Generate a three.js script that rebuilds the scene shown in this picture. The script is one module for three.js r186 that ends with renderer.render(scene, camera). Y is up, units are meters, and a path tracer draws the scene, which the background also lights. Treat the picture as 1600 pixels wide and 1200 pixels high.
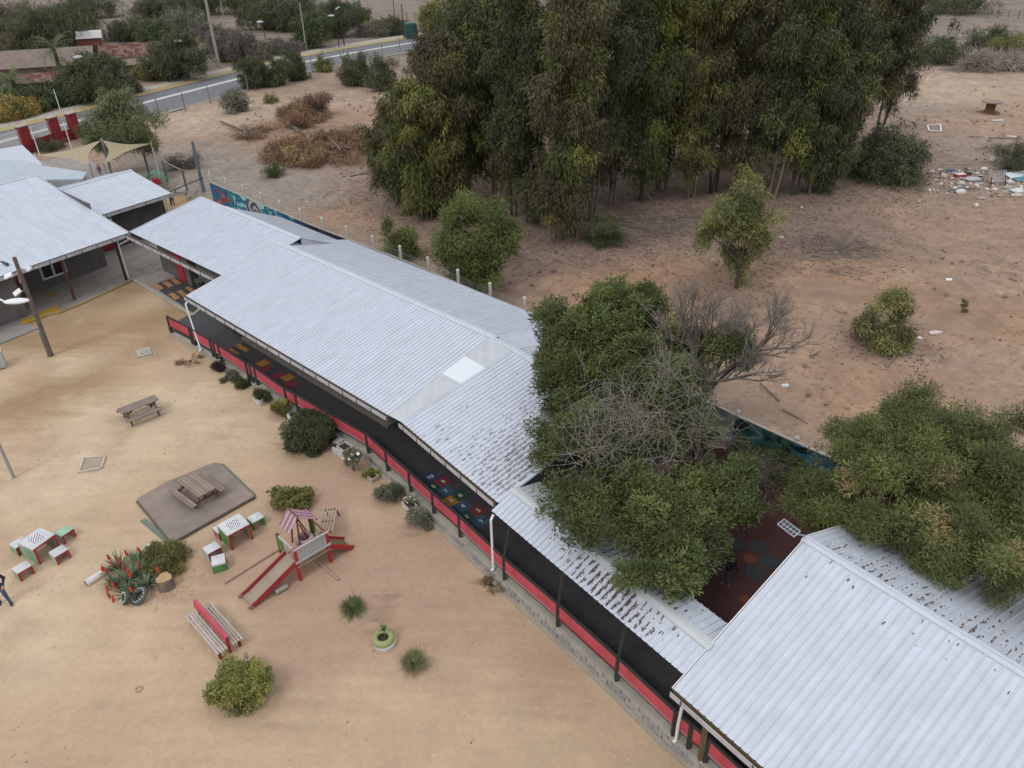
import * as THREE from 'three';
import { mergeGeometries } from 'three/addons/utils/BufferGeometryUtils.js';
import { MarchingCubes } from 'three/addons/objects/MarchingCubes.js';
import { FontLoader } from 'three/addons/loaders/FontLoader.js';
import { TextGeometry } from 'three/addons/geometries/TextGeometry.js';

// ------------------------------------------------------------------ camera, sky, sun, exposure
const scene = new THREE.Scene();
const camera = new THREE.PerspectiveCamera(53.515, 4 / 3, 0.1, 900);
camera.position.set(0, 21, 0);
camera.rotation.order = 'YXZ';
camera.rotation.set(-31.733 * Math.PI / 180, 0, -1.0124 * Math.PI / 180);
const renderer = new THREE.WebGLRenderer({ antialias: true });
renderer.setSize(1024, 768);
renderer.toneMapping = THREE.LinearToneMapping;
renderer.toneMappingExposure = 1.0;
renderer.shadowMap.enabled = true;

// overcast sky: even cloud, brighter overhead, with soft lumps
function hash(ix, iy, s) {
  let h = (Math.imul(ix, 374761393) + Math.imul(iy, 668265263) + Math.imul(s, 974711)) | 0;
  h = Math.imul(h ^ (h >>> 13), 1274126177); h ^= h >>> 16;
  return (h >>> 0) / 4294967296;
}
function vn(x, y, s, per = 0) {                       // value noise, optionally periodic
  let x0 = Math.floor(x), y0 = Math.floor(y);
  const fx = x - x0, fy = y - y0, u = fx * fx * (3 - 2 * fx), v = fy * fy * (3 - 2 * fy);
  let x1 = x0 + 1, y1 = y0 + 1;
  if (per) { x0 = ((x0 % per) + per) % per; x1 = ((x1 % per) + per) % per; y0 = ((y0 % per) + per) % per; y1 = ((y1 % per) + per) % per; }
  const a = hash(x0, y0, s), b = hash(x1, y0, s), c = hash(x0, y1, s), d = hash(x1, y1, s);
  return a + (b - a) * u + (c - a) * v + (a - b - c + d) * u * v;
}
function fbm(x, y, s, o = 4, per = 0) {
  let t = 0, a = 0.5, n = 0;
  for (let i = 0; i < o; i++) { t += a * vn(x, y, s + i * 17, per); n += a; a *= 0.5; x *= 2; y *= 2; per *= 2; }
  return t / n;
}
const clamp = (x, a = 0, b = 1) => Math.min(b, Math.max(a, x));
const mixf = (a, b, t) => a + (b - a) * t;
const sstep = (a, b, x) => { const t = clamp((x - a) / (b - a)); return t * t * (3 - 2 * t); };
{
  const w = 256, h = 128, d = new Float32Array(w * h * 4);
  for (let j = 0; j < h; j++) for (let i = 0; i < w; i++) {
    const el = (j + 0.5) / h * Math.PI - Math.PI / 2, az = i / w * Math.PI * 2, up = Math.max(0, Math.sin(el));
    const cx = Math.cos(az) * Math.cos(el), cz = Math.sin(az) * Math.cos(el);
    const c = 0.93 + 0.14 * fbm(cx * 3 + 9, cz * 3 + 5, 7, 4);
    const L = (0.58 + 0.60 * up) * c, k = (j * w + i) * 4;
    d[k] = L * 0.965; d[k + 1] = L * 0.995; d[k + 2] = L * 1.06; d[k + 3] = 1;
    if (el < 0) { d[k] = 0.3; d[k + 1] = 0.26; d[k + 2] = 0.22; }
  }
  const sky = new THREE.DataTexture(d, w, h, THREE.RGBAFormat, THREE.FloatType);
  sky.mapping = THREE.EquirectangularReflectionMapping; sky.magFilter = THREE.LinearFilter; sky.needsUpdate = true;
  scene.background = sky; scene.environment = sky;
}
const sun = new THREE.DirectionalLight(new THREE.Color(1, 0.97, 0.92), 1.0);
sun.position.set(-45, 85, 15); sun.target.position.set(0, 0, -45);
sun.castShadow = true; sun.shadow.radius = 28; sun.shadow.mapSize.set(2048, 2048);
Object.assign(sun.shadow.camera, { left: -120, right: 120, top: 120, bottom: -120, near: 1, far: 300 });
scene.add(sun, sun.target);

// ------------------------------------------------------------------ helpers
function rng(seed) { let a = seed >>> 0; return () => { a = (a + 0x6D2B79F5) | 0; let t = Math.imul(a ^ (a >>> 15), 1 | a); t = (t + Math.imul(t ^ (t >>> 7), 61 | t)) ^ t; return ((t ^ (t >>> 14)) >>> 0) / 4294967296; }; }
const V = (x, y, z) => new THREE.Vector3(x, y, z);
const A3 = (p) => Array.isArray(p) ? V(...p) : p.clone();
const rgb = (r, g, b) => new THREE.Color().setRGB(r, g, b);
const used = {};
function numbered(n) { const k = used[n] || 0; used[n] = k + 1; return k ? n + '_' + String(k).padStart(3, '0') : n; }
function tag(o, label, category, group, kind) { if (label) o.userData.label = label; if (category) o.userData.category = category; if (group) o.userData.group = group; if (kind) o.userData.kind = kind; return o; }
function thing(name, label, category, pos = [0, 0, 0], turn = 0, group) {
  const o = new THREE.Group(); o.name = numbered(name); o.position.set(...pos); o.rotation.y = turn; scene.add(o);
  return tag(o, label, category, group);
}
function mesh(name, geo, m, parent) {
  const o = new THREE.Mesh(geo, m); o.castShadow = o.receiveShadow = true;
  o.name = parent ? name : numbered(name); (parent || scene).add(o); return o;
}
function struct(name, geo, m) { const o = mesh(name, geo, m); o.userData.kind = 'structure'; return o; }
function boxGeo(w, h, d) {                              // a box with uv in metres
  const g = new THREE.BoxGeometry(w, h, d), uv = g.attributes.uv, s = [[d, h], [d, h], [w, d], [w, d], [w, h], [w, h]];
  for (let i = 0; i < 24; i++) { const f = s[i >> 2]; uv.setXY(i, uv.getX(i) * f[0], uv.getY(i) * f[1]); }
  return g;
}
class MB {                                              // collects shapes, then merges them into one mesh
  constructor() { this.g = []; }
  add(g, m) { g = g.index ? g.toNonIndexed() : g.clone(); for (const k of Object.keys(g.attributes)) if (!['position', 'normal', 'uv'].includes(k)) g.deleteAttribute(k); if (m) g.applyMatrix4(m); this.g.push(g); return this; }
  at(g, p, e = [0, 0, 0], s = [1, 1, 1]) { return this.add(g, new THREE.Matrix4().compose(A3(p), new THREE.Quaternion().setFromEuler(new THREE.Euler(...e)), V(...s))); }
  box(w, h, d, p, e) { return this.at(boxGeo(w, h, d), p, e); }
  beam(a, b, w, h, up) {                                // a bar from a to b, w across, h high
    a = A3(a); b = A3(b); const z = b.clone().sub(a), L = z.length(); z.normalize();
    let u = up ? A3(up) : (Math.abs(z.y) > 0.95 ? V(1, 0, 0) : V(0, 1, 0));
    const x = u.clone().cross(z).normalize(), y = z.clone().cross(x);
    return this.add(boxGeo(w, h, L), new THREE.Matrix4().makeBasis(x, y, z).setPosition(a.add(b).multiplyScalar(0.5)));
  }
  cyl(a, b, r0, r1 = r0, n = 8, open = false) {
    a = A3(a); b = A3(b); const y = b.clone().sub(a), L = y.length();
    const q = new THREE.Quaternion().setFromUnitVectors(V(0, 1, 0), y.normalize());
    return this.add(new THREE.CylinderGeometry(r1, r0, L, n, 1, open), new THREE.Matrix4().compose(a.add(b).multiplyScalar(0.5), q, V(1, 1, 1)));
  }
  limb(pts, r0, r1, n = 5) {                            // a tapering tube along points
    pts = pts.map(A3); const N = pts.length, rings = [];
    for (let i = 0; i < N; i++) {
      const t = pts[Math.min(i + 1, N - 1)].clone().sub(pts[Math.max(i - 1, 0)]).normalize();
      const a = (Math.abs(t.y) > 0.9 ? V(1, 0, 0) : V(0, 1, 0)).cross(t).normalize(), b = t.clone().cross(a), r = mixf(r0, r1, i / (N - 1)), ring = [];
      for (let k = 0; k < n; k++) { const f = k / n * Math.PI * 2; ring.push([pts[i].clone().addScaledVector(a, Math.cos(f) * r).addScaledVector(b, Math.sin(f) * r), a.clone().multiplyScalar(Math.cos(f)).addScaledVector(b, Math.sin(f))]); }
      rings.push(ring);
    }
    const P = [], Nn = [], U = [];
    for (let i = 0; i < N - 1; i++) for (let k = 0; k < n; k++) {
      const q = [rings[i][k], rings[i][(k + 1) % n], rings[i + 1][(k + 1) % n], rings[i + 1][k]];
      for (const j of [0, 1, 2, 0, 2, 3]) { P.push(q[j][0].x, q[j][0].y, q[j][0].z); Nn.push(q[j][1].x, q[j][1].y, q[j][1].z); U.push(k / n, i); }
    }
    const g = new THREE.BufferGeometry(); g.setAttribute('position', new THREE.Float32BufferAttribute(P, 3)); g.setAttribute('normal', new THREE.Float32BufferAttribute(Nn, 3)); g.setAttribute('uv', new THREE.Float32BufferAttribute(U, 2));
    this.g.push(g); return this;
  }
  tris(P, U) {                                          // flat triangles from a list of points
    const g = new THREE.BufferGeometry(), a = []; for (const p of P) a.push(p.x, p.y, p.z);
    g.setAttribute('position', new THREE.Float32BufferAttribute(a, 3));
    g.setAttribute('uv', new THREE.Float32BufferAttribute(U || P.flatMap((p) => [p.x, p.z]), 2)); g.computeVertexNormals(); this.g.push(g); return this;
  }
  quad(a, b, c, d, U) { [a, b, c, d] = [a, b, c, d].map(A3); return this.tris([a, b, c, a, c, d], U && [0, 1, 2, 0, 2, 3].flatMap((i) => U[i])); }
  geo() { return this.g.length > 1 ? mergeGeometries(this.g) : this.g[0]; }
  build(name, m, parent) { return mesh(name, this.geo(), m, parent); }
}
function polySheet(pts, y, holes) {                     // a flat polygon on the ground, uv in metres
  const sh = new THREE.Shape(pts.map((p) => new THREE.Vector2(p[0], -(p[2] ?? p[1]))));
  const g = new THREE.ShapeGeometry(sh); g.rotateX(-Math.PI / 2); g.translate(0, y, 0); return g;
}
function polySlab(pts, y, t) {                          // the same with thickness t below y
  const sh = new THREE.Shape(pts.map((p) => new THREE.Vector2(p[0], -(p[2] ?? p[1]))));
  const g = new THREE.ExtrudeGeometry(sh, { depth: t, bevelEnabled: false }); g.rotateX(-Math.PI / 2); g.translate(0, y - t, 0); return g;
}
const frame = (o, d, n) => ({ d: V(d[0], 0, d[1]), n: V(n[0], 0, n[1]), P: (al, run, y) => V(o[0] + d[0] * al + n[0] * run, y, o[1] + d[1] * al + n[1] * run) });
// the ground heights: the sandy yard falls gently away from the walkway
const yardH = (x, z) => Math.min(-0.04, Math.max(-0.95, -0.12 - 0.0135 * ((x + 20) * 0.68 + (z + 40) * 0.73)));

// ------------------------------------------------------------------ textures and materials
function tex(size, meters, fn, srgb = true) {           // a repeating texture; fn(u, v) gives a grey or [r, g, b], 0..1
  const d = new Uint8Array(size * size * 4);
  for (let j = 0; j < size; j++) for (let i = 0; i < size; i++) {
    const c = fn(i / size, j / size), k = (j * size + i) * 4;
    for (let q = 0; q < 3; q++) d[k + q] = clamp(Array.isArray(c) ? c[q] : c) * 255;
    d[k + 3] = 255;
  }
  const t = new THREE.DataTexture(d, size, size); t.wrapS = t.wrapT = THREE.RepeatWrapping; t.magFilter = THREE.LinearFilter; t.minFilter = THREE.LinearMipmapLinearFilter; t.generateMipmaps = true;
  t.repeat.set(1 / meters, 1 / meters); if (srgb) t.colorSpace = THREE.SRGBColorSpace; t.needsUpdate = true; return t;
}
const T = {
  mottle: tex(512, 4, (u, v) => 0.80 + 0.2 * fbm(u * 8, v * 8, 3, 5, 8) + 0.05 * (hash(u * 512 | 0, v * 512 | 0, 5) - 0.5)),
  grain: tex(256, 1.2, (u, v) => 0.84 + 0.14 * fbm(u * 16, v * 16, 11, 3, 16) + 0.12 * (hash(u * 256 | 0, v * 256 | 0, 6) - 0.5)),
  wood: tex(256, 1, (u, v) => { const g = fbm(u * 4, v * 40, 21, 3, 4) * 0.6 + fbm(u * 2, v * 12, 24, 2, 2) * 0.4; return [0.72 + 0.33 * g, 0.70 + 0.33 * g, 0.68 + 0.33 * g]; }),
  metal: tex(512, 5, (u, v) => { const g = 0.88 + 0.07 * fbm(u * 60, v * 4, 31, 3, 20) + 0.07 * fbm(u * 12, v * 12, 35, 4, 12); return [g, g, g * 1.005]; }),
  rubber: tex(256, 1.5, (u, v) => 0.72 + 0.18 * fbm(u * 10, v * 10, 41, 3, 10) + 0.3 * (hash(u * 256 | 0, v * 256 | 0, 8) - 0.5)),
  bumpy: tex(512, 3, (u, v) => fbm(u * 24, v * 24, 51, 4, 24) * 0.7 + 0.3 * hash(u * 512 | 0, v * 512 | 0, 9), false),
  bark: tex(128, 1, (u, v) => 0.6 + 0.4 * fbm(u * 12, v * 3, 61, 3, 12)),
  rust: tex(256, 3, (u, v) => { const k = sstep(0.42, 0.62, fbm(u * 6, v * 6, 71, 4, 6)), s = 0.85 + 0.15 * fbm(u * 30, v * 4, 75, 2, 30); return [mixf(0.62, 0.5, k) * s, mixf(0.5, 0.28, k) * s, mixf(0.46, 0.22, k) * s]; }),
};
function std(r, g, b, rough = 0.85, o = {}) { return new THREE.MeshStandardMaterial({ color: rgb(r, g, b), roughness: rough, metalness: 0, side: THREE.DoubleSide, ...o }); }
const M = {
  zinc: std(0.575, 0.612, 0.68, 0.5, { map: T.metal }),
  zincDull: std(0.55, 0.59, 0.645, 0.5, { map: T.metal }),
  zincBlue: std(0.44, 0.50, 0.55, 0.6, { map: T.metal }),
  flash: std(0.53, 0.555, 0.58, 0.5, { map: T.metal }),
  gutter: std(0.60, 0.59, 0.62, 0.6, { map: T.mottle }),
  white: std(0.74, 0.74, 0.75, 0.6), whitePaint: std(0.72, 0.72, 0.70, 0.75, { map: T.mottle }),
  timber: std(0.21, 0.15, 0.085, 0.9, { map: T.wood }), debris: std(0.16, 0.105, 0.06, 1, { map: T.grain }),
  wallGrey: std(0.17, 0.155, 0.155, 0.9, { map: T.mottle }), wallDark: std(0.095, 0.085, 0.085, 0.9, { map: T.mottle }),
  red: std(0.50, 0.035, 0.045, 0.6, { map: T.mottle }), redDark: std(0.30, 0.025, 0.03, 0.7, { map: T.mottle }),
  panelRed: std(0.60, 0.085, 0.115, 0.7, { map: T.mottle }),
  black: std(0.03, 0.034, 0.032, 0.6), dark: std(0.012, 0.012, 0.013, 0.9), navy: std(0.032, 0.048, 0.095, 0.7, { map: T.mottle }),
  concrete: std(0.46, 0.415, 0.345, 0.95, { map: T.mottle, bumpMap: T.bumpy, bumpScale: 0.01 }), concreteGrey: std(0.33, 0.32, 0.31, 0.95, { map: T.mottle, bumpMap: T.bumpy, bumpScale: 0.01 }),
  pave: std(0.36, 0.325, 0.29, 0.95, { map: T.mottle }), deck: std(0.072, 0.067, 0.074, 0.9, { map: T.rubber }), deckPale: std(0.125, 0.125, 0.135, 0.9, { map: T.rubber }),
  block: std(0.40, 0.38, 0.365, 0.95, { map: T.mottle, bumpMap: T.bumpy, bumpScale: 0.01 }), mortar: std(0.11, 0.105, 0.115, 1),
  oldWood: std(0.36, 0.29, 0.255, 0.95, { map: T.wood }), oldWoodDark: std(0.20, 0.12, 0.075, 0.95, { map: T.wood }),
  playWood: std(0.45, 0.36, 0.27, 0.9, { map: T.wood }), green: std(0.10, 0.30, 0.075, 0.7, { map: T.mottle }), mint: std(0.38, 0.62, 0.42, 0.7, { map: T.mottle }),
  bark: std(0.11, 0.085, 0.065, 1, { map: T.bark }), barkPale: std(0.33, 0.27, 0.22, 1, { map: T.bark }), twig: std(0.235, 0.205, 0.18, 1), twigDark: std(0.125, 0.105, 0.09, 1),
  pole: std(0.20, 0.17, 0.145, 0.95, { map: T.wood }), steel: std(0.36, 0.37, 0.37, 0.5, { metalness: 0.3 }),
  leaf: new THREE.MeshStandardMaterial({ color: 0xffffff, roughness: 0.62, side: THREE.DoubleSide }),
  soil: std(0.06, 0.042, 0.03, 1, { map: T.grain }), rubberBlack: std(0.03, 0.03, 0.032, 0.85),
  glass: std(0.02, 0.024, 0.03, 0.12), 
};

// ------------------------------------------------------------------ ground
const FA = frame([-18.54, -39.8], [0.7235, 0.6903], [0.6903, -0.7235]);      // long classroom block, far part
const FB = frame([-4.82, -26.8], [0.61462, 0.78882], [0.78882, -0.61462]);   // the same block after its bend
const FD = frame([4.39, -13.69], [0.61497, 0.78855], [0.78855, -0.61497]);   // covered walk and near hall
const FE = frame([-30.2, -41.99], [0.5542, -0.8324], [-0.8324, -0.5542]);    // left block with the veranda
const FE2 = frame([-29.07, -53.42], [0.5584, -0.8303], [-0.8303, -0.5584]);
const runA = (x, z) => (x + 18.54) * 0.6903 - (z + 39.8) * 0.7235;
const runD = (x, z) => (x - 4.39) * 0.78855 - (z + 13.69) * 0.61497;
const soilPatches = [ // x, z, radius, strength, kind: o orange clay, g grey gravel, l leaf litter, p pale trodden, r reddish
  [[9.4, 0, -48.74], 5, 0.8, 'o'], [[5.98, 0, -49.8], 4, 0.7, 'o'], [[12.13, 0, -47], 5, 0.7, 'o'], [[22.4, 0, -49.29], 5, 0.5, 'o'], [[22.47, 0, -46.04], 6, 0.45, 'o'], [[-8.03, 0, -59.27], 4, 0.5, 'o'], [[-15.06, 0, -63.61], 6, 0.6, 'o'], [[29.19, 0, -40.63], 4, 0.5, 'o'], [[18.68, 0, -32.11], 5, 0.5, 'o'], [[7.39, 0, -43.73], 5, 0.55, 'o'], [[2.53, 0, -43.93], 5, 0.35, 'o'], [[25.98, 0, -40.33], 5, 0.3, 'o'], [[12.58, 0, -41.71], 5, 0.4, 'o'],
  [[-23.25, 0, -69.49], 9, 0.85, 'g'], [[-28.54, 0, -74.96], 7, 0.8, 'g'], [[-19.93, 0, -65.6], 6, 0.75, 'g'], [[-34.57, 0, -81.2], 8, 0.6, 'g'], [[44.91, 0, -75.98], 10, 0.5, 'g'], [[50.49, 0, -99.57], 9, 0.45, 'g'],
  [[5.94, 0, -65.94], 13, 0.95, 'l'], [[14.31, 0, -65.46], 13, 0.95, 'l'], [[22.08, 0, -63.27], 11, 0.95, 'l'], [[-1.9, 0, -62.9], 11, 0.9, 'l'], [[9.31, 0, -57.64], 9, 0.8, 'l'], [[4, 0, -53.79], 7, 0.75, 'l'], [[22.76, 0, -54.19], 7, 0.7, 'l'], [[-7.67, 0, -66.71], 8, 0.7, 'l'], [[32.87, 0, -74.44], 12, 0.8, 'l'], [[14.7, 0, -45.36], 3.5, 0.6, 'l'], [[21.24, 0, -37.72], 3.2, 0.6, 'l'], [[-2.18, 0, -45.08], 4, 0.7, 'l'], [[-8.11, 0, -51.26], 3, 0.5, 'l'], [[-13.18, 0, -82.33], 9, 0.6, 'l'], [[-23.39, 0, -91.6], 10, 0.5, 'r'], [[-17.32, 0, -82.61], 8, 0.5, 'r'],
  [[65.36, 0, -110.89], 14, 0.7, 'p'], [[55.55, 0, -105.14], 9, 0.6, 'p'], [[97.75, 0, -164.71], 20, 0.5, 'p'], [[91.82, 0, -170.59], 20, 0.6, 'p'], [[-36.29, 0, -99.24], 9, 0.7, 'p'], [[-38.56, 0, -94.32], 7, 0.7, 'p'], [[-30.72, 0, -102.46], 8, 0.5, 'p'], [[-20.33, 0, -109.64], 10, 0.4, 'p'],
];
const soilTone = { o: [0.325, 0.195, 0.115], g: [0.25, 0.215, 0.18], l: [0.225, 0.158, 0.122], p: [0.40, 0.305, 0.225], r: [0.27, 0.165, 0.11] };
function fieldColour(x, z) {
  const a = fbm(x * 0.11, z * 0.11, 101, 4), b = fbm(x * 0.45, z * 0.45, 131, 4), c = fbm(x * 1.6, z * 1.6, 151, 3);
  let col = [0.315 + 0.07 * (a - 0.5), 0.218 + 0.04 * (a - 0.5), 0.156 + 0.02 * (a - 0.5)];
  const wx = x + (b - 0.5) * 5, wz = z + (c - 0.5) * 2 + (a - 0.5) * 6;
  for (const [p, r, s, k] of soilPatches) {
    const d = Math.hypot(wx - p[0], (wz - p[2])) / r; if (d > 1.25) continue;
    const t = s * (1 - sstep(0.45, 1.25, d)) * clamp(0.35 + 1.3 * b), q = soilTone[k];
    for (let i = 0; i < 3; i++) col[i] = mixf(col[i], q[i], t);
  }
  const far = sstep(-110, -150, z);                     // dry grass and scrub beyond the road
  if (far > 0) { const q = b > 0.52 ? [0.155, 0.13, 0.105] : [0.225, 0.18, 0.145]; for (let i = 0; i < 3; i++) col[i] = mixf(col[i], q[i], far * 0.9); }
  const m = 0.58 + 0.40 * b + 0.44 * c; for (let i = 0; i < 3; i++) col[i] *= m;
  const s = fbm(x * 5, z * 5, 171, 2); if (s > 0.70 && b > 0.42) for (let i = 0; i < 3; i++) col[i] *= 0.72;   // twigs and clods
  if (s < 0.24) { col[0] *= 1.2; col[1] *= 1.2; col[2] *= 1.2; }
  return col;
}
const toByte = (v) => { v = clamp(v); return 255 * (v <= 0.0031308 ? 12.92 * v : 1.055 * Math.pow(v, 1 / 2.4) - 0.055); };
function groundTex(w, h, x0, x1, z0, z1, fn) {
  const d = new Uint8Array(w * h * 4);
  for (let j = 0; j < h; j++) for (let i = 0; i < w; i++) {
    const c = fn(mixf(x0, x1, (i + 0.5) / w), mixf(z0, z1, (j + 0.5) / h)), k = (j * w + i) * 4;
    d[k] = toByte(c[0]); d[k + 1] = toByte(c[1]); d[k + 2] = toByte(c[2]); d[k + 3] = 255;
  }
  const t = new THREE.DataTexture(d, w, h); t.colorSpace = THREE.SRGBColorSpace; t.magFilter = THREE.LinearFilter; t.minFilter = THREE.LinearMipmapLinearFilter; t.generateMipmaps = true; t.needsUpdate = true; return t;
}
function groundSheet(x0, x1, z0, z1, nx, nz, height, skip) {
  const P = [], U = [], I = [];
  for (let j = 0; j <= nz; j++) for (let i = 0; i <= nx; i++) { const x = mixf(x0, x1, i / nx), z = mixf(z0, z1, j / nz); P.push(x, height(x, z), z); U.push(i / nx, j / nz); }
  for (let j = 0; j < nz; j++) for (let i = 0; i < nx; i++) {
    if (skip && skip(mixf(x0, x1, (i + 0.5) / nx), mixf(z0, z1, (j + 0.5) / nz))) continue;
    const a = j * (nx + 1) + i, b = a + 1, c = a + nx + 1, d = c + 1; I.push(a, c, b, b, c, d);
  }
  const g = new THREE.BufferGeometry(); g.setAttribute('position', new THREE.Float32BufferAttribute(P, 3)); g.setAttribute('uv', new THREE.Float32BufferAttribute(U, 2)); g.setIndex(I); g.computeVertexNormals(); return g;
}
const bump = (rx, rz) => { const t = T.bumpy.clone(); t.repeat.set(rx, rz); t.needsUpdate = true; return t; };
const fieldH = (x, z) => {                              // uneven dirt; sinks out of sight under the school
  const e = sstep(0, 4, x + 45) * sstep(0, 4, 75 - x) * sstep(0, 4, z + 110);
  const n = (fbm(x * 0.35, z * 0.35, 201, 4) - 0.5) * 0.34 + (fbm(x * 1.4, z * 1.4, 211, 3) - 0.5) * 0.14;
  const inside = sstep(9, 4, Math.min(runA(x, z), runD(x, z))) * sstep(-34, -30, x);
  return n * e * sstep(12, 17, Math.min(runA(x, z), runD(x, z))) - 1.6 * inside;
};
struct('field_ground', groundSheet(-45, 75, -110, -8, 300, 255, fieldH),
  new THREE.MeshStandardMaterial({ roughness: 1, map: groundTex(2048, 1740, -45, 75, -110, -8, fieldColour), bumpMap: bump(40, 34), bumpScale: 0.03 }));
struct('far_ground', groundSheet(-260, 240, -470, 20, 250, 245, (x, z) => -0.03 + 14 * Math.pow(sstep(-230, -470, z), 1.3) + (z < -190 ? 1.2 * (fbm(x * 0.02, z * 0.02, 221, 3) - 0.5) * sstep(-190, -230, z) : 0), (x, z) => x > -44 && x < 74 && z > -109),
  new THREE.MeshStandardMaterial({ roughness: 1, map: groundTex(1400, 1400, -260, 240, -470, 20, fieldColour), bumpMap: bump(120, 120), bumpScale: 0.04 }));

// sandy yard
const yardPatches = [ // stains, damp and worn soil seen on the yard: centre, radius, tone multiplier
  [[-26.45, -0.04, -45.97], 3.2, 'd'], [[-25.99, -0.04, -47.37], 2.0, 'd'], [[-28.42, -0.04, -40.83], 3.0, 'd'], [[-23.69, -0.14, -34.97], 3.2, 'd'], [[-24.81, -0.15, -32.55], 2.6, 'd'], [[-21.25, -0.12, -38.74], 1.8, 'd'], [[-21.53, -0.09, -41.92], 2.6, 'd'], [[-20.89, -0.07, -44.55], 1.6, 'd'], [[-25.31, -0.06, -40.76], 3.4, 'd'], [[-18.2, -0.16, -37.94], 1.5, 'k'],
  [[-8.74, -0.38, -24.58], 3.2, 'r'], [[-5.99, -0.44, -20.93], 3.4, 'r'], [[-12.31, -0.38, -20.86], 1.9, 'r'], [[-9.59, -0.4, -21.65], 2.6, 'r'], [[-4.77, -0.47, -19.05], 2.2, 'r'], [[-2.42, -0.49, -18.45], 2.6, 'r'], [[-7.42, -0.45, -18.52], 2.6, 'r'], [[-11.96, -0.37, -22.03], 1.8, 'r'], [[-7.97, -0.37, -26.24], 2.8, 'r'], [[-4.11, -0.45, -21.57], 2.8, 'r'], [[1.11, -0.55, -16.54], 1.8, 'r'], [[-7.07, -0.47, -16.9], 2.2, 'r'],
  [[-5.87, -0.46, -19.01], 0.62, 'k'], [[-3.43, -0.5, -16.73], 0.62, 'k'], [[-5.28, -0.47, -18.63], 0.5, 'k'], [[-4.9, -0.47, -18.34], 0.5, 'k'], [[-0.85, -0.49, -20.27], 0.7, 'k'], [[-4.56, -0.46, -19.65], 0.45, 'k'], [[-4.83, -0.46, -19.2], 0.45, 'k'], [[-11.42, -0.28, -31.74], 0.7, 'k'], [[-10.02, -0.32, -29.07], 1.2, 'k'], [[-8.66, -0.46, -15.82], 1.0, 'k'], [[-3.87, -0.43, -23.35], 0.8, 'k'],
  [[-20.94, -0.19, -31.91], 3.0, 'y'], [[-20.73, -0.25, -26.45], 3.0, 'y'], [[-18.39, -0.25, -28.23], 3.0, 'y'], [[-17.6, -0.22, -32.42], 3.0, 'y'], [[-14.28, -0.27, -30.16], 2.6, 'y'], [[-18.27, -0.32, -21.11], 3.0, 'y'], [[-17.1, -0.37, -17.56], 2.4, 'y'], [[-24.66, -0.11, -37], 1.6, 'y'], [[-15.7, -0.22, -33.58], 1.6, 'y'],
];
const yardTone = { d: [0.30, 0.20, 0.105], r: [0.385, 0.258, 0.182], k: [0.24, 0.165, 0.105], y: [0.54, 0.425, 0.29] };
function yardColour(x, z) {
  const a = fbm(x * 0.22, z * 0.22, 301, 4), b = fbm(x * 0.9, z * 0.9, 321, 4), c = fbm(x * 0.35 + z * 1.3, z * 2.2 - x * 0.3, 341, 3), f = fbm(x * 7, z * 7, 361, 2);
  let col = [0.475 + 0.07 * (a - 0.5), 0.344 + 0.06 * (a - 0.5), 0.226 + 0.04 * (a - 0.5)];
  const wx = x + (b - 0.5) * 1.6, wz = z + (c - 0.5) * 1.6;
  for (const [p, r, k] of yardPatches) { // every stain breaks up along the noise
    const d = Math.hypot(wx - p[0], wz - p[2]) / r; if (d > 1.3) continue;
    const t = (k === 'k' ? 0.75 * sstep(0.35, 0.62, c) : k === 'd' ? 0.9 : 0.74) * (1 - sstep(0.3, 1.3, d)) * clamp(0.1 + 1.5 * b), q = yardTone[k];
    for (let i = 0; i < 3; i++) col[i] = mixf(col[i], q[i], t);
  }
  const m = 0.74 + 0.20 * b + 0.18 * c + 0.14 * f; for (let i = 0; i < 3; i++) col[i] *= m;
  const h = hash(Math.floor(x * 28), Math.floor(z * 28), 381); if (h > 0.9988) { col = col.map((v) => Math.min(0.75, v * 1.35)); } else if (h < 0.0025) col = col.map((v) => v * 0.7);
  return col;
}
struct('yard_ground', groundSheet(-42, 12, -53, -7, 270, 230, (x, z) => yardH(x, z) + 0.05 * (fbm(x * 1.1, z * 1.1, 391, 4) - 0.55)),
  new THREE.MeshStandardMaterial({ roughness: 1, map: groundTex(2048, 1740, -42, 12, -53, -7, yardColour), bumpMap: bump(18, 16), bumpScale: 0.018 }));

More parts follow.
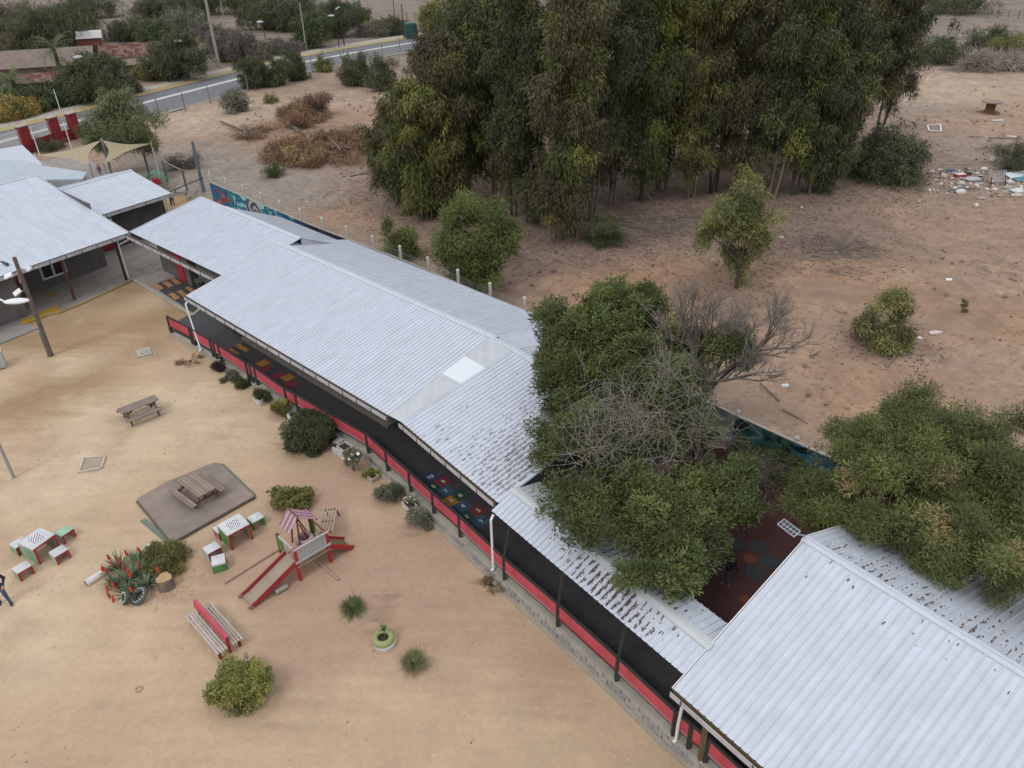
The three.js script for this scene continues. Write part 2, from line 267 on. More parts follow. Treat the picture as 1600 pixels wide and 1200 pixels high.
// paving round the left block, walkway deck
const paving = struct('pavement', polySlab([[-34.58, 0, -32.64], [-29.94, 0, -39.45], [-28.67, 0, -41.35], [-30.35, 0, -42.52], [-27.56, 0, -44.78], [-25.81, 0, -48.43], [-19.83, 0, -42.73], [-17.62, 0, -42.03], FA.P(2, 3, 0).toArray(), FA.P(-12, 12, 0).toArray(), [-32.14, 0, -68.1], [-45.69, 0, -81.94], [-60.55, 0, -64.38]], 0.012, 0.3), M.pave);
{
  const k = new MB(), edge = [[-25.81, 0, -48.43], [-27.56, 0, -44.78], [-28.38, 0, -43.51], [-30.35, 0, -42.52]];
  for (let i = 0; i < 3; i++) { const a = A3(edge[i]), b = A3(edge[i + 1]); a.y = b.y = 0.0; k.beam(a, b, i < 2 ? 0.13 : 0.3, 0.12 + i * 0.012); }
  k.build('kerb', std(0.40, 0.305, 0.115, 0.85, { map: T.mottle }), paving);
  const w = new MB(); w.quad([-30.37, 0.02, -42.57], [-29.95, 0.02, -41.78], [-28.53, 0.02, -43.57], [-29.08, 0.02, -44.51]); w.build('painted_marking', std(0.58, 0.34, 0.02, 0.85, { map: T.grain }), paving);
  const y2 = new MB(); y2.quad([-30.72, 0.02, -46.12], [-30.13, 0.02, -45.61], [-29.93, 0.02, -46.39], [-30.5, 0.02, -46.51]); y2.build('painted_marking', std(0.50, 0.30, 0.04, 0.9, { map: T.grain }), paving);
  const s = new MB(); s.beam([-25.81, 0, -48.43], [-19.83, 0, -42.73], 0.22, 0.07); s.beam([-19.83, 0, -42.73], [-19.58, 0.01, -43.87], 0.2, 0.07); s.build('kerb', M.concrete, paving);
  const e = new MB(); for (const [a, b] of [[[-29.94, 0, -39.45], [-28.67, 0, -41.35]]]) e.beam(a, b, 0.06, 0.07); e.build('kerb', M.concreteGrey, paving);
  // concrete slabs of the court: joints stand open between them
  for (const q of [[[-27.09, 0.03, -50.99], [-26.59, 0.03, -51.79], [-25.6, 0.03, -50.92], [-26.1, 0.03, -49.91]], [[-26.59, 0.03, -51.79], [-25.98, 0.03, -52.12], [-24.99, 0.03, -51.01], [-25.46, 0.03, -50.8]], [[-26.05, 0.03, -49.8], [-25.6, 0.03, -50.8], [-24.63, 0.03, -50.3], [-24.96, 0.03, -49.31]], [[-27, 0.03, -51.33], [-26.78, 0.03, -52.04], [-26.12, 0.03, -51.53], [-26.34, 0.03, -51.07]]].slice(0, 3))
    { const c = q.reduce((s, p) => s.add(A3(p)), V(0, 0, 0)).multiplyScalar(0.25); mesh('slab', polySlab(q.map((p) => A3(p).lerp(c, 0.05).toArray()), 0.035, 0.02), M.pave, paving); }
}
const railPts = [[-20.24, 0, -40.49], [-18.45, 0, -39.03], [-18.27, 0, -38.87], [-16.74, 0, -37.47], [-16.49, 0, -37.24], [-16.08, 0, -36.87], [-13.97, 0, -34.82], [-13.71, 0, -34.61], [-13.39, 0, -34.34], [-11.29, 0, -32.19], [-10.63, 0, -31.65], [-8.81, 0, -30.1], [-6.62, 0, -28.19], [-5.56, 0, -26.84], [-4.39, 0, -25.39], [-3.29, 0, -23.97], [-2.14, 0, -22.54], [-0.39, 0, -20.24], [1.45, 0, -18.02], [3.2, 0, -15.79], [4.65, 0, -13.85], [5.02, 0, -13.43], [5.41, 0, -12.99], [6.27, 0, -11.83], [7.18, 0, -10.54]].map(A3);
const railN = railPts.map((p, i) => { const t = railPts[Math.min(i + 1, railPts.length - 1)].clone().sub(railPts[Math.max(0, i - 1)]).setY(0).normalize(); return V(-t.z, 0, t.x).multiplyScalar(1); });  // towards the yard
if (railN[5].dot(V(-0.7, 0, 0.7)) < 0) railN.forEach((n) => n.negate());
const railOff = (i, d, y = 0) => railPts[i].clone().addScaledVector(railN[i], d).setY(y);
const deckStart = A3([-20.65, 0, -43.57]);
{
  const outer = railPts.map((p, i) => railOff(i, -0.27)), inner = [FD.P(12, 3, 0), FD.P(-9, 3, 0), FB.P(6, 3, 0), FB.P(0, 3.4, 0), FA.P(17, 3.6, 0), FA.P(-4, 3.6, 0)];
  struct('walkway_deck', polySlab([A3([-20.67, 0, -41.04]), ...outer, ...inner, A3([-19.66, 0, -46]), A3([-19.41, 0, -43.61])].map((p) => p.toArray()), 0.02, 0.3), M.deck);
  struct('walkway_floor', polySheet([A3([-20.67, 0, -41.04]), A3([-20.32, 0, -42.31]), A3([-19.41, 0, -43.61]), A3([-17.82, 0, -42.03]), A3([-15.54, 0, -38.93]), A3([-16.25, 0, -38.34]), A3([-16.87, 0, -37.77]), A3([-18.66, 0, -39.35])].map((p) => p.toArray()), 0.026), M.deckPale);
  struct('tiled_floor', polySheet([A3([-24.23, 0, -47.41]), A3([-22.98, 0, -48.74]), A3([-19.66, 0, -46]), A3([-18.65, 0, -42.77]), A3([-19.69, 0, -42.9])].map((p) => p.toArray()), 0.024), std(0.085, 0.08, 0.09, 0.9, { map: T.rubber }));
  // raised concrete strip along the classroom wall
  const st = new MB(); for (let i = 0; i < 3; i++) st.beam(FA.P(2.3 + i * 4.5, 2.1, 0.09), FA.P(2.3 + (i + 1) * 4.5, 2.1, 0.09), 1.0, 0.16);
  struct('wall_footpath', st.geo(), std(0.25, 0.225, 0.19, 0.95, { map: T.mottle }));
}
// painted rectangles on the tiled floor
{
  const t = tag(new THREE.Group(), 'orange rectangles painted in two rows on the dark floor by the red door', 'floor marking'); t.name = numbered('floor_marking'); scene.add(t);
  const m = std(0.62, 0.30, 0.13, 0.9, { map: T.rubber });
  for (const q of [[[-24.18, 0, -47.41], [-23.95, 0, -47.72], [-23.13, 0, -46.85], [-23.38, 0, -46.56]], [[-23.64, 0, -47.81], [-23.37, 0, -48.01], [-22.61, 0, -47.24], [-22.84, 0, -46.94]], [[-23.27, 0, -48.32], [-23.04, 0, -48.53], [-22.26, 0, -47.64], [-22.51, 0, -47.44]], [[-22.5, 0, -45.92], [-22.25, 0, -46.16], [-21.49, 0, -45.34], [-21.69, 0, -44.97]], [[-22.09, 0, -46.3], [-21.88, 0, -46.55], [-21.11, 0, -45.67], [-21.32, 0, -45.43]], [[-21.75, 0, -46.9], [-21.52, 0, -47.09], [-20.84, 0, -46.35], [-21.03, 0, -46.06]], [[-21.33, 0, -47.29], [-21.13, 0, -47.44], [-20.5, 0, -46.74], [-20.69, 0, -46.55]]])
    mesh('painted_rectangle', polySheet(q, 0.031), m, t);
  const t2 = tag(new THREE.Group(), 'two orange bars painted on the walkway behind the railing near the white downpipe', 'floor marking'); t2.name = numbered('floor_marking'); scene.add(t2);
  for (const q of [[[-15.93, 0, -38.63], [-15.8, 0, -38.93], [-14.95, 0, -38.14], [-15.08, 0, -37.85]], [[-16.26, 0, -38.27], [-16.09, 0, -38.41], [-15.31, 0, -37.64], [-15.47, 0, -37.57]]]) mesh('painted_bar', polySheet(q, 0.031), std(0.50, 0.24, 0.05, 0.9, { map: T.rubber }), t2);
}

// ------------------------------------------------------------------ school buildings
const UP = V(0, 1, 0);
function ribRoof(F, a0, a1, r0, h0, r1, h1, pitch = 0.235) {   // trapezoid-ribbed sheet; runs may change along the eave
  const f = (v, t) => Array.isArray(v) ? mixf(v[0], v[1], t) : v;
  const B = new MB(), n = Math.max(1, Math.round((a1 - a0) / pitch)), P = [], U = [], prof = [];
  for (let i = 0; i < n; i++) for (const [u, h] of [[0, 0], [0.70, 0], [0.755, 0.036], [0.865, 0.036], [0.92, 0]]) prof.push([(i + u) / n, h]);
  prof.push([1, 0]);
  for (let i = 0; i < prof.length - 1; i++) {
    const [t, p] = prof[i], [s, q] = prof[i + 1], a = mixf(a0, a1, t), b = mixf(a0, a1, s);
    const A = F.P(a, f(r0, t), f(h0, t) + p), D = F.P(a, f(r1, t), f(h1, t) + p), Bq = F.P(b, f(r0, s), f(h0, s) + q), C = F.P(b, f(r1, s), f(h1, s) + q);
    P.push(A, Bq, C, A, C, D); const L = 6;
    U.push(a, 0, b, 0, b, L, a, 0, b, L, a, L);
  }
  B.tris(P, U); return B;
}
function gutter(parent, F, a0, a1, run, h, step = 1.05) {
  const o = new MB(), e = run < 1e9 ? -0.12 : 0;
  o.beam(F.P(a0, run - 0.12, h - 0.13), F.P(a1, run - 0.12, h - 0.13), 0.014, 0.20); o.beam(F.P(a0, run - 0.06, h - 0.226), F.P(a1, run - 0.06, h - 0.226), 0.11, 0.012);
  o.build('gutter', M.gutter, parent);
  const d = new MB(); d.beam(F.P(a0 + 0.02, run - 0.06, h - 0.16), F.P(a1 - 0.02, run - 0.06, h - 0.16), 0.09, 0.05); d.build('gutter_debris', M.debris, parent);
  const b = new MB(); b.beam(F.P(a0, run + 0.02, h - 0.11), F.P(a1, run + 0.02, h - 0.11), 0.03, 0.2); b.build('fascia', F === FD || F === FB ? M.timber : std(0.19, 0.16, 0.135, 0.9, { map: T.wood }), parent);
  const bg = boxGeo(0.03, 0.21, 0.03);
  for (let a = a0 + 0.4; a < a1; a += step) { const m = mesh('bracket', bg, M.black, parent); m.position.copy(F.P(a, run - 0.135, h - 0.13)).sub(parent.position); m.rotation.y = Math.atan2(-F.d.z, F.d.x); }
}
function downpipe(parent, pts, m = M.white, r = 0.05) { const b = new MB(); for (let i = 0; i < pts.length - 1; i++) b.cyl(pts[i], pts[i + 1], r, r, 10); for (let i = 1; i < pts.length - 1; i++) b.at(new THREE.SphereGeometry(r * 1.04, 10, 8), pts[i]); return b.build('downpipe', m, parent); }
function wallSeg(parent, F, al0, ru0, al1, ru1, h, m, t = 0.14, y0 = -0.05) { const b = new MB(); b.beam(F.P(al0, ru0, (h + y0) / 2), F.P(al1, ru1, (h + y0) / 2), t, h - y0); return b.build('wall', m, parent); }
function ridgeCap(parent, F, a0, a1, run, h, s0, s1, w = 0.2, m = M.zinc) { // folded cap over a ridge, front and back slopes s0, s1
  const b = new MB(), y = h + 0.05; b.quad(F.P(a0, run - w, y - s0 * w), F.P(a1, run - w, y - s0 * w), F.P(a1, run, y), F.P(a0, run, y)); b.quad(F.P(a0, run, y), F.P(a1, run, y), F.P(a1, run + w, y - s1 * w), F.P(a0, run + w, y - s1 * w));
  b.quad(F.P(a0, run - w, y - s0 * w), F.P(a1, run - w, y - s0 * w), F.P(a1, run - w, y - s0 * w - 0.05), F.P(a0, run - w, y - s0 * w - 0.05));
  b.beam(F.P(a0, run, y - 0.004), F.P(a1, run, y - 0.004), 0.07, 0.03); return b.build('ridge_cap', m, parent);
}
function boxWalls(parent, F, a0, a1, r0, r1, h, m) { for (const q of [[a0, r0, a1, r0], [a0, r1, a1, r1]]) wallSeg(parent, F, ...q, h, m); for (const a of [a0, a1]) wallSeg(parent, F, a, r0 + 0.08, a, r1 - 0.08, h, m); }

// the long classroom block: far part, main part and the part after the bend
{
  const b = thing('classroom_block', 'long school building under a bending pale ribbed metal roof, running beside the red-panelled railing', 'building');
  const s = 0.206, h0 = 2.7, hA = (r) => h0 + s * r;
  ribRoof(FA, -11.6, 0, [2.0, 2.35], [hA(2.0), hA(2.35)], 7.4, hA(7.4)).build('roof_slope', M.zinc, b);
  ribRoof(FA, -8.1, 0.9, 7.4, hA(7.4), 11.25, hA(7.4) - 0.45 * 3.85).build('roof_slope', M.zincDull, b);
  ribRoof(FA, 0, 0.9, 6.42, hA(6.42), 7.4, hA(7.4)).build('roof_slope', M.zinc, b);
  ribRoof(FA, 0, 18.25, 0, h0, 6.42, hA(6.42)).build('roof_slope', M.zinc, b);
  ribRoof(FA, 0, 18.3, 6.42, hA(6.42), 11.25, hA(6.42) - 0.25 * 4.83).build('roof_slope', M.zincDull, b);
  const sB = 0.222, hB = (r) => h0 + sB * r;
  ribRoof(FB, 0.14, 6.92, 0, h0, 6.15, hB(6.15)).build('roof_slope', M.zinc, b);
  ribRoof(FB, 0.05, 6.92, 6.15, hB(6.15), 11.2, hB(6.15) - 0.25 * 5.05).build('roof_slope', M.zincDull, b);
  // plain flashing that closes the wedge at the bend, with one new white sheet let in
  const w0 = (t) => FA.P(18.2, 6.42 * t, hA(6.42 * t) + 0.012), w1 = (t) => FB.P(0.2, 6.2 * t, hB(6.2 * t) + 0.012);
  { const e = new MB(), yb = hA(6.42) - 0.25 * 4.83; e.quad(FA.P(18.28, 6.42, hA(6.42) - 0.004), FB.P(0.1, 6.15, hB(6.15) - 0.004), FB.P(0.1, 11.2, yb), FA.P(18.28, 11.25, yb)); e.build('flashing', M.zincDull, b); }
  let k = new MB(); k.quad(w0(0), w1(0), w1(0.50), w0(0.50)); k.quad(w0(0.72), w1(0.72), w1(1), w0(1)); k.build('flashing', M.flash, b);
  k = new MB(); k.quad(w0(0.50), w1(0.50), w1(0.72), w0(0.72)); k.build('flashing', std(0.68, 0.71, 0.75, 0.5), b).userData.label = 'new white sheet in the flashing';
  ridgeCap(b, FA, -8.1, 0.9, 7.4, hA(7.4), s, 0.45); ridgeCap(b, FA, 0, 18.6, 6.42, hA(6.42), s, 0.25); ridgeCap(b, FB, -0.3, 6.92, 6.15, hB(6.15), sB, 0.25);
  gutter(b, FA, 0, 18.2, 0, h0); gutter(b, FB, 0.1, 6.75, 0, h0); gutter(b, frame([FA.P(0, 2.0, 0).x, FA.P(0, 2.0, 0).z], [0.7235 + 0.0208, 0.6903 - 0.0218], [0.6903, -0.7235]), -11.6, -0.1, 0.0, hA(2.05), 1.2);
  // walls
  wallSeg(b, FA, -11.2, 3.4, 0.2, 3.6, 3.2, M.wallGrey); wallSeg(b, FA, 0.2, 2.7, 17.6, 2.7, 3.0, M.wallGrey); wallSeg(b, FA, 0.2, 2.78, 0.2, 3.52, 3.0, M.wallDark); wallSeg(b, FA, -11.2, 3.5, -11.2, 7.2, 3.2, M.wallGrey); wallSeg(b, FA, -8, 10.9, 18, 10.9, 2.4, M.wallGrey); wallSeg(b, FA, -11.2, 7.3, -8, 7.3, 4.0, M.wallGrey); wallSeg(b, FA, -8, 7.38, -8, 10.8, 2.4, M.wallGrey);
  wallSeg(b, FB, 0.4, 2.9, 6.6, 2.9, 3.0, M.wallGrey); wallSeg(b, FB, 6.6, 2.98, 6.6, 11, 2.7, M.wallGrey); wallSeg(b, FB, -0.5, 11.0, 6.6, 11.0, 2.55, M.wallGrey);
  k = new MB(); k.tris([FB.P(6.85, 0.1, 2.66), FB.P(6.85, 6.15, hB(6.15) - 0.04), FB.P(6.85, 11.1, 2.75), FB.P(6.85, 0.1, 2.66), FB.P(6.85, 11.1, 2.75), FB.P(6.85, 11.1, 2.6)]); k.build('gable_board', M.wallDark, b);
  k = new MB(); k.tris([FA.P(0.86, 7.4, hA(7.4) - 0.02), FA.P(0.86, 11.2, hA(7.4) - 0.45 * 3.8 - 0.02), FA.P(0.86, 7.4, hA(7.4) - 1.75)]); k.build('gable_board', M.gutter, b);
  k = new MB(); k.beam(FA.P(-11.63, 2.0, hA(2.0) - 0.03), FA.P(-11.63, 7.4, hA(7.4) - 0.03), 0.03, 0.14); k.beam(FA.P(-11.6, 7.43, hA(7.4) - 0.05), FA.P(-8.1, 7.43, hA(7.4) - 0.05), 0.03, 0.14); k.build('barge_board', M.gutter, b);
  k = new MB(); k.beam(FA.P(-8.75, 3.35, 1.02), FA.P(-7.85, 3.36, 1.02), 0.06, 2.04); const door = k.build('door', M.red, b);
  k = new MB(); k.beam(FA.P(-8.0, 3.31, 1.0), FA.P(-7.96, 3.31, 1.0), 0.05, 0.12); k.build('handle', M.steel, door);
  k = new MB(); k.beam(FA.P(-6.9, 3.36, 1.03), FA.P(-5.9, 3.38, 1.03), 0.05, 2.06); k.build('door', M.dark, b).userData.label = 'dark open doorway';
  for (const a of [4, 8, 12, 15.6]) { const w = new MB(); w.beam(FA.P(a, 2.6, 1.55), FA.P(a + 1.6, 2.6, 1.55), 0.05, 1.1); const win = w.build('window', M.glass, b); const f = new MB(); for (const y of [1.0, 2.1]) f.beam(FA.P(a - 0.06, 2.59, y), FA.P(a + 1.66, 2.59, y), 0.07, 0.07); for (const q of [-0.03, 0.8, 1.63]) f.beam(FA.P(a + q, 2.59, 1.04), FA.P(a + q, 2.59, 2.06), 0.07, 0.07); f.build('frame', M.white, win); }
  downpipe(b, [FA.P(0.35, -0.07, 2.54), FA.P(0.45, -0.3, 2.40), [-17.71, 0.06, -38.14], [-17.78, 0.04, -38.03]]);
}

// the narrow roof over the walkway
{
  const b = thing('covered_walkway', 'narrow pale ribbed metal roof over the walkway, half covered by the big tree', 'canopy roof');
  const h = (r) => 2.35 + 0.4 * r, hr = h(1.55);
  ribRoof(FD, -9.08, -0.02, 0.46, h(0.46), 1.55, hr).build('roof_slope', M.zinc, b);
  ribRoof(FD, -9.08, -0.06, 1.55, hr, 2.75, hr - 0.22 * 1.2).build('roof_slope', M.zincDull, b);
  ridgeCap(b, FD, -9.1, 0.05, 1.55, hr, 0.3, 0.2, 0.19, std(0.50, 0.53, 0.535, 0.5));
  let k = new MB(); k.beam(FD.P(-9, 0.6, 2.42), FD.P(0, 0.6, 2.42), 0.06, 0.1); k.build('beam', M.black, b);
  k = new MB(); k.beam(FD.P(-9, 2.6, 2.55), FD.P(0, 2.6, 2.55), 0.06, 0.1); k.build('beam', M.black, b);
  for (const [i, x] of [[17, -8.1], [18, -5.23], [19, -2.38]]) { k = new MB(); k.beam(railOff(i, 0.02, 1.08), FD.P(x, 0.50, 2.43), 0.085, 0.085); k.build('post', M.black, b); }
  for (const x of [-8.3, -5.2, -2.2]) { k = new MB(); k.beam(FD.P(x, 2.6, 0), FD.P(x, 2.6, 2.5), 0.08, 0.08); k.build('post', M.black, b); }
  downpipe(b, [FD.P(-8.93, 0.44, 2.46), FD.P(-8.9, 0.3, 2.3), [-0.82, 0.08, -20.66], [-0.89, 0.02, -20.66]]);
}
// the near hall
{
  const b = thing('near_hall', 'white ribbed metal roofed hall in the near right corner, cut by the frame', 'building');
  const h = (r) => 2.35 + 0.4 * r, hr = h(5.72);
  ribRoof(FD, 0, 11.0, 0, 2.35, 5.72, hr).build('roof_slope', M.zinc, b);
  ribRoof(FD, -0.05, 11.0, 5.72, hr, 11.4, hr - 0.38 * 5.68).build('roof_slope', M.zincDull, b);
  ridgeCap(b, FD, -0.08, 11.0, 5.72, hr, 0.4, 0.38, 0.17);
  gutter(b, FD, 0, 11, 0, 2.35, 2.4);
  let k = new MB(); k.beam(FD.P(-0.03, 0, 2.32), FD.P(-0.03, 5.7, hr - 0.03), 0.025, 0.12); k.beam(FD.P(-0.07, 5.74, hr - 0.03), FD.P(-0.07, 11.4, hr - 2.2), 0.025, 0.12); k.build('barge_board', M.white, b);
  wallSeg(b, FD, 0.5, 2.2, 11, 2.2, 3.1, M.wallGrey); wallSeg(b, FD, 0.5, 2.28, 0.5, 10.8, 2.6, M.wallGrey); wallSeg(b, FD, 0.5, 10.9, 11, 10.9, 2.4, M.wallGrey);
  k = new MB(); k.tris([FD.P(0.45, 2.3, 2.5), FD.P(0.45, 10.8, 2.5), FD.P(0.45, 5.72, hr - 0.06)]); k.build('gable_board', M.wallGrey, b);
  for (const [x, w] of [[1.05, 0.13], [4.2, 0.13], [7.4, 0.13]]) { k = new MB(); k.beam(FD.P(x, 0.30, 0), FD.P(x, 0.26, 2.3), w, w); k.build('post', M.timber, b); }
  downpipe(b, [FD.P(0.42, -0.06, 2.18), [4.65, 0.9, -13.56], [4.68, 0.05, -13.63], [4.59, 0.02, -13.57]]);
}
// the left block with the veranda
{
  const b = thing('veranda_block', 'grey-walled building with a wide pale ribbed roof and a veranda, at the left edge', 'building');
  const s = 0.236, h = (r) => 3.15 + s * r, hr = h(10.15);
  ribRoof(FE, -8, 8.45, 0, 3.15, 10.15, hr).build('roof_slope', M.zinc, b);
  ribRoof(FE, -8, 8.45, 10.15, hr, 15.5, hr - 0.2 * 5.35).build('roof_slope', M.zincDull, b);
  ridgeCap(b, FE, -8, 8.45, 10.15, hr, s, 0.2);
  gutter(b, FE, -8, 8.45, 0, 3.15);
  let k = new MB(); k.beam(FE.P(8.48, 0, 3.12), FE.P(8.48, 10.1, hr - 0.03), 0.03, 0.14); k.beam(FE.P(8.48, 10.2, hr - 0.03), FE.P(8.48, 15.5, hr - 1.1), 0.03, 0.14); k.build('barge_board', M.zincDull, b);
  wallSeg(b, FE, 0.95, 3.8, 8.3, 3.8, 3.9, M.wallGrey); wallSeg(b, FE, -8, 0.62, 0.9, 0.62, 3.15, M.wallGrey); wallSeg(b, FE, 0.9, 0.7, 0.9, 3.72, 3.5, M.wallDark); wallSeg(b, FE, 8.3, 3.88, 8.3, 15.4, 3.8, M.wallGrey);
  k = new MB(); k.beam(FE.P(8.42, 3.9, 3.85), FE.P(8.42, 10.1, 4.6), 0.06, 1.3); k.build('gable_board', M.wallGrey, b);
  const win = new MB(); win.beam(FE.P(3.85, 3.70, 1.4), FE.P(5.35, 3.70, 1.4), 0.05, 1.45); const wm = win.build('window', M.glass, b);
  const f = new MB(); for (const y of [0.66, 2.14]) f.beam(FE.P(3.76, 3.66, y), FE.P(5.44, 3.66, y), 0.1, 0.11); for (const q of [3.82, 4.6, 5.38]) f.beam(FE.P(q, 3.66, 0.71), FE.P(q, 3.66, 2.09), 0.1, 0.11); f.build('frame', M.white, wm);
  for (const [al, m, w] of [[7.5, M.black, 0.13], [3.79, std(0.12, 0.05, 0.04, 0.8), 0.13]]) { k = new MB(); k.beam(FE.P(al, 0.31, 0), FE.P(al, 0.31, 3.02), w, w); k.build('post', m, b); }
  downpipe(b, [FE.P(8.3, -0.08, 2.98), FE.P(8.25, 0.0, 2.7), FE.P(7.66, 0.26, 2.5), FE.P(7.66, 0.26, 0.1)], M.white, 0.055);
}
{
  const b = thing('rear_wing', 'smaller ribbed-roof wing with dark wall behind the veranda building', 'building');
  const s = 0.235, hr = 3.0 + s * 4.72;
  ribRoof(FE2, -2.2, 5.48, 0, 3.0, 4.72, hr).build('roof_slope', M.zinc, b);
  ribRoof(FE2, -2.2, 5.48, 4.72, hr, 9.0, hr - 0.25 * 4.28).build('roof_slope', M.zincDull, b);
  ridgeCap(b, FE2, -2.2, 5.5, 4.72, hr, s, 0.25); gutter(b, FE2, -1.5, 5.48, 0, 3.0);
  wallSeg(b, FE2, -2.2, 1.0, 5.2, 1.0, 3.1, M.wallDark); wallSeg(b, FE2, 5.2, 1.1, 5.2, 8.8, 3.2, M.wallGrey);
  let k = new MB(); k.beam(FE2.P(-0.6, 0.9, 1.1), FE2.P(0.6, 0.9, 1.1), 0.06, 2.1); k.build('door', M.redDark, b);
  downpipe(b, [FE2.P(5.3, 0.7, 2.7), FE2.P(5.3, 0.75, 0.05)]); downpipe(b, [FE2.P(0.35, 0.2, 2.8), FE2.P(0.35, 0.2, 0.05)]);
}
function slabRoof(name, label, pts, y, m, wallM, ribs) {   // a low roof seen over the others, with walls under it
  const b = thing(name, label, 'building'); const c = pts.reduce((s, p) => s.add(A3(p)), V(0, 0, 0)).multiplyScalar(1 / pts.length);
  mesh('roof', polySlab(pts, y, 0.14), m, b);
  for (let i = 0; i < pts.length; i++) { const a = A3(pts[i]).lerp(c, 0.04), d = A3(pts[(i + 1) % pts.length]).lerp(c, 0.04); a.y = d.y = (y - 0.15) / 2; const k = new MB(); k.beam(a, d, 0.1, y - 0.15); k.build('wall', wallM, b); }
  if (ribs) { const k = new MB(), [a, d, e, f] = pts.map(A3); for (let i = 0; i <= ribs; i++) { const p = a.clone().lerp(d, i / ribs), q = f.clone().lerp(e, i / ribs); p.y = q.y = y + 0.02; k.beam(p, q, 0.07, 0.05); } k.build('roof_rib', M.zinc, b); }
  return b;
}
slabRoof('flat_annex', 'building with a smooth blue-grey roof behind the veranda building', [[-47.11, 3.6, -66.44], [-41.85, 3.6, -66.11], [-38.76, 3.6, -64.16], [-34.24, 3.6, -62.03], [-33.81, 3.6, -60.25], [-37.19, 3.6, -60.11], [-38.25, 3.6, -58.35], [-41.55, 3.6, -57.27]], 3.6, M.zincBlue, std(0.42, 0.42, 0.44, 0.9, { map: T.mottle }));
slabRoof('front_office', 'small white ribbed roof nearest the red gate wall', [[-48.31, 3.2, -70.08], [-45.48, 3.2, -72.79], [-40.09, 3.2, -66.05], [-43.3, 3.2, -63.41]], 3.2, M.zinc, M.wallGrey, 14);

// ------------------------------------------------------------------ railing, retaining wall, hopscotch
{
  const b = thing('railing', 'long black railing with red panels along the edge of the walkway', 'railing');
  const N = railPts.length, H = 1.1;
  for (let i = 0; i < N; i++) {
    const p = railOff(i, 0.02), k = new MB(); k.beam(p.clone().setY(0), p.clone().setY(H - 0.02), 0.135, 0.135); k.build('post', M.black, b);
    if (i === N - 1) break;
    const q = railOff(i + 1, 0.02), at = (u, v, y) => u.clone().lerp(v, 1).setY(y), d = q.clone().sub(p).normalize();
    const a0 = p.clone().addScaledVector(d, 0.05), a1 = q.clone().addScaledVector(d, -0.05), L = a0.distanceTo(a1);
    let r = new MB(); r.beam(p.clone().addScaledVector(d, i ? 0 : -0.08).setY(H), q.clone().setY(H), 0.06, 0.045); r.build('top_rail', M.black, b);
    for (const y of [1.03, 0.40]) { r = new MB(); r.beam(a0.clone().setY(y), a1.clone().setY(y), 0.05, 0.055); r.build('rail', M.black, b); }
    r = new MB(); r.beam(a0.clone().setY(0.715), a1.clone().setY(0.715), 0.025, 0.58); r.build('panel', M.panelRed, b);
    r = new MB(); r.beam(a0.clone().addScaledVector(railN[i], 0.018).setY(0.455), a1.clone().addScaledVector(railN[i], 0.018).setY(0.455), 0.012, 0.05); r.build('panel_trim', i % 3 ? std(0.40, 0.22, 0.24, 0.8) : M.redDark, b);
  }
}
{
  const b = thing('retaining_wall', 'low block wall with a pale concrete ledge under the red railing', 'wall');
  const N = railPts.length, rnd = rng(5);
  const cap = new MB(), nv = new MB(), core = new MB(), foot = new MB();
  const blockG = [0, 1, 2].map((i) => boxGeo(0.372, 0.172, 0.12));
  const blockM = [M.block, std(0.46, 0.43, 0.39, 0.95, { map: T.mottle }), std(0.34, 0.33, 0.335, 0.95, { map: T.mottle })];
  const B = (i, d, y) => railOff(i, d, y);
  // one clean outer line (posts in pairs are merged)
  const pick = [0, 2, 4, 6, 8, 10, 11, 12, 13, 14, 15, 16, 17, 18, 19, 20, 22, 23, 24].filter((i) => i < N);
  for (let j = 0; j < pick.length - 1; j++) {
    const i = pick[j], k = pick[j + 1];
    cap.quad(B(i, -0.27, 0.01), B(k, -0.27, 0.01), B(k, 0.11, 0.0), B(i, 0.11, 0.0)); cap.quad(B(i, 0.11, 0.0), B(k, 0.11, 0.0), B(k, 0.115, -0.09), B(i, 0.115, -0.09));
    nv.beam(B(i, -0.27, 0.14), B(k, -0.27, 0.14), 0.07, 0.31);
    core.beam(B(i, -0.1, -0.55), B(k, -0.1, -0.55), 0.34, 0.95);
    const a = B(i, 0.06, 0), e = B(k, 0.06, 0), L = a.distanceTo(e), d = e.clone().sub(a).normalize(), turn = Math.atan2(-d.z, d.x), n = Math.max(1, Math.round(L / 0.4));
    const yb = yardH(a.x, a.z);
    for (let row = 0; row < 5; row++) {
      const y = -0.185 - row * 0.195; if (y + 0.09 < yb - 0.02) break;
      for (let q = 0; q < n; q++) {
        const f = (q + 0.5 + (row % 2 ? 0.25 : -0.2)) / n; if (f < 0.02 || f > 0.99) continue;
        const m = mesh('block', blockG[0], blockM[Math.floor(rnd() * 3)], b); m.position.copy(a).addScaledVector(d, f * L).setY(y).addScaledVector(railN[i], (rnd() - 0.5) * 0.03); m.rotation.set(0, turn + (rnd() - 0.5) * 0.03, (rnd() - 0.5) * 0.02);
      }
    }
    foot.beam(a.clone().addScaledVector(railN[i], 0.10).setY(yb - 0.02), e.clone().addScaledVector(railN[i], 0.10).setY(yardH(e.x, e.z) - 0.02), 0.14 + 0.12 * rnd(), 0.12);
  }
  cap.build('ledge', M.concrete, b); nv.build('kerb', M.navy, b); core.build('mortar', M.mortar, b); foot.build('footing', std(0.44, 0.38, 0.30, 0.95, { map: T.mottle, bumpMap: T.bumpy, bumpScale: 0.03 }), b);
}
const font = await new FontLoader().loadAsync('fonts/droid/droid_sans_bold.typeface.json');
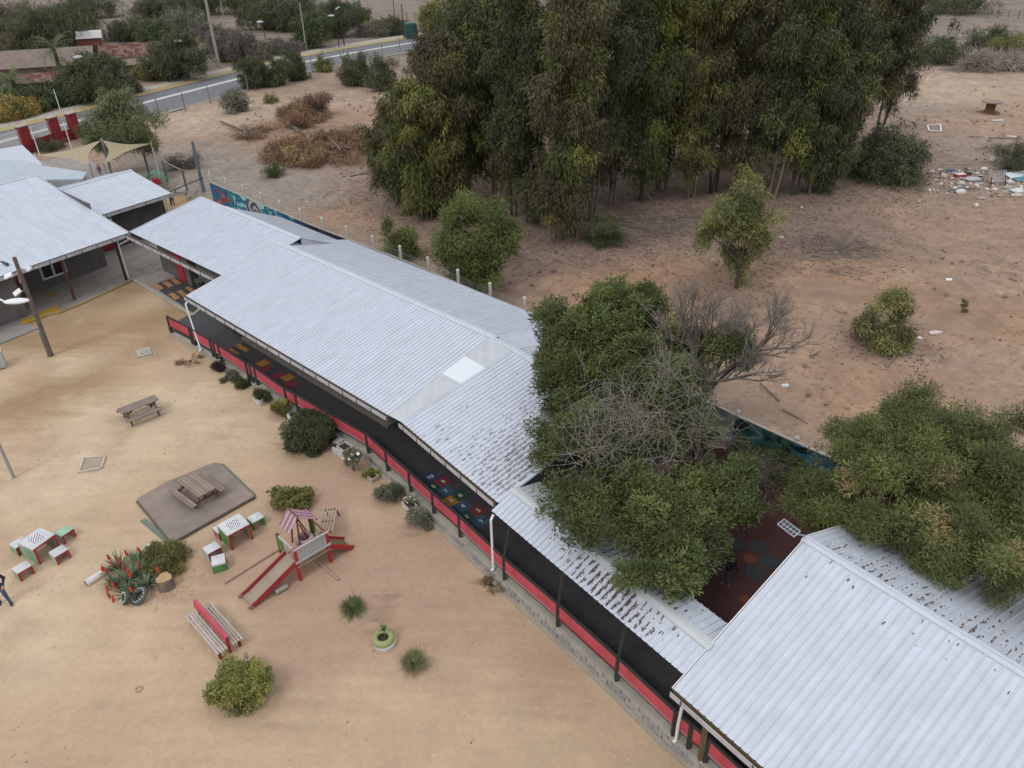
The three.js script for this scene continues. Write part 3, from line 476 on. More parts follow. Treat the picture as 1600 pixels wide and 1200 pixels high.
function numeral(txt, size, m, pos, turn, parent) {
  const g = new TextGeometry(txt, { font, size, depth: 0.003, curveSegments: 4, bevelEnabled: false }); g.computeBoundingBox(); const bb = g.boundingBox;
  g.translate(-(bb.min.x + bb.max.x) / 2, -(bb.min.y + bb.max.y) / 2, 0); g.rotateX(-Math.PI / 2); g.rotateY(turn);
  const t = mesh('numeral', g, m, parent); t.position.set(...pos); return t;
}
{
  const b = thing('hopscotch', 'numbered hopscotch squares 1 to 10 painted on the dark walkway', 'hopscotch');
  const C = { b: std(0.055, 0.12, 0.21, 0.85, { map: T.rubber }), r: std(0.24, 0.035, 0.045, 0.85, { map: T.rubber }), g: std(0.025, 0.085, 0.05, 0.85, { map: T.rubber }), o: std(0.52, 0.26, 0.03, 0.85, { map: T.rubber }), n: std(0.03, 0.055, 0.14, 0.85, { map: T.rubber }) };
  const turn = Math.atan2(-FB.n.z, FB.n.x), paint = std(0.5, 0.52, 0.5, 0.9);
  const tiles = [[[-1.37, 0.03, -23.37], 'b', '1'], [[-1.95, 0.03, -23.67], 'g', '2'], [[-1.49, 0.03, -24.03], 'r', '3'], [[-2.14, 0.03, -24.33], 'b', '4'], [[-2.64, 0.03, -24.68], 'o', '5'], [[-2.28, 0.03, -25.01], 'g', '6'], [[-2.91, 0.03, -25.32], 'b', '7'], [[-3.47, 0.03, -25.63], 'g', '8'], [[-3.06, 0.03, -25.95], 'r', '9'], [[-3.65, 0.03, -26.28], 'n', '10']];
  tiles.forEach(([p, c, n], i) => { const g = new THREE.BoxGeometry(0.60, 0.006, 0.60); g.rotateY(turn); const t = mesh('square', g, C[c], b); t.position.set(p[0], 0.024 + i * 0.0012, p[2]); numeral(n, 0.22, paint, [0, 0.004, 0], turn, t); });
}
{
  const b = thing('number_squares', 'faded coloured squares painted on the walkway behind the middle of the railing', 'floor marking');
  const C = [std(0.42, 0.20, 0.03, 0.9, { map: T.rubber }), std(0.26, 0.03, 0.045, 0.9, { map: T.rubber }), std(0.05, 0.055, 0.08, 0.9, { map: T.rubber })], turn = Math.atan2(-FA.n.z, FA.n.x);
  [[[-13.76, 0, -36.58], 0], [[-13.52, 0, -35.94], 1], [[-12.9, 0, -35.72], 2], [[-12.59, 0, -35.17], 1], [[-11.99, 0, -34.98], 0], [[-11.69, 0, -34.29], 1]].forEach(([p, c], i) => { const g = new THREE.BoxGeometry(0.62, 0.006, 0.62); g.rotateY(turn); const t = mesh('square', g, C[c], b); t.position.set(p[0], 0.025 + i * 0.0012, p[2]); });
}
{ // dark green wheeled bin by the doorway
  const b = thing('waste_bin', 'dark green bin standing by the dark doorway under the eave', 'bin', [-20.25, 0, -46.13]); b.position.y = 0.02;
  let k = new MB(); k.at(new THREE.CylinderGeometry(0.38, 0.30, 0.85, 14), [0, 0.43, 0]); k.build('body', std(0.03, 0.06, 0.045, 0.6), b); k = new MB(); k.at(new THREE.CylinderGeometry(0.42, 0.42, 0.06, 14), [0, 0.89, 0]); k.at(new THREE.SphereGeometry(0.36, 12, 6, 0, 7, 0, 1.2), [0, 0.78, 0], [0, 0, 0], [1, 0.5, 1]); k.build('lid', std(0.10, 0.13, 0.11, 0.6), b);
}

// ------------------------------------------------------------------ yard furniture
function onEdge(a, b, depth) {                          // base point and turn of a thing whose near top edge runs from a to b
  a = A3(a); b = A3(b); const d = b.clone().sub(a).setY(0), w = d.length(); d.normalize(); const z = V(-d.z, 0, d.x);
  const c = a.clone().add(b).multiplyScalar(0.5).addScaledVector(z, -depth / 2); c.y = yardH(c.x, c.z) - 0.01; return { p: c.toArray(), turn: Math.atan2(-d.z, d.x), w };
}
function archBench(t, w, d, h, th, top, side, edge, inner) {  // slab top on two slab sides, coloured front and back edges
  let k = new MB(); k.box(w, th, d - 0.02, [0, h - th / 2, 0]); k.build('top', top, t);
  for (const s of [-1, 1]) { k = new MB(); k.box(th, h - th - 0.003, d - 0.02, [s * (w / 2 - th / 2), (h - th) / 2, 0]); k.build('side', side, t); k = new MB(); k.box(0.012, h - th - 0.01, d - 0.06, [s * (w / 2 - th - 0.007), (h - th) / 2, 0]); k.build('inner_face', inner, t); }
  for (const s of [-1, 1]) { k = new MB(); k.box(w + 0.004, th * 0.96, 0.014, [0, h - th / 2 - 0.004, s * (d / 2 - 0.006)]); for (const e of [-1, 1]) k.box(th + 0.004, h - th - 0.004, 0.014, [e * (w / 2 - th / 2), (h - th) / 2, s * (d / 2 - 0.006)]); k.build('edge', edge, t); }
}
const topWhite = std(0.66, 0.68, 0.68, 0.7, { map: T.mottle }), beige = std(0.40, 0.35, 0.27, 0.9, { map: T.mottle }), mintW = std(0.50, 0.62, 0.53, 0.7, { map: T.mottle }), wornGreen = std(0.28, 0.45, 0.29, 0.8, { map: T.mottle });
function chessTable(e, label, side) {
  const o = onEdge(...e, 0.92), t = thing('chess_table', label, 'table', o.p, o.turn, 'chess tables in the yard'); archBench(t, 0.96, 0.92, 0.79, 0.085, topWhite, side, M.red, beige);
  const b = new MB(); b.box(0.5, 0.006, 0.5, [0, 0.793, 0]); const bd = b.build('chessboard', std(0.74, 0.74, 0.75, 0.6), t);
  const q = new MB(); for (let i = 0; i < 8; i++) for (let j = 0; j < 8; j++) if ((i + j) % 2) q.box(0.058, 0.003, 0.058, [(i - 3.5) * 0.0605, 0.7975, (j - 3.5) * 0.0605]); q.build('dark_squares', std(0.16, 0.13, 0.19, 0.7), bd);
}
chessTable([[-18.51, 0.48, -21.69], [-18.08, 0.48, -22.56]], 'white topped chess table with pale green side, left of the flower bed', wornGreen);
chessTable([[-11.24, 0.42, -22.35], [-10.56, 0.42, -23.02]], 'white topped chess table with bright green side beside the concrete slab', M.green);
function stool(e, label, top, side, edge, group, w = 0.54, d = 0.5) { const o = onEdge(...e, d), t = thing('stool', label, 'stool', o.p, o.turn, group); archBench(t, w, d, 0.42, 0.075, top, side, edge, beige); }
const gA = 'stools round the left chess table', gB = 'stools round the right chess table';
stool([[-18.07, 0.11, -22.8], [-17.82, 0.12, -23.27]], 'stool with a mint green top and red edge, right of the left chess table', M.mint, mintW, M.red, gA);
stool([[-17.77, 0.1, -21.67], [-17.47, 0.1, -22.08]], 'white stool with red edge in front of the left chess table on its right', topWhite, mintW, M.red, gA);
stool([[-18.77, 0.1, -20.81], [-18.44, 0.1, -21.26]], 'white stool with red edge nearest the person at the left edge', topWhite, wornGreen, M.red, gA);
stool([[-19.55, 0.12, -22.17], [-19.28, 0.12, -22.62]], 'white stool partly hidden behind the left chess table', topWhite, wornGreen, M.redDark, gA);
stool([[-10.65, 0.05, -23.47], [-10.28, 0.05, -23.84]], 'white topped stool with green edge and legs right of the chess table by the slab', topWhite, M.green, M.green, gB);
stool([[-11.9, 0.05, -21.74], [-11.51, 0.05, -22.13]], 'white stool with dark red edge left of the chess table by the slab', topWhite, mintW, std(0.25, 0.03, 0.05, 0.7), gB);
stool([[-11.84, 0.06, -22.9], [-11.49, 0.06, -23.27]], 'white stool with a faded red side tucked behind the chess table by the slab', topWhite, std(0.42, 0.16, 0.18, 0.8, { map: T.mottle }), M.redDark, gB);
{ const a = A3([-11.57, 0.04, -21.12]), b = A3([-11.07, 0.03, -21.32]), o = onEdge(a.toArray(), b.toArray(), 0.54), t = thing('stool', 'white stool turned so that its solid green side faces the camera', 'stool', o.p, o.turn + Math.PI / 2, gB); archBench(t, 0.54, 0.52, 0.42, 0.075, topWhite, M.green, std(0.25, 0.03, 0.05, 0.7), beige); }

function picnic(e, label, L, W, top, under) {
  const o = onEdge(...e, W), t = thing('picnic_table', label, 'picnic table', o.p, o.turn, 'wooden picnic tables in the yard'), rnd = rng(L * 1000 | 0), n = 6;
  for (let i = 0; i < n; i++) { const k = new MB(); k.box(L - 0.01 + rnd() * 0.03, 0.035, W / n - 0.012, [(rnd() - 0.5) * 0.02, 0.735 + (rnd() - 0.5) * 0.006, (i + 0.5) * W / n - W / 2]); k.build('plank', top[i % top.length], t); }
  for (const s of [-1, 1]) for (let j = 0; j < 2; j++) { const k = new MB(); k.box(L - 0.02 + rnd() * 0.03, 0.035, 0.125, [(rnd() - 0.5) * 0.02, 0.43, s * (W / 2 + 0.21 + j * 0.137)]); const m = k.build('seat_plank', top[(j + 1) % top.length], t); }
  for (const s of [-1, 1]) { const x = s * L * 0.36;
    for (const z of [-1, 1]) { const k = new MB(); k.beam([x, 0, z * (W / 2 + 0.22)], [x, 0.71, z * 0.17], 0.05, 0.09, [1, 0, 0]); k.build('leg', under, t); }
    let k = new MB(); k.box(0.045, 0.09, W + 0.78, [x + 0.05 * s, 0.368, 0]); k.box(0.045, 0.08, W - 0.06, [x + 0.05 * s, 0.676, 0]); k.build('cross_beam', under, t);
    k = new MB(); k.beam([x - 0.02 * s, 0.38, 0], [s * 0.1, 0.70, 0], 0.05, 0.08, [0, 0, 1]); k.build('brace', under, t); }
}
const w2 = std(0.30, 0.24, 0.22, 0.95, { map: T.wood }), w3 = std(0.40, 0.30, 0.25, 0.95, { map: T.wood });
picnic([[-19.01, 0.52, -30.98], [-17.71, 0.52, -32.2]], 'grey wooden picnic table standing on bare sand in the upper left yard', 1.84, 0.66, [M.oldWood, w2], std(0.20, 0.15, 0.12, 0.95, { map: T.wood }));
picnic([[-14.59, 0.43, -25.87], [-13.18, 0.41, -24.7]], 'brown wooden picnic table standing on the concrete slab', 1.83, 0.80, [M.oldWood, w3, w2], M.oldWoodDark);
{
  const P = [[-13.74, -0.27, -27.93], [-13.43, -0.27, -27.88], [-11.17, -0.31, -25.49], [-13.73, -0.32, -22.69], [-16.2, -0.27, -25.32], [-16.2, -0.27, -25.53], [-15.37, -0.26, -26.63]], yy = P[4][1];
  const s = thing('concrete_slab', 'square grey concrete slab under the brown picnic table', 'slab'); mesh('slab', polySlab(P, yy + 0.05, 0.35), std(0.30, 0.243, 0.20, 0.95, { map: T.mottle, bumpMap: T.bumpy, bumpScale: 0.012 }), s);
  const k = new MB(); for (const [a, b] of [[2, 3], [3, 4]]) { const p = A3(P[a]), q = A3(P[b]); p.y = q.y = yy; k.beam(p, q, 0.07, 0.13); } k.build('border', std(0.17, 0.15, 0.135, 0.95, { map: T.wood }), s);
  for (const [a, b, lab, m] of [[[-13.38, -0.25, -27.8], [-11.28, -0.29, -25.59], 'teal painted board along the right edge of the concrete slab', std(0.12, 0.20, 0.18, 0.8, { map: T.wood })], [[-15.5, -0.29, -24.18], [-13.95, -0.31, -22.88], 'pale green board lying left of the concrete slab', std(0.20, 0.27, 0.22, 0.8, { map: T.wood })]]) { const k2 = new MB(); k2.beam(a, b, 0.2, 0.05); const o = k2.build('board', m); tag(o, lab, 'board'); }
}
{ // double bench
  const o = onEdge([-11.74, 0.01, -18.74], [-10.06, -0.02, -17.06], 0.94), t = thing('double_bench', 'white slatted double bench with a red backrest plank down its middle', 'bench', o.p, o.turn), rnd = rng(77), L = 2.42;
  const ws = [std(0.66, 0.65, 0.64, 0.75, { map: T.wood }), std(0.60, 0.59, 0.55, 0.8, { map: T.wood }), std(0.62, 0.58, 0.48, 0.8, { map: T.wood })];
  for (const s of [-1, 1]) for (let i = 0; i < 4; i++) { const k = new MB(); k.box(L + (rnd() - 0.5) * 0.04, 0.03, 0.07, [0, 0.405 + (rnd() - 0.5) * 0.008, s * (0.13 + i * 0.102)]); k.build('slat', ws[s > 0 ? (i % 2) : 2 - (i % 2)], t); }
  for (const x of [-0.8, 0, 0.8]) { const k = new MB(); k.box(0.06, 0.05, 0.9, [x, 0.364, 0]); k.build('cross_beam', ws[1], t); }
  for (const x of [-1.05, 1.05]) for (const z of [-1, 1]) { const k = new MB(); k.box(0.09, 0.37, 0.09, [x, 0.185, z * 0.36]); k.build('leg', M.redDark, t); }
  for (const s of [-1, 1]) { const k = new MB(); k.box(2.36, 0.24, 0.03, [-0.02, 0.70, s * 0.055], [s * -0.2, 0, 0]); k.build('back_plank', M.panelRed, t); }
  const top = new MB(); top.box(2.36, 0.03, 0.13, [-0.02, 0.83, 0]); top.build('back_rail', std(0.62, 0.09, 0.14, 0.6, { map: T.wood }), t);
  for (const x of [-1.1, 1.05]) { const k = new MB(); k.box(0.09, 0.84, 0.07, [x, 0.42, 0]); k.build('back_post', M.red, t); }
}
{ // play tower with slide, well and ramps
  const a = A3([-8.15, -0.42, -20.76]), b = A3([-7.22, -0.42, -21.65]), d = b.clone().sub(a).setY(0).normalize();
  const t = thing('play_tower', 'red and white wooden play tower with a slide and a little roofed well', 'play structure', [a.x, yardH(a.x, a.z) - 0.01, a.z], Math.atan2(-d.z, d.x));
  let k; const W = 1.35, slatW = std(0.62, 0.65, 0.70, 0.7, { map: T.wood }), pinkS = std(0.44, 0.20, 0.27, 0.7, { map: T.wood }), pinkL = std(0.66, 0.52, 0.58, 0.7, { map: T.wood });
  for (const [x, z, h, m] of [[0, 0, 1.62, M.red], [W, 0, 1.62, M.red], [0, -1.25, 1.55, M.oldWoodDark], [W + 0.05, -1.25, 1.55, M.oldWoodDark]]) { k = new MB(); k.box(0.11, h, 0.11, [x, h / 2, z]); k.build('post', m, t); }
  for (let i = 0; i < 4; i++) { k = new MB(); k.box(W - 0.1, 0.03, 0.18, [W / 2, 0.88, -0.10 - i * 0.19]); k.build('floor_plank', M.playWood, t); }
  for (let i = 0; i < 8; i++) { k = new MB(); k.box(0.135, 0.66, 0.022, [0.13 + i * 0.156, 1.22, 0.03], [0, 0, 0]); k.build('slat', slatW, t); }
  for (const y of [1.58, 0.96]) { k = new MB(); k.box(W + 0.16, 0.075, 0.05, [W / 2, y, 0.075]); k.build('rail', slatW, t); }
  k = new MB(); k.box(W + 0.12, 0.05, 0.04, [W / 2, 0.72, 0.07]); k.build('rail', M.playWood, t);
  k = new MB(); k.beam([0, 1.5, -0.06], [0, 1.45, -1.2], 0.05, 0.07); k.build('rail', slatW, t); k = new MB(); k.beam([W + 0.03, 1.5, -0.06], [W + 0.05, 1.45, -1.2], 0.05, 0.07); k.build('rail', M.oldWoodDark, t);
  for (const [x, z0, z1] of [[-0.03, -0.86, -1.3], [W + 0.08, -1.0, -1.45]]) { k = new MB(); k.beam([x, 1.12, z0], [x, 1.12, z1], 0.04, 0.6); k.build('side_panel', M.green, t); }
  for (let i = 0; i < 4; i++) { k = new MB(); k.box(0.03, 0.6, 0.11, [-0.01, 1.16, -0.68 - i * 0.0], [0, 0, 0]); if (!i) k.build('slat', slatW, t); }
  // slide
  k = new MB(); k.quad([-0.02, 0.9, -0.04], [-0.02, 0.9, -0.70], [-1.72, 0.17, -0.72], [-1.72, 0.17, -0.04]); k.quad([-1.72, 0.17, -0.04], [-1.72, 0.17, -0.72], [-2.0, 0.12, -0.72], [-2.0, 0.12, -0.04]); k.build('slide_bed', std(0.42, 0.36, 0.29, 0.6, { map: T.wood }), t);
  for (const z of [0.0, -0.76]) { k = new MB(); k.beam([0.02, 0.95, z], [-1.75, 0.20, z], 0.05, 0.24); k.beam([-1.70, 0.215, z], [-2.06, 0.13, z], 0.048, 0.18); k.build('slide_side', M.red, t); k = new MB(); k.beam([0.02, 1.085, z], [-1.78, 0.325, z], 0.055, 0.025); k.beam([-1.76, 0.32, z], [-2.06, 0.235, z], 0.054, 0.024); k.cyl([-2.07, 0.15, z - 0.03], [-2.07, 0.15, z + 0.03], 0.09, 0.09, 10); k.build('slide_edge', std(0.50, 0.30, 0.25, 0.8, { map: T.wood }), t); }
  k = new MB(); k.box(0.08, 0.12, 0.85, [-1.95, 0.04, -0.38]); k.build('slide_foot', M.playWood, t);
  // right ramp with cleats
  k = new MB(); k.quad([W + 0.05, 0.80, -0.05], [W + 0.05, 0.80, -0.62], [W + 1.0, 0.06, -0.62], [W + 1.0, 0.06, -0.05]); k.build('ramp', M.playWood, t);
  for (let i = 0; i < 5; i++) { k = new MB(); const f = 0.12 + i * 0.18; k.box(0.05, 0.04, 0.6, [W + 0.05 + f * 0.95, 0.83 - f * 0.74, -0.34]); k.build('cleat', M.oldWoodDark, t); }
  k = new MB(); k.beam([W + 0.05, 0.78, 0.0], [W + 1.03, 0.05, 0.0], 0.05, 0.2); k.build('ramp_side', M.red, t); k = new MB(); k.beam([W + 0.05, 0.78, -0.67], [W + 1.03, 0.05, -0.67], 0.05, 0.2); k.build('ramp_side', M.red, t);
  // slatted gangway behind
  const gd = V(0.60, -0.22, -0.80), gx = V(0.80, 0, 0.60);
  for (let i = 0; i < 5; i++) { const s0 = V(1.50, 0.92, -0.78).addScaledVector(gx, -0.05 + i * 0.125); k = new MB(); k.beam(s0, s0.clone().addScaledVector(gd, 1.95), 0.062, 0.03); k.build('gangway_slat', std(0.55, 0.46, 0.36, 0.9, { map: T.wood }), t); }
  for (const s of [0.05, 0.9, 1.85]) { const c = V(1.50, 0.89, -0.78).addScaledVector(gd, s); k = new MB(); k.beam(c.clone().addScaledVector(gx, -0.05), c.clone().addScaledVector(gx, 0.46), 0.06, 0.05); k.build('cross_beam', M.oldWoodDark, t); }
  for (const s of [0, 0.42]) { const c = V(1.50, 0.88, -0.78).addScaledVector(gd, 1.88).addScaledVector(gx, s); k = new MB(); k.beam(c, [c.x + 0.1, 0, c.z + 0.02], 0.06, 0.06); k.build('leg', M.oldWoodDark, t); }
  // well
  const lathe = new THREE.LatheGeometry([[0.20, 0.02], [0.20, 0.74], [0.24, 0.79], [0.33, 0.78], [0.37, 0.70], [0.36, 0.4], [0.37, 0.02]].map((p) => new THREE.Vector2(...p)), 24);
  k = new MB(); k.at(lathe, [1.0, 0, -1.18]); k.build('well_ring', std(0.60, 0.44, 0.44, 0.8, { map: T.mottle }), t); k = new MB(); k.at(new THREE.CircleGeometry(0.2, 20), [1.0, 0.45, -1.18], [-Math.PI / 2, 0, 0]); k.build('well_floor', M.dark, t);
  for (const [p, q] of [[[0.62, 0.5, -0.9], [0.80, 1.95, -1.05]], [[1.34, 0.5, -1.5], [0.86, 1.95, -1.48]], [[0.84, 1.6, -1.02], [1.12, 0.62, -1.16]], [[0.62, 0.5, -1.5], [0.80, 1.95, -1.5]]]) { k = new MB(); k.beam(p, q, 0.05, 0.05); k.build('well_post', M.redDark, t); }
  for (const s of [-1, 1]) for (let i = 0; i < 6; i++) { const z0 = -1.66 + i * 0.125, x1 = s < 0 ? 0.33 : 1.52, y1 = 1.47; k = new MB(); k.beam([0.80 + s * 0.01, 2.02, z0], [x1, y1, z0], 0.118, 0.022); k.build('roof_plank', i % 2 ? pinkL : pinkS, t); }
  k = new MB(); k.cyl([1.54, 1.47, -1.75], [1.54, 1.47, -0.95], 0.05, 0.05, 8); k.build('roof_edge', pinkS, t); k = new MB(); k.cyl([0.80, 2.04, -1.76], [0.80, 2.04, -0.93], 0.035, 0.035, 6); k.build('roof_ridge', M.oldWoodDark, t);
}
for (const [a, b, lab] of [[[-10.98, -0.35, -20.61], [-9.27, -0.35, -22.47], 'long thin pole lying on the sand left of the play tower'], [[-7.9, -0.37, -21.89], [-6.7, -0.39, -20.71], 'short thin pole lying on the sand in front of the play tower']]) { const k = new MB(); k.cyl(a, b, 0.045, 0.04, 7); tag(k.build('wooden_pole', std(0.56, 0.40, 0.31, 0.95, { map: T.wood })), lab, 'pole'); }
{ const k = new MB(); k.cyl([-8.92, -0.32, -20.05], [-8.58, -0.32, -20.39], 0.12, 0.12, 10); tag(k.build('log', std(0.60, 0.53, 0.44, 0.95, { map: T.bark })), 'short pale log lying beside the slide', 'log'); }

// ------------------------------------------------------------------ manholes, planters, tyres
{
  const p = [-21.04, -0.13, -38.22], t = thing('manhole_cover', 'round-edged concrete cover in the sand near the railing end', 'manhole cover', p, 0.5); t.position.y += 0.02; let k = new MB(); k.box(0.78, 0.1, 0.95, [0, 0.01, 0]); k.build('cover', M.concrete, t); k = new MB(); k.at(new THREE.CylinderGeometry(0.7, 0.85, 0.06, 18), [0, -0.03, 0]); k.build('surround', std(0.43, 0.32, 0.21, 1, { map: T.grain }), t); k = new MB(); k.cyl([-0.1, 0.055, 0.1], [-0.1, 0.066, 0.1], 0.05, 0.05, 8); k.build('lifting_hole', M.dark, t);
  const P = [[-19.91, -0.2, -28.41], [-18.99, -0.21, -28.54], [-18.77, -0.22, -27.64], [-19.66, -0.22, -27.38]], c = P.reduce((s, q) => s.add(A3(q)), V(0, 0, 0)).multiplyScalar(0.25), t2 = thing('inspection_cover', 'square concrete inspection cover with a raised frame on the sand', 'manhole cover', [c.x, c.y - 0.03, c.z]);
  const L = P.map((q) => A3(q).sub(t2.position).setY(0)); k = new MB(); for (let i = 0; i < 4; i++) k.beam(L[i].clone().setY(0.03), L[(i + 1) % 4].clone().setY(0.03), 0.1, 0.09); k.build('rim', std(0.58, 0.52, 0.40, 0.9, { map: T.mottle }), t2); mesh('cover', polySlab(L.map((q) => q.clone().multiplyScalar(0.84).toArray()), 0.05, 0.06), std(0.44, 0.36, 0.28, 0.95, { map: T.mottle }), t2);
}
function tyre(name, label, pos, R, r, m, tilt = [0, 0, 0], dots, rv = r * 0.72) {
  if (tilt.isVector3) { const u = new THREE.Euler().setFromQuaternion(new THREE.Quaternion().setFromUnitVectors(UP, tilt.normalize())); tilt = [u.x, u.y, u.z]; }
  const t = thing(name, label, 'tyre', pos); const k = new MB();
  const prof = []; for (let i = 0; i <= 16; i++) { const a = i / 16 * Math.PI * 1.75 + Math.PI * 1.13; prof.push(new THREE.Vector2(R - r + Math.cos(a) * r, Math.sin(a) * rv)); }
  k.at(new THREE.LatheGeometry(prof, 28), [0, 0, 0], tilt); k.build('tyre_body', m, t);
  const e = new THREE.Euler(...tilt);
  if (dots) { const q = new MB(); for (let i = 0; i < 14; i++) { const a = i / 14 * 6.283; for (const s of dots) q.at(new THREE.SphereGeometry(0.028, 8, 6), V(Math.cos(a) * (R - r * 0.95), s * r * 0.70, Math.sin(a) * (R - r * 0.95)).applyEuler(e)); } q.build('painted_dots', std(0.62, 0.64, 0.66, 0.7), t); }
  return t;
}
{
  const p = [-4.6, -0.48, -17.81], t = tyre('tyre_planter', 'yellow-green painted tyre planter with a white base and a dark middle', [p[0], p[1] + 0.22, p[2]], 0.40, 0.115, std(0.36, 0.38, 0.16, 0.75, { map: T.mottle }), [0, 0, 0], null, 0.15);
  let k = new MB(); k.at(new THREE.CylinderGeometry(0.40, 0.38, 0.16, 26), [0.03, -0.14, 0.03]); k.build('base', M.whitePaint, t); k = new MB(); k.at(new THREE.CircleGeometry(0.24, 20), [0, -0.02, 0], [-Math.PI / 2, 0, 0]); k.build('soil', M.soil, t);
  const q = [-14.3, -0.37, -19.76], q2 = [-13.87, -0.37, -19.9];
  tyre('tyre', 'small green tyre with white dots standing upright at the front of the aloe bed', [q[0], q[1] + 0.26, q[2]], 0.29, 0.115, std(0.06, 0.095, 0.06, 0.75, { map: T.mottle }), V(-0.75, 0.55, 0.6), [-1, 1]);
  tyre('tyre', 'dark tyre with white dots half upright beside the aloe bed', [q2[0], q2[1] + 0.17, q2[2]], 0.37, 0.11, std(0.085, 0.10, 0.085, 0.8, { map: T.mottle }), V(-0.45, 0.9, 0.35), [-1, 1]);
}
function boxPlanter(label, pos, w, d, h, turn, m = M.whitePaint) { const t = thing('planter', label, 'planter', pos, turn); let k = new MB(); for (const s of [-1, 1]) { k.box(w, h, 0.045, [0, h / 2, s * (d / 2 - 0.022)]); k.box(0.045, h, d - 0.09, [s * (w / 2 - 0.022), h / 2, 0]); } k.build('box', m, t); k = new MB(); k.box(w - 0.1, 0.04, d - 0.1, [0, h - 0.08, 0]); k.build('soil', M.soil, t); return t; }
const tw = Math.atan2(-FB.d.z, FB.d.x), tA = Math.atan2(-FA.d.z, FA.d.x);
boxPlanter('white box planter holding a clipped bush under the wall', [-12.95, -0.25, -33.05], 0.62, 0.5, 0.3, tA);
boxPlanter('white box planter with dry stalks beside the big dark bush', [-10.83, -0.29, -31.4], 0.62, 0.45, 0.32, tA);
{ const t = boxPlanter('stacked white planks and planter box with bare soil by the block wall', [-7.85, -0.34, -28.73], 0.62, 0.52, 0.34, tA); let k = new MB(); for (let i = 0; i < 4; i++) { k = new MB(); k.box(0.8 - i * 0.03, 0.06, 0.1, [-0.05, 0.06 + i * 0.07, 0.40 - i * 0.015], [0, 0.04 * i, 0]); k.build('plank', M.whitePaint, t); } k = new MB(); k.box(0.36, 0.06, 0.45, [-0.55, 0.34, -0.05], [0, 0.2, 0.12]); k.build('plank', M.whitePaint, t); }
boxPlanter('pale worn planter filled with yellow-green succulents', [-6.33, -0.38, -26.74], 0.62, 0.4, 0.24, tA, std(0.50, 0.44, 0.35, 0.9, { map: T.mottle }));
boxPlanter('white trough planter with a spiky pale plant', [-4.41, -0.41, -24.72], 0.62, 0.42, 0.26, tw);
{ const t = thing('flower_pot', 'small white pot beside the grey bush at the foot of the wall', 'pot', [-3.58, -0.43, -23.64]); const k = new MB(); k.at(new THREE.LatheGeometry([[0.02, 0], [0.12, 0], [0.17, 0.24], [0.14, 0.24], [0.11, 0.05]].map((p) => new THREE.Vector2(...p)), 16), [0, 0, 0]); k.build('pot', M.whitePaint, t); const s = new MB(); s.at(new THREE.CircleGeometry(0.14, 12), [0, 0.2, 0], [-Math.PI / 2, 0, 0]); s.build('soil', M.soil, t); }
{ // stump, log edging, chips
  const p = [-13.12, -0.38, -20.49], t = thing('tree_stump', 'freshly cut tree stump with a pale orange top', 'stump', p); let k = new MB(); const g = new THREE.CylinderGeometry(0.27, 0.31, 0.5, 18, 3); const q = g.attributes.position; for (let i = 0; i < q.count; i++) { const a = Math.atan2(q.getZ(i), q.getX(i)), f = 1 + 0.09 * Math.sin(a * 3 + 1) + 0.05 * Math.sin(a * 7); q.setX(i, q.getX(i) * f); q.setZ(i, q.getZ(i) * f); } g.computeVertexNormals(); k.at(g, [0, 0.24, 0]); k.build('bark', M.barkPale, t);
  k = new MB(); const s = new THREE.Shape(); for (let i = 0; i < 40; i++) { const a = i / 40 * 6.283, f = 0.27 * (1 + 0.09 * Math.sin(a * 3 + 1) + 0.05 * Math.sin(a * 7)); s[i ? 'lineTo' : 'moveTo'](Math.cos(a) * f, -Math.sin(a) * f); } k.at(new THREE.ShapeGeometry(s), [0, 0.496, 0], [-Math.PI / 2, 0, 0]); k.build('cut_face', std(0.62, 0.42, 0.22, 0.9, { map: T.wood }), t);
  const rnd = rng(9), cm = std(0.52, 0.36, 0.21, 0.95); for (let i = 0; i < 30; i++) { const a = rnd() * 3.6 - 1.2, r = 0.4 + rnd() * 0.85; }
  const ch = new MB(); for (let i = 0; i < 60; i++) { const a = rnd() * 3.9 - 1.3, r = 0.36 + rnd() * rnd() * 1.2, x = p[0] + Math.cos(a) * r, z = p[2] + Math.sin(a) * r; ch.box(0.06 + rnd() * 0.16, 0.015, 0.02 + rnd() * 0.04, [x, yardH(x, z) + 0.015, z], [0, rnd() * 6, (rnd() - 0.5) * 0.4]); } const c = ch.build('wood_chips', cm); tag(c, 'pale wood chips scattered round the cut stump', 'wood chips', null, 'stuff');
  for (const [a, b, lab] of [[[-16.2, -0.27, -20.61], [-15.66, -0.26, -21.36], 'white hollow log edging the left end of the flower bed'], [[-14.96, -0.26, -21.92], [-14.52, -0.26, -22.58], 'white log edging behind the aloes']]) { const o = thing('log', lab, 'log'); let k2 = new MB(); k2.cyl(a, b, 0.15, 0.13, 12, true); k2.build('shell', std(0.80, 0.78, 0.74, 0.9, { map: T.mottle }), o); k2 = new MB(); k2.cyl(A3(a).add(V(0.02, 0.02, 0)), A3(b).add(V(0, 0.02, 0)), 0.11, 0.10, 10, true); k2.build('hollow', std(0.32, 0.27, 0.23, 1, { map: T.bark }), o); }
  for (const [q, lab, r] of [[[-12.93, -0.36, -22.29], 'pinkish stone block right of the ground-cover plants', 0.5], [[-13.09, -0.36, -22.11], 'flat pale stone next to the ground-cover plants', 1.0]]) { const b = new MB(); b.box(0.26, 0.13, 0.2, [q[0], q[1] + 0.05, q[2]], [0, r, 0]); tag(b.build('stone', std(0.46, 0.31, 0.24, 0.95, { map: T.mottle })), lab, 'stone'); }
}
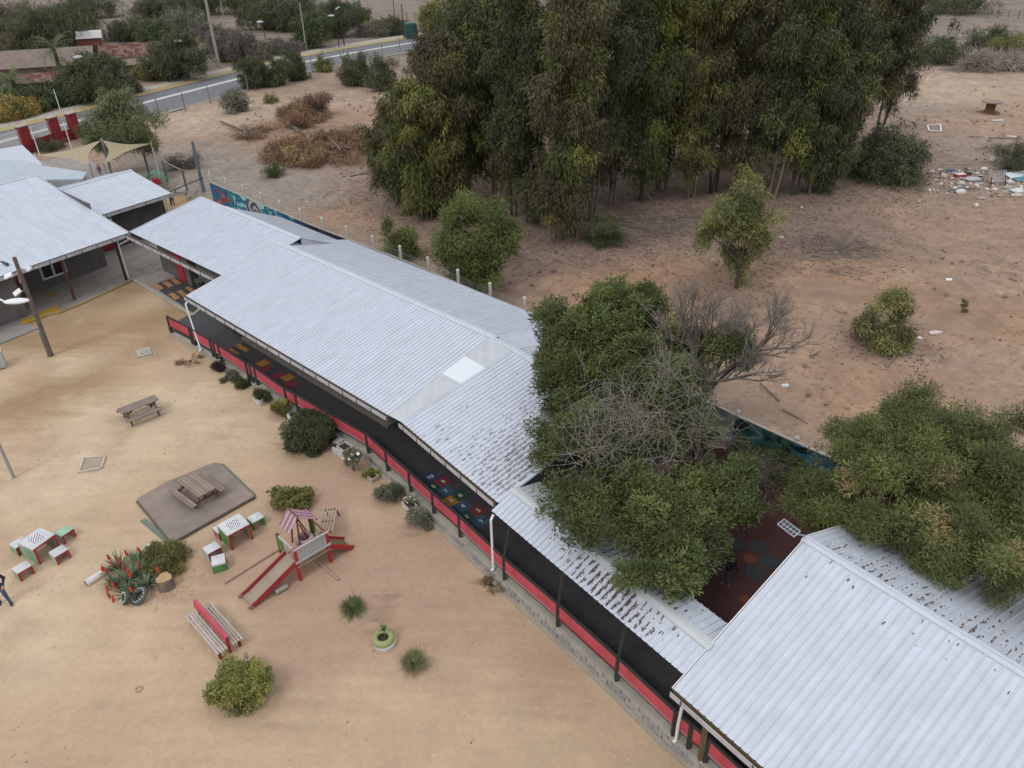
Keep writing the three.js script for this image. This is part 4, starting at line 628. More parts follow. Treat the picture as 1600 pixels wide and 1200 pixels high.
{ const q = [-12.39, -0.43, -16.06], k = new MB(); k.at(new THREE.TorusGeometry(0.1, 0.035, 8, 18), [q[0], q[1] + 0.012, q[2]], [Math.PI / 2, 0, 0]); tag(k.build('ant_nest', std(0.47, 0.34, 0.24, 1, { map: T.grain })), 'small ring of sand round an ant hole in the open yard', 'ant nest'); }
{ // green hose or netting heap
  const p = A3([-10.77, -0.3, -29.95]), k = new MB(), rnd = rng(31); for (let j = 0; j < 7; j++) { const pts = []; for (let i = 0; i <= 22; i++) { const a = i / 22 * 6.283 + j, r = 0.34 + 0.09 * Math.sin(i * 0.9 + j * 2); pts.push([p.x + Math.cos(a) * r + (rnd() - 0.5) * 0.05, p.y + 0.05 + j * 0.03, p.z + Math.sin(a) * r * 0.9]); } k.limb(pts, 0.018, 0.018, 4); } tag(k.build('hose', std(0.22, 0.38, 0.32, 0.7)), 'coil of pale green hose beside the big dark bush', 'hose');
}
// ------------------------------------------------------------------ poles and lamps of the yard
{
  const b = [-26.23, -0.08, -38.03], h = 6.05, t = thing('wooden_pole', 'tall weathered wooden pole carrying two white floodlights', 'pole', b); let k = new MB(); const top = V(0.12, h, 0.15);
  k.cyl([0, 0, 0], top, 0.13, 0.10, 12); k.build('pole', M.pole, t);
  k = new MB(); k.cyl([-0.17, 0, 0.05], [-0.16, 1.6, 0.08], 0.05, 0.05, 8); k.build('conduit', M.steel, t);
  for (const [x, y, z, r] of [[-0.42, 5.1, 0.35, 0.4], [-0.25, 4.15, 0.4, 0.7], [0.38, 5.25, -0.2, -0.5]]) { k = new MB(); k.box(0.42, 0.08, 0.3, [x, y, z], [0.5, r, 0.2]); const l = k.build('floodlight', M.white, t); k = new MB(); k.beam([0.05, y, 0.08], [x, y, z], 0.04, 0.04); k.build('bracket', M.steel, t); }
  const k2 = new MB(); k2.beam([0.0, 5.0, 0.1], [0.02, 4.6, 0.2], 0.14, 0.1); k2.build('junction_box', std(0.30, 0.13, 0.09, 0.8), t);
}
{
  const b = [-22.44, -0.22, -27.09], H = 7.6, t = thing('yard_lamp', 'white lamp head on a long arm from a grey steel post at the left edge', 'lamp post', b); let k = new MB();
  k.cyl([0, 0, 0], [0, H, 0], 0.075, 0.06, 12); k.build('post', M.steel, t);
  const P = [-16.42, 10.5, -22.6]; const tip = V(P[0] - b[0], P[1] - b[1], P[2] - b[2]);
  k = new MB(); k.cyl([0, tip.y - 0.05, 0], tip, 0.035, 0.03, 8); k.build('arm', M.white, t);
  k = new MB(); const e = V(tip.x + 0.75, tip.y + 0.02, tip.z - 0.05); const g = new THREE.SphereGeometry(0.5, 16, 8); k.at(g, [tip.x + 0.38, tip.y + 0.02, tip.z], [0, 0.1, 0], [0.82, 0.16, 0.36]); k.build('lamp_head', M.white, t);
}
{ const p = [-28.63, 0, -36.74], t = thing('cabinet', 'white metal cabinet cut off by the left edge of the picture', 'cabinet', [p[0], yardH(p[0], p[2]), p[2]], 0.55); let k = new MB(); k.box(1.0, 0.95, 0.7, [0, 0.53, 0]); k.build('body', std(0.52, 0.54, 0.53, 0.7, { map: T.mottle }), t); for (const x of [-0.42, 0.42]) for (const z of [-0.28, 0.28]) { k = new MB(); k.box(0.06, 0.06, 0.06, [x, 0.03, z]); k.build('foot', M.black, t); } k = new MB(); k.box(1.04, 0.04, 0.74, [0, 1.02, 0]); k.build('lid', M.whitePaint, t); }
// dust-coloured dry weeds and small plants are built with the other plants

// ------------------------------------------------------------------ plants
function sprig(n, len, wid, R, bias, seed, fold = 0.25, stretch = 1) {  // a spray of n separate leaves; bias: +1 reaching up, -1 hanging
  const rnd = rng(seed), P = [];
  for (let i = 0; i < n; i++) {
    const d = V(rnd() * 2 - 1, rnd() * 2 - 1, rnd() * 2 - 1).normalize(), b = d.clone().multiplyScalar(R * (0.15 + 0.75 * rnd())); b.y *= stretch;
    d.y += bias * (0.5 + rnd()); d.x += (rnd() - 0.5) * 0.6; d.z += (rnd() - 0.5) * 0.6; d.normalize();
    const L = len * (0.65 + 0.7 * rnd()), w = wid * (0.7 + 0.6 * rnd()), s = d.clone().cross(V(rnd() - 0.5, rnd() - 0.5 + 0.6, rnd() - 0.5)).normalize(), up = s.clone().cross(d);
    const m = b.clone().addScaledVector(d, L * 0.45), t = b.clone().addScaledVector(d, L), l = m.clone().addScaledVector(s, w / 2).addScaledVector(up, w * fold), r = m.clone().addScaledVector(s, -w / 2).addScaledVector(up, w * fold);
    P.push(b, l, t, b, t, r);
  }
  return new MB().tris(P).geo();
}
const S = {
  gum: sprig(26, 0.29, 0.055, 0.42, -1.2, 1, 0.25, 1.5), gumSmall: sprig(24, 0.21, 0.05, 0.28, -0.7, 2, 0.25, 1.2), broad: sprig(28, 0.145, 0.048, 0.25, 0.3, 3), fine: sprig(26, 0.17, 0.036, 0.26, 0.25, 4), feather: sprig(44, 0.12, 0.026, 0.26, 0.1, 5),
  tiny: sprig(24, 0.085, 0.036, 0.11, 0.4, 6), herb: sprig(26, 0.13, 0.018, 0.09, 0.9, 7), coarse: sprig(14, 0.55, 0.20, 0.5, 0.2, 8), dead: sprig(16, 0.32, 0.06, 0.42, -0.1, 10), succ: sprig(18, 0.10, 0.05, 0.09, 0.7, 11), stick: sprig(16, 1.3, 0.05, 0.5, 0.05, 13), pine: sprig(24, 0.75, 0.10, 0.5, -0.1, 12),
};
function leaves(parent, name, geo, list, mat = M.leaf) {   // list of [position, scale, colour, tilt]
  const o = new THREE.InstancedMesh(geo, mat, list.length); const m = new THREE.Matrix4(), q = new THREE.Quaternion(), e = new THREE.Euler();
  list.forEach(([p, s, c, r], i) => { e.set(r[0], r[1], r[2]); m.compose(p, q.setFromEuler(e), V(s, s, s)); o.setMatrixAt(i, m); o.setColorAt(i, c); });
  o.castShadow = o.receiveShadow = true; o.name = name; parent.add(o); o.userData.kind = 'stuff'; return o;
}
function scatter(rnd, blobs, o) {                         // leaf sprays gathered in clumps through the volume of the blobs
  const out = [], vol = blobs.map((b) => b[3] * b[4] * b[5]), tot = vol.reduce((a, b) => a + b, 0), clumps = [];
  blobs.forEach((b, bi) => {
    const n = Math.max(2, Math.round(o.clumps * vol[bi] / tot));
    for (let i = 0; i < n; i++) {
      const d = V(rnd() * 2 - 1, rnd() * 2 - 1, rnd() * 2 - 1).normalize(), f = Math.pow(rnd(), 0.42) * (rnd() < (o.loose || 0.12) ? 1.08 + 0.3 * rnd() : 0.98);
      const c = V(b[0] + d.x * f * b[3], b[1] + d.y * f * b[4], b[2] + d.z * f * b[5]); const w = o.world || V(0, 0, 0), X = c.x + w.x, Y = c.y + w.y, Z = c.z + w.z; if (o.carve && fbm(X * 1.15 + Z * 0.6, Y * 1.3 - Z * 0.7 + 7, 977, 2) < o.carve) continue; clumps.push(c);
      const tint = o.tints[Math.floor(rnd() * rnd() * o.tints.length * 0.999 + 0) % o.tints.length], tv = 0.72 + 0.56 * rnd(), rc = o.rc * (0.65 + 0.7 * rnd()), per = Math.round(o.per * (0.6 + 0.8 * rnd()));
      for (let k = 0; k < per; k++) {
        const u = V(rnd() * 2 - 1, (rnd() * 2 - 1) * 0.8, rnd() * 2 - 1).normalize().multiplyScalar(rc * Math.cbrt(rnd())), v = tv * (0.8 + 0.4 * rnd());
        const p = c.clone().add(u); if (o.floor !== undefined && p.y < o.floor) p.y = o.floor + rnd() * 0.1;
        out.push([p, (o.size || 1) * (0.7 + 0.6 * rnd()), rgb(tint[0] * v, tint[1] * v, tint[2] * v), [(rnd() - 0.5) * (o.tilt ?? 1.4), rnd() * 6.283, (rnd() - 0.5) * (o.tilt ?? 1.4)]]);
      }
    }
  });
  return { list: out, clumps };
}
function bend(rnd, a, b, n, w) { const pts = [], L = a.distanceTo(b), j = V(rnd() - 0.5, (rnd() - 0.5) * 0.5 + 0.25, rnd() - 0.5).multiplyScalar(L * w); for (let i = 0; i <= n; i++) { const t = i / n; pts.push(a.clone().lerp(b, t).addScaledVector(j, Math.sin(t * Math.PI)).add(V(rnd() - 0.5, rnd() - 0.5, rnd() - 0.5).multiplyScalar(i && i < n ? L * w * 0.25 : 0))); } return pts; }
function tree(name, label, category, base, o) {           // o.blobs in world metres
  const t = thing(name, label, category, base, 0, o.group), rnd = rng(o.seed), B = V(...base);
  const blobs = o.blobs.map((b) => [b[0] - B.x, b[1] - B.y, b[2] - B.z, b[3], b[4], b[5]]);
  const { list, clumps } = scatter(rnd, blobs, o);
  if (o.r) {
    const tr = new MB(), fork = V(...(o.fork || [0, 0, 0])); if (!o.fork) { const c = blobs.reduce((s, b) => s.add(V(b[0], b[1], b[2])), V(0, 0, 0)).multiplyScalar(1 / blobs.length); fork.set(c.x * 0.35, Math.max(0.25, c.y * 0.5), c.z * 0.35); }
    tr.limb([V(0, -0.15, 0), V(0, 0.02, 0), ...bend(rnd, V(0, 0.1, 0), fork, 4, 0.06)], o.r * 1.15, o.r * 0.75, 9);
    for (let i = 1; i < (o.stems || 1); i++) { const a = rnd() * 6.283, s = V(Math.cos(a), 0, Math.sin(a)).multiplyScalar(0.25 + 0.35 * rnd()), e = fork.clone().add(V(Math.cos(a) * 0.9, (rnd() - 0.3) * 2, Math.sin(a) * 0.9)); tr.limb([s.clone().setY(-0.15), ...bend(rnd, s.clone().setY(0.1), e, 4, 0.06)], o.r * (0.7 + 0.4 * rnd()), o.r * 0.5, 7); }
    const hubs = blobs.map((b) => V(b[0], b[1] - b[4] * 0.25, b[2]));
    hubs.forEach((h, i) => tr.limb(bend(rnd, fork, h, 5, 0.12), o.r * 0.62, o.r * 0.2, 6));
    tr.build('trunk', o.bark || M.bark, t);
    const br = new MB(), every = Math.max(1, Math.floor(clumps.length / (o.limbs || 60)));
    for (let i = 0; i < clumps.length; i += every) { let best = fork, bd = 1e9; for (const h of hubs) { const d = h.distanceTo(clumps[i]); if (d < bd) { bd = d; best = h; } } br.limb(bend(rnd, best, clumps[i], 3, 0.12), o.r * 0.16 + 0.008, 0.006, 4); }
    br.build('branch', o.bark || M.bark, t);
  }
  leaves(t, o.leafName || 'crown', o.geo, list); return t;
}
const TINT = {
  gum: [[0.078, 0.083, 0.034], [0.092, 0.096, 0.036], [0.066, 0.07, 0.033], [0.125, 0.125, 0.036], [0.12, 0.085, 0.05]],
  gumLit: [[0.125, 0.155, 0.038], [0.095, 0.12, 0.036], [0.17, 0.18, 0.042]],
  green: [[0.10, 0.125, 0.038], [0.125, 0.15, 0.042], [0.08, 0.10, 0.036], [0.19, 0.20, 0.055]],
  feather: [[0.118, 0.142, 0.04], [0.145, 0.165, 0.046], [0.08, 0.092, 0.032], [0.15, 0.15, 0.05], [0.34, 0.27, 0.12]],
  dark: [[0.085, 0.10, 0.04], [0.105, 0.118, 0.045], [0.07, 0.082, 0.038]],
  far: [[0.09, 0.10, 0.05], [0.11, 0.118, 0.054], [0.078, 0.085, 0.05]], farLit: [[0.075, 0.10, 0.035], [0.095, 0.115, 0.04]], grey: [[0.18, 0.185, 0.125], [0.22, 0.22, 0.155], [0.14, 0.15, 0.10]],
  yellow: [[0.28, 0.28, 0.075], [0.21, 0.225, 0.065], [0.34, 0.32, 0.10]], sage: [[0.17, 0.195, 0.085], [0.21, 0.225, 0.10], [0.14, 0.165, 0.075]], olive: [[0.19, 0.195, 0.065], [0.24, 0.23, 0.075], [0.15, 0.16, 0.06]], dry: [[0.27, 0.19, 0.11], [0.21, 0.145, 0.085], [0.33, 0.24, 0.13]], gold: [[0.32, 0.24, 0.06], [0.24, 0.20, 0.06], [0.15, 0.16, 0.05]],
  purple: [[0.065, 0.038, 0.042], [0.085, 0.05, 0.05]], scrub: [[0.165, 0.135, 0.11], [0.13, 0.11, 0.09], [0.20, 0.165, 0.13]], brown: [[0.27, 0.165, 0.095], [0.21, 0.13, 0.08], [0.36, 0.25, 0.12], [0.17, 0.115, 0.085]],
};
// big trees of the courtyard
tree('courtyard_tree', 'big leafy tree leaning over the long metal roofs in the middle', 'tree', [7.02, 0, -24.96], { seed: 11, carve: 0.33, r: 0.26, fork: [0.1, 3.2, -0.6], geo: S.broad, tints: TINT.green, clumps: 560, per: 24, rc: 0.5, limbs: 130, size: 1.0,
  blobs: [[...[3.29, 6.2, -27.29], 2.4, 1.7, 2.3], [...[2, 5.3, -25.32], 1.2, 1.1, 1.3], [...[4.76, 6.6, -28.76], 1.7, 1.2, 1.5], [...[5.03, 5.8, -24.88], 1.8, 1.2, 1.6], [...[2.18, 4.6, -22.46], 1.5, 1.2, 1.5], [...[3.73, 4.6, -22.81], 1.9, 1.2, 1.7], [...[6, 4.8, -23.7], 1.7, 1.0, 1.5], [...[3.03, 4.1, -19.49], 2.0, 1.0, 1.7], [...[5.06, 3.9, -19.35], 2.0, 1.1, 1.7], [...[6.94, 3.8, -20.75], 1.6, 0.95, 1.4], [...[4.07, 3.8, -17.12], 1.5, 0.7, 1.1], [...[5.19, 3.5, -17.44], 1.25, 0.6, 1.0], [...[7.91, 3, -20.81], 0.8, 0.55, 0.7]] });
tree('acacia_tree', 'wide feathery tree with cream flowers overhanging the near hall on the right', 'tree', [16.59, 0, -23.49], { seed: 12, carve: 0.35, r: 0.25, geo: S.feather, tints: TINT.feather, clumps: 620, per: 25, rc: 0.52, limbs: 90, size: 1.05,
  blobs: [[...[12.92, 4.6, -20.12], 3.0, 1.7, 2.2], [...[11.42, 3.9, -20.44], 1.55, 1.4, 1.5], [...[13.42, 5, -22.27], 2.2, 1.2, 1.6], [...[14.86, 5, -19.91], 2.9, 1.7, 2.2], [...[16.97, 5, -19.51], 2.6, 1.8, 2.1], [...[11.22, 3.9, -18.72], 1.5, 0.9, 1.2], [...[12.77, 4.4, -17.82], 2.0, 1.0, 1.5], [...[13.08, 4.3, -16.4], 1.4, 0.7, 0.9], [...[14.4, 4.8, -16.65], 2.0, 1.0, 1.5], [...[15.07, 4.8, -15.85], 1.6, 0.9, 1.3]] });
{ // half bare tree
  const base = [7.84, 0, -25.88], t = tree('half_bare_tree', 'half bare tree with grey twigs spreading over the dirt beyond the mural wall', 'tree', base, { seed: 13, r: 0.2, fork: [0, 5.0, -0.3], bark: M.twigDark, geo: S.fine, tints: TINT.green, clumps: 34, per: 20, rc: 0.5, limbs: 30, blobs: [[...[7.33, 5.91, -27.4], 1.25, 0.8, 1.0], [...[9.11, 5.91, -26.8], 0.9, 0.8, 0.9], [...[6.75, 4.66, -26.2], 0.9, 0.6, 0.8]] });
  const rnd = rng(131), B = V(...base), big = new MB(), tw = new MB();
  const grow = (p, d, L, r, lev) => {
    const pts = [p.clone()], n = 5; let q = p.clone(), v = d.clone();
    for (let i = 0; i < n; i++) { v.add(V(rnd() - 0.5, rnd() - 0.42, rnd() - 0.5).multiplyScalar(0.30)).normalize(); q = q.clone().addScaledVector(v, L / n); pts.push(q); }
    (lev < 2 ? big : tw).limb(pts, r, r * 0.45, lev < 2 ? 5 : 3);
    if (lev >= 4) return; const kids = lev === 0 ? 5 : 4;
    for (let k = 0; k < kids; k++) { const f = 0.3 + 0.7 * rnd(), s = pts[Math.min(n, Math.round(f * n))]; grow(s, v.clone().add(V(rnd() - 0.5, rnd() - 0.4, rnd() - 0.5).multiplyScalar(1.35)).normalize(), L * (0.5 + 0.25 * rnd()), Math.max(0.0075, r * 0.5), lev + 1); }
  };
  for (const [q, L] of [[[9.76, 8.2, -27.31], 3.0], [[11.31, 7, -25.51], 3.3], [[5.77, 8.4, -27.65], 3.0], [[7.89, 8.4, -26.96], 2.8], [[10.22, 5.8, -24.24], 2.6], [[6.53, 8.2, -26.29], 2.4], [[10.62, 7.6, -26.51], 2]]) { const s = V(0.02, 4.2 + rnd() * 1.0, -0.2), e = V(...q).sub(B), d = e.clone().sub(s), len = d.length(); grow(s, d.normalize(), len * 0.62, 0.085, 0); }
  big.build('limb', M.twigDark, t); const o = tw.build('twigs', M.twig, t); o.userData.kind = 'stuff';
}
{ // dry twig tangles hanging in the courtyard tree and beside it
  const t = scene.getObjectByName('courtyard_tree'), B = t.position, rnd = rng(141), tw = new MB();
  for (const [c, r, n] of [[[3.35, 6.4, -21.43], 1.2, 110], [[4.43, 6, -20.47], 1.2, 130], [[2.61, 5.6, -20.17], 0.9, 80], [[5.52, 6.6, -22.67], 1.2, 90], [[6.95, 5, -22.15], 1.1, 90]]) for (let i = 0; i < n; i++) {
    let p = V(...c).sub(B).add(V(rnd() - 0.5, rnd() - 0.3, rnd() - 0.5).multiplyScalar(r * 1.5)), v = V(rnd() - 0.5, rnd() - 0.3, rnd() - 0.5).normalize(); const ax = V(rnd() - 0.5, rnd() - 0.5, rnd() - 0.5).normalize(), cu = (rnd() - 0.5) * 1.1, pts = [p];
    for (let k = 0; k < 7; k++) { v.applyAxisAngle(ax, cu).add(V(rnd() - 0.5, rnd() - 0.55, rnd() - 0.5).multiplyScalar(0.25)).normalize(); p = p.clone().addScaledVector(v, 0.16 + rnd() * 0.06); pts.push(p); } tw.limb(pts, 0.0105, 0.005, 3);
  }
  const o = tw.build('dry_twigs', M.twig, t); o.userData.kind = 'stuff';
  const b2 = new MB(), base = A3([9.08, 0, -23.69]); // bare bush over the red floor
  const bt = thing('bare_shrub', 'leafless grey shrub drooping over the dark red play floor', 'shrub', base.toArray());
  for (let i = 0; i < 130; i++) { const a = rnd() * 6.283, R = 0.6 + rnd() * 1.3, h = 1.2 + rnd() * 1.2, pts = []; for (let k = 0; k <= 7; k++) { const f = k / 7; pts.push(V(Math.cos(a) * R * f + (rnd() - 0.5) * 0.14 + 0.5 * f, 0.3 + h * Math.sin(f * 2.4), Math.sin(a) * R * f + (rnd() - 0.5) * 0.14)); } b2.limb(pts, 0.014, 0.005, 3); }
  for (let i = 0; i < 5; i++) { const a = i * 1.3; b2.limb([V(0, -0.05, 0), V(Math.cos(a) * 0.1, 0.5, Math.sin(a) * 0.1), V(Math.cos(a) * 0.4, 1.3, Math.sin(a) * 0.4)], 0.04, 0.015, 5); }
  const o2 = b2.build('twigs', std(0.20, 0.16, 0.14, 1), bt); o2.userData.kind = 'stuff';
}
// eucalyptus grove
{
  const gumBark = std(0.20, 0.165, 0.14, 1, { map: T.bark }), gumBark2 = std(0.27, 0.215, 0.175, 1, { map: T.bark });
  const spots = [ // base, height, crown radius, tone
    [[-9.14, 0, -63.63], 8.0, 1.9, 0], [[-7.81, 0, -61.27], 9.2, 2.0, 0], [[-6.64, 0, -59.96], 10.6, 2.1, 1], [[-5.01, 0, -60.49], 12.8, 2.2, 0], [[-3.25, 0, -62.64], 16, 2.3, 0], [[-1.35, 0, -62.54], 16.5, 2.2, 1], [[0.55, 0, -59.89], 17, 2.2, 0], [[1.85, 0, -58.02], 17, 2.1, 0], [[3.86, 0, -54.58], 17.5, 2.2, 0], [[4.66, 0, -54.94], 16.5, 1.9, 1], [[6.45, 0, -58.38], 17.5, 2.3, 0], [[8.88, 0, -62.32], 18, 2.4, 0], [[11.19, 0, -63.36], 18, 2.3, 1], [[13.2, 0, -65.53], 18.5, 2.4, 0], [[15.34, 0, -63.65], 17.5, 2.2, 1], [[17.63, 0, -65.28], 18, 2.3, 0], [[20.3, 0, -64.77], 18, 2.4, 0], [[21.98, 0, -62.94], 17.5, 2.3, 0], [[24.28, 0, -63.84], 18, 2.2, 1], [[26.08, 0, -64.44], 17, 2.1, 0], [[27.74, 0, -65.06], 14.5, 2.0, 0],
    [[-6.29, 0, -71.48], 12.2, 2.4, 0], [[-2.7, 0, -72.72], 18, 2.6, 1], [[1.58, 0, -72.46], 19, 2.7, 0], [[5.87, 0, -72.62], 19, 2.7, 0], [[10.53, 0, -73.19], 19, 2.7, 1], [[15.56, 0, -73.75], 19, 2.7, 0], [[20.55, 0, -73.88], 19, 2.7, 0], [[25.49, 0, -73.79], 19, 2.7, 1], [[29.74, 0, -73.52], 18.5, 2.5, 0], [[35.77, 0, -80.3], 19, 2.9, 0], [[38.21, 0, -80.39], 19.5, 3.0, 0],
  ];
  const gumLabel = { 0: 'shortest eucalyptus at the left end of the grove', 1: 'second eucalyptus from the left end of the grove', 2: 'third eucalyptus from the left end of the grove', 8: 'pale-trunked eucalyptus nearest the camera, left one of a pair', 9: 'pale-trunked eucalyptus nearest the camera, right one of a pair', 20: 'front eucalyptus farthest right, before the dark spreading bush', 30: 'big eucalyptus at the right end of the grove, left of the last one', 31: 'last big eucalyptus at the right end of the grove by the pale dirt' };
  spots.forEach(([p, h, r, tone], i) => {
    r *= 0.9; const rnd = rng(500 + i), blobs = [], n = 7, tone2 = [[1, 1, 1], [1.25, 1.12, 1], [0.85, 0.88, 0.95], [1.2, 1.0, 1.05], [0.95, 1.05, 0.9]][Math.floor(rnd() * 5)], low = i === spots.length - 1 || i === spots.length - 2 ? 0.2 : i < 21 ? 0.06 + 0.12 * rnd() : 0.11, lx = (rnd() - 0.5) * 1.6, lz = (rnd() - 0.5) * 1.6;
    for (let k = 0; k < n; k++) { const f = low + (1 - low) * (k + 0.6) / n, w = r * (f < 0.3 ? 0.75 : f > 0.85 ? 0.6 : 1.0), a = k * 2.4 + i; blobs.push([p[0] + lx * f + Math.cos(a) * r * 0.38, h * f, p[2] + lz * f + Math.sin(a) * r * 0.38, w, h * 0.095 + 0.5, w]); }
    tree('eucalyptus_tree', gumLabel[i] || (i < 21 ? 'tall slender eucalyptus in the front row of the grove on the dirt field' : 'tall eucalyptus standing in the back rows of the grove'), 'tree', p, { seed: 600 + i, r: 0.085 + 0.002 * h, stems: 3, bark: [M.bark, gumBark, gumBark2][i % 3], fork: [lx * 0.45, h * 0.5, lz * 0.45], geo: S.gum, carve: 0.30, tints: (tone ? [...TINT.gumLit, ...TINT.gum] : TINT.gum).map((c) => c.map((v, q) => v * tone2[q])), clumps: 120, per: 15, rc: 0.78, limbs: 16, size: 1.05, tilt: 0.9, blobs, group: 'eucalyptus trees of the grove' });
  });
}
// single trees and bushes of the field
const ball = (p, r, h, y0 = 0.5) => [p[0], h * y0, p[2], r, h * 0.5, r];
function fieldTree(label, p, o) { return tree(o.name || 'young_tree', label, o.cat || 'tree', p, o); }
fieldTree('bright green bushy tree right behind the roof ridge beside the fence posts', [-2.19, 0, -45.28], { seed: 21, r: 0.16, geo: S.gumSmall, tints: TINT.gumLit, clumps: 90, per: 24, rc: 0.6, size: 0.95, limbs: 40, blobs: [[...[-1.89, 5.31, -46.4], 1.7, 1.4, 1.6], [...[-2.5, 2.94, -46], 2.4, 1.5, 2.0], [...[-2.35, 1.34, -45.6], 2.1, 1.0, 1.8], [...[-0.86, 3.26, -46.2], 1.6, 1.5, 1.5], [...[-3.24, 4.58, -46.2], 1.2, 1.2, 1.2]] });
fieldTree('small bright green tree left of the larger bushy one', [-7.83, 0, -51.24], { seed: 22, r: 0.1, geo: S.gumSmall, tints: TINT.gumLit, clumps: 34, per: 18, rc: 0.45, size: 0.85, limbs: 20, blobs: [[...[-7.96, 1.5, -52], 1.1, 0.95, 1.0], [...[-8, 0.59, -51.6], 1.3, 0.6, 1.1], [...[-6.8, 0.51, -51.5], 0.7, 0.4, 0.6]] });
fieldTree('thin young gum tree with loose foliage alone on the orange dirt', [14.7, 0, -45.36], { seed: 23, r: 0.12, geo: S.gumSmall, tints: [...TINT.olive, ...TINT.gumLit], clumps: 92, per: 15, rc: 0.5, size: 1.0, carve: 0.3, limbs: 50, fork: [0, 1.6, 0], blobs: [[...[15.04, 5.98, -46.8], 1.5, 1.2, 1.4], [...[14.39, 4.53, -46.6], 2.2, 1.2, 1.8], [...[16.09, 3.73, -46.4], 1.7, 1.2, 1.4], [...[13.07, 3.35, -46.4], 1.3, 1.0, 1.2], [...[15.08, 2.05, -46.3], 1.5, 1.0, 1.2], [...[14.82, 0.76, -46.2], 0.8, 0.6, 0.7]] });
fieldTree('sparse low gum shrub with drooping leaves on the right of the field', [20.87, 0, -36.77], { seed: 24, name: 'gum_shrub', cat: 'shrub', r: 0.07, geo: S.gumSmall, tints: [...TINT.olive, ...TINT.gum], clumps: 40, per: 13, rc: 0.4, size: 1.0, limbs: 40, fork: [0, 0.3, 0], blobs: [[...[21.34, 2.27, -38], 1.2, 0.7, 1.0], [...[20.86, 0.99, -37.4], 1.7, 0.8, 1.3], [...[19.49, 1.91, -37.6], 0.8, 0.6, 0.8], [...[20.95, 0.31, -36.8], 1.4, 0.35, 0.9]] });
function fieldBush(label, p, r, h, kind, geo, seed, clumps = 26, per = 16, extra = []) { return tree('bush', label, 'bush', p, { seed, r: 0.05 + r * 0.02, geo: S[geo], tints: TINT[kind], clumps, per, rc: r * 0.33, size: 0.75 + r * 0.1, limbs: 14, floor: 0.05, fork: [0, h * 0.25, 0], blobs: [ball(p, r, h), [p[0], h * 0.28, p[2], r * 1.05, h * 0.28, r * 1.05], ...extra], leafName: 'foliage' }); }
fieldBush('dark round bush at the foot of the grove behind the young trees', [7.14, 0, -53.64], 1.45, 2.1, 'dark', 'fine', 31, 40);
fieldBush('dark spreading bush under the right end of the grove', [34.21, 0, -68.05], 3.2, 4.2, 'far', 'gum', 32, 60, 18);
fieldBush('dark bush cut by the right frame edge above the rubbish', [47.7, 0, -70.88], 2.6, 2.4, 'far', 'fine', 33, 44);
fieldBush('big green bush in the top right corner beyond the spool', [68.84, 0, -128.08], 4.2, 3.6, 'far', 'gum', 34, 50, 18);
fieldBush('low green bush left in the row at the top right edge', [84.45, 0, -144.72], 3.6, 2.6, 'farLit', 'gum', 35, 34);
fieldBush('olive bush right in the row at the top right edge', [85.06, 0, -135.96], 4, 2.5, 'olive', 'gum', 36, 34);
fieldBush('small green bush alone on the grey gravel', [-22.24, 0, -72.23], 0.85, 1.15, 'green', 'fine', 37, 18, 14);
fieldBush('small pale bush between the road and the brown brushwood', [-31.4, 0, -106.01], 0.9, 1.1, 'olive', 'fine', 38, 14, 12);
fieldBush('loose green shrub near the roadside fence', [-34.55, 0, -100.9], 1.9, 3.2, 'grey', 'gum', 39, 30, 12);
fieldBush('dark green tree-like bush, left one of the roadside three', [-36.38, 0, -116.93], 2.1, 4.4, 'dark', 'gum', 40, 44, 16); fieldBush('dark green tree-like bush, middle one of the roadside three', [-34.22, 0, -118.67], 2.1, 4.6, 'dark', 'gum', 41, 44, 16); fieldBush('dark green tree-like bush, right one of the roadside three', [-32.03, 0, -123.02], 2.1, 4.4, 'dark', 'gum', 42, 44, 16);
fieldBush('small brownish bush by the roadside near the three dark ones', [-29.03, 0, -129.89], 1.6, 2.6, 'olive', 'gum', 43, 22, 12);
fieldBush('dark bush standing left of the grove below the road', [-21.61, 0, -117.51], 2.5, 4.4, 'dark', 'gum', 44, 44, 16);
fieldBush('greyish bush touching the left end of the grove', [-17.02, 0, -113.79], 2.4, 4.6, 'far', 'gum', 45, 40, 14);
fieldBush('tiny upright sapling on the bare dirt on the right', [27.43, 0, -41.39], 0.22, 0.95, 'olive', 'tiny', 46, 8, 8);
fieldBush('dark leafless brush clump on the gravel behind the sports poles', [-31.99, 0, -75.84], 1.5, 1.5, 'scrub', 'dead', 47, 16, 10);

// plants of the yard
function yardBush(label, p, r, h, kind, geo, seed, clumps = 30, per = 18, size = 1, loose = 0.2) { const b = [p[0], yardH(p[0], p[2]), p[2]]; r *= 0.88; return tree('bush', label, 'bush', b, { seed, r: 0.035, geo: S[geo], tints: TINT[kind], clumps, per, rc: r * 0.34, size, loose, carve: 0.26, limbs: 12, floor: 0.03, fork: [0, h * 0.2, 0], blobs: [[b[0], b[1] + h * 0.5, b[2], r, h * 0.45, r], [b[0], b[1] + h * 0.25, b[2], r * 0.95, h * 0.25, r * 0.95]], leafName: 'foliage' }); }
yardBush('dark purple bush first in the row along the wall from the white downpipe', [-16.11, -0.19, -36.15], 0.42, 0.5, 'purple', 'tiny', 51, 26, 14);
yardBush('grey-green low bush with dry stalks beside the purple one', [-15.1, -0.21, -35.14], 0.46, 0.42, 'grey', 'tiny', 52, 24, 14);
yardBush('dark reddish-green small bush before the first white planter', [-14.19, -0.23, -34.35], 0.40, 0.4, 'dark', 'tiny', 53, 22, 14);
yardBush('dark clipped bush growing in the first white planter', [-12.9, -0.1, -33.06], 0.40, 0.65, 'dark', 'tiny', 54, 30, 16);
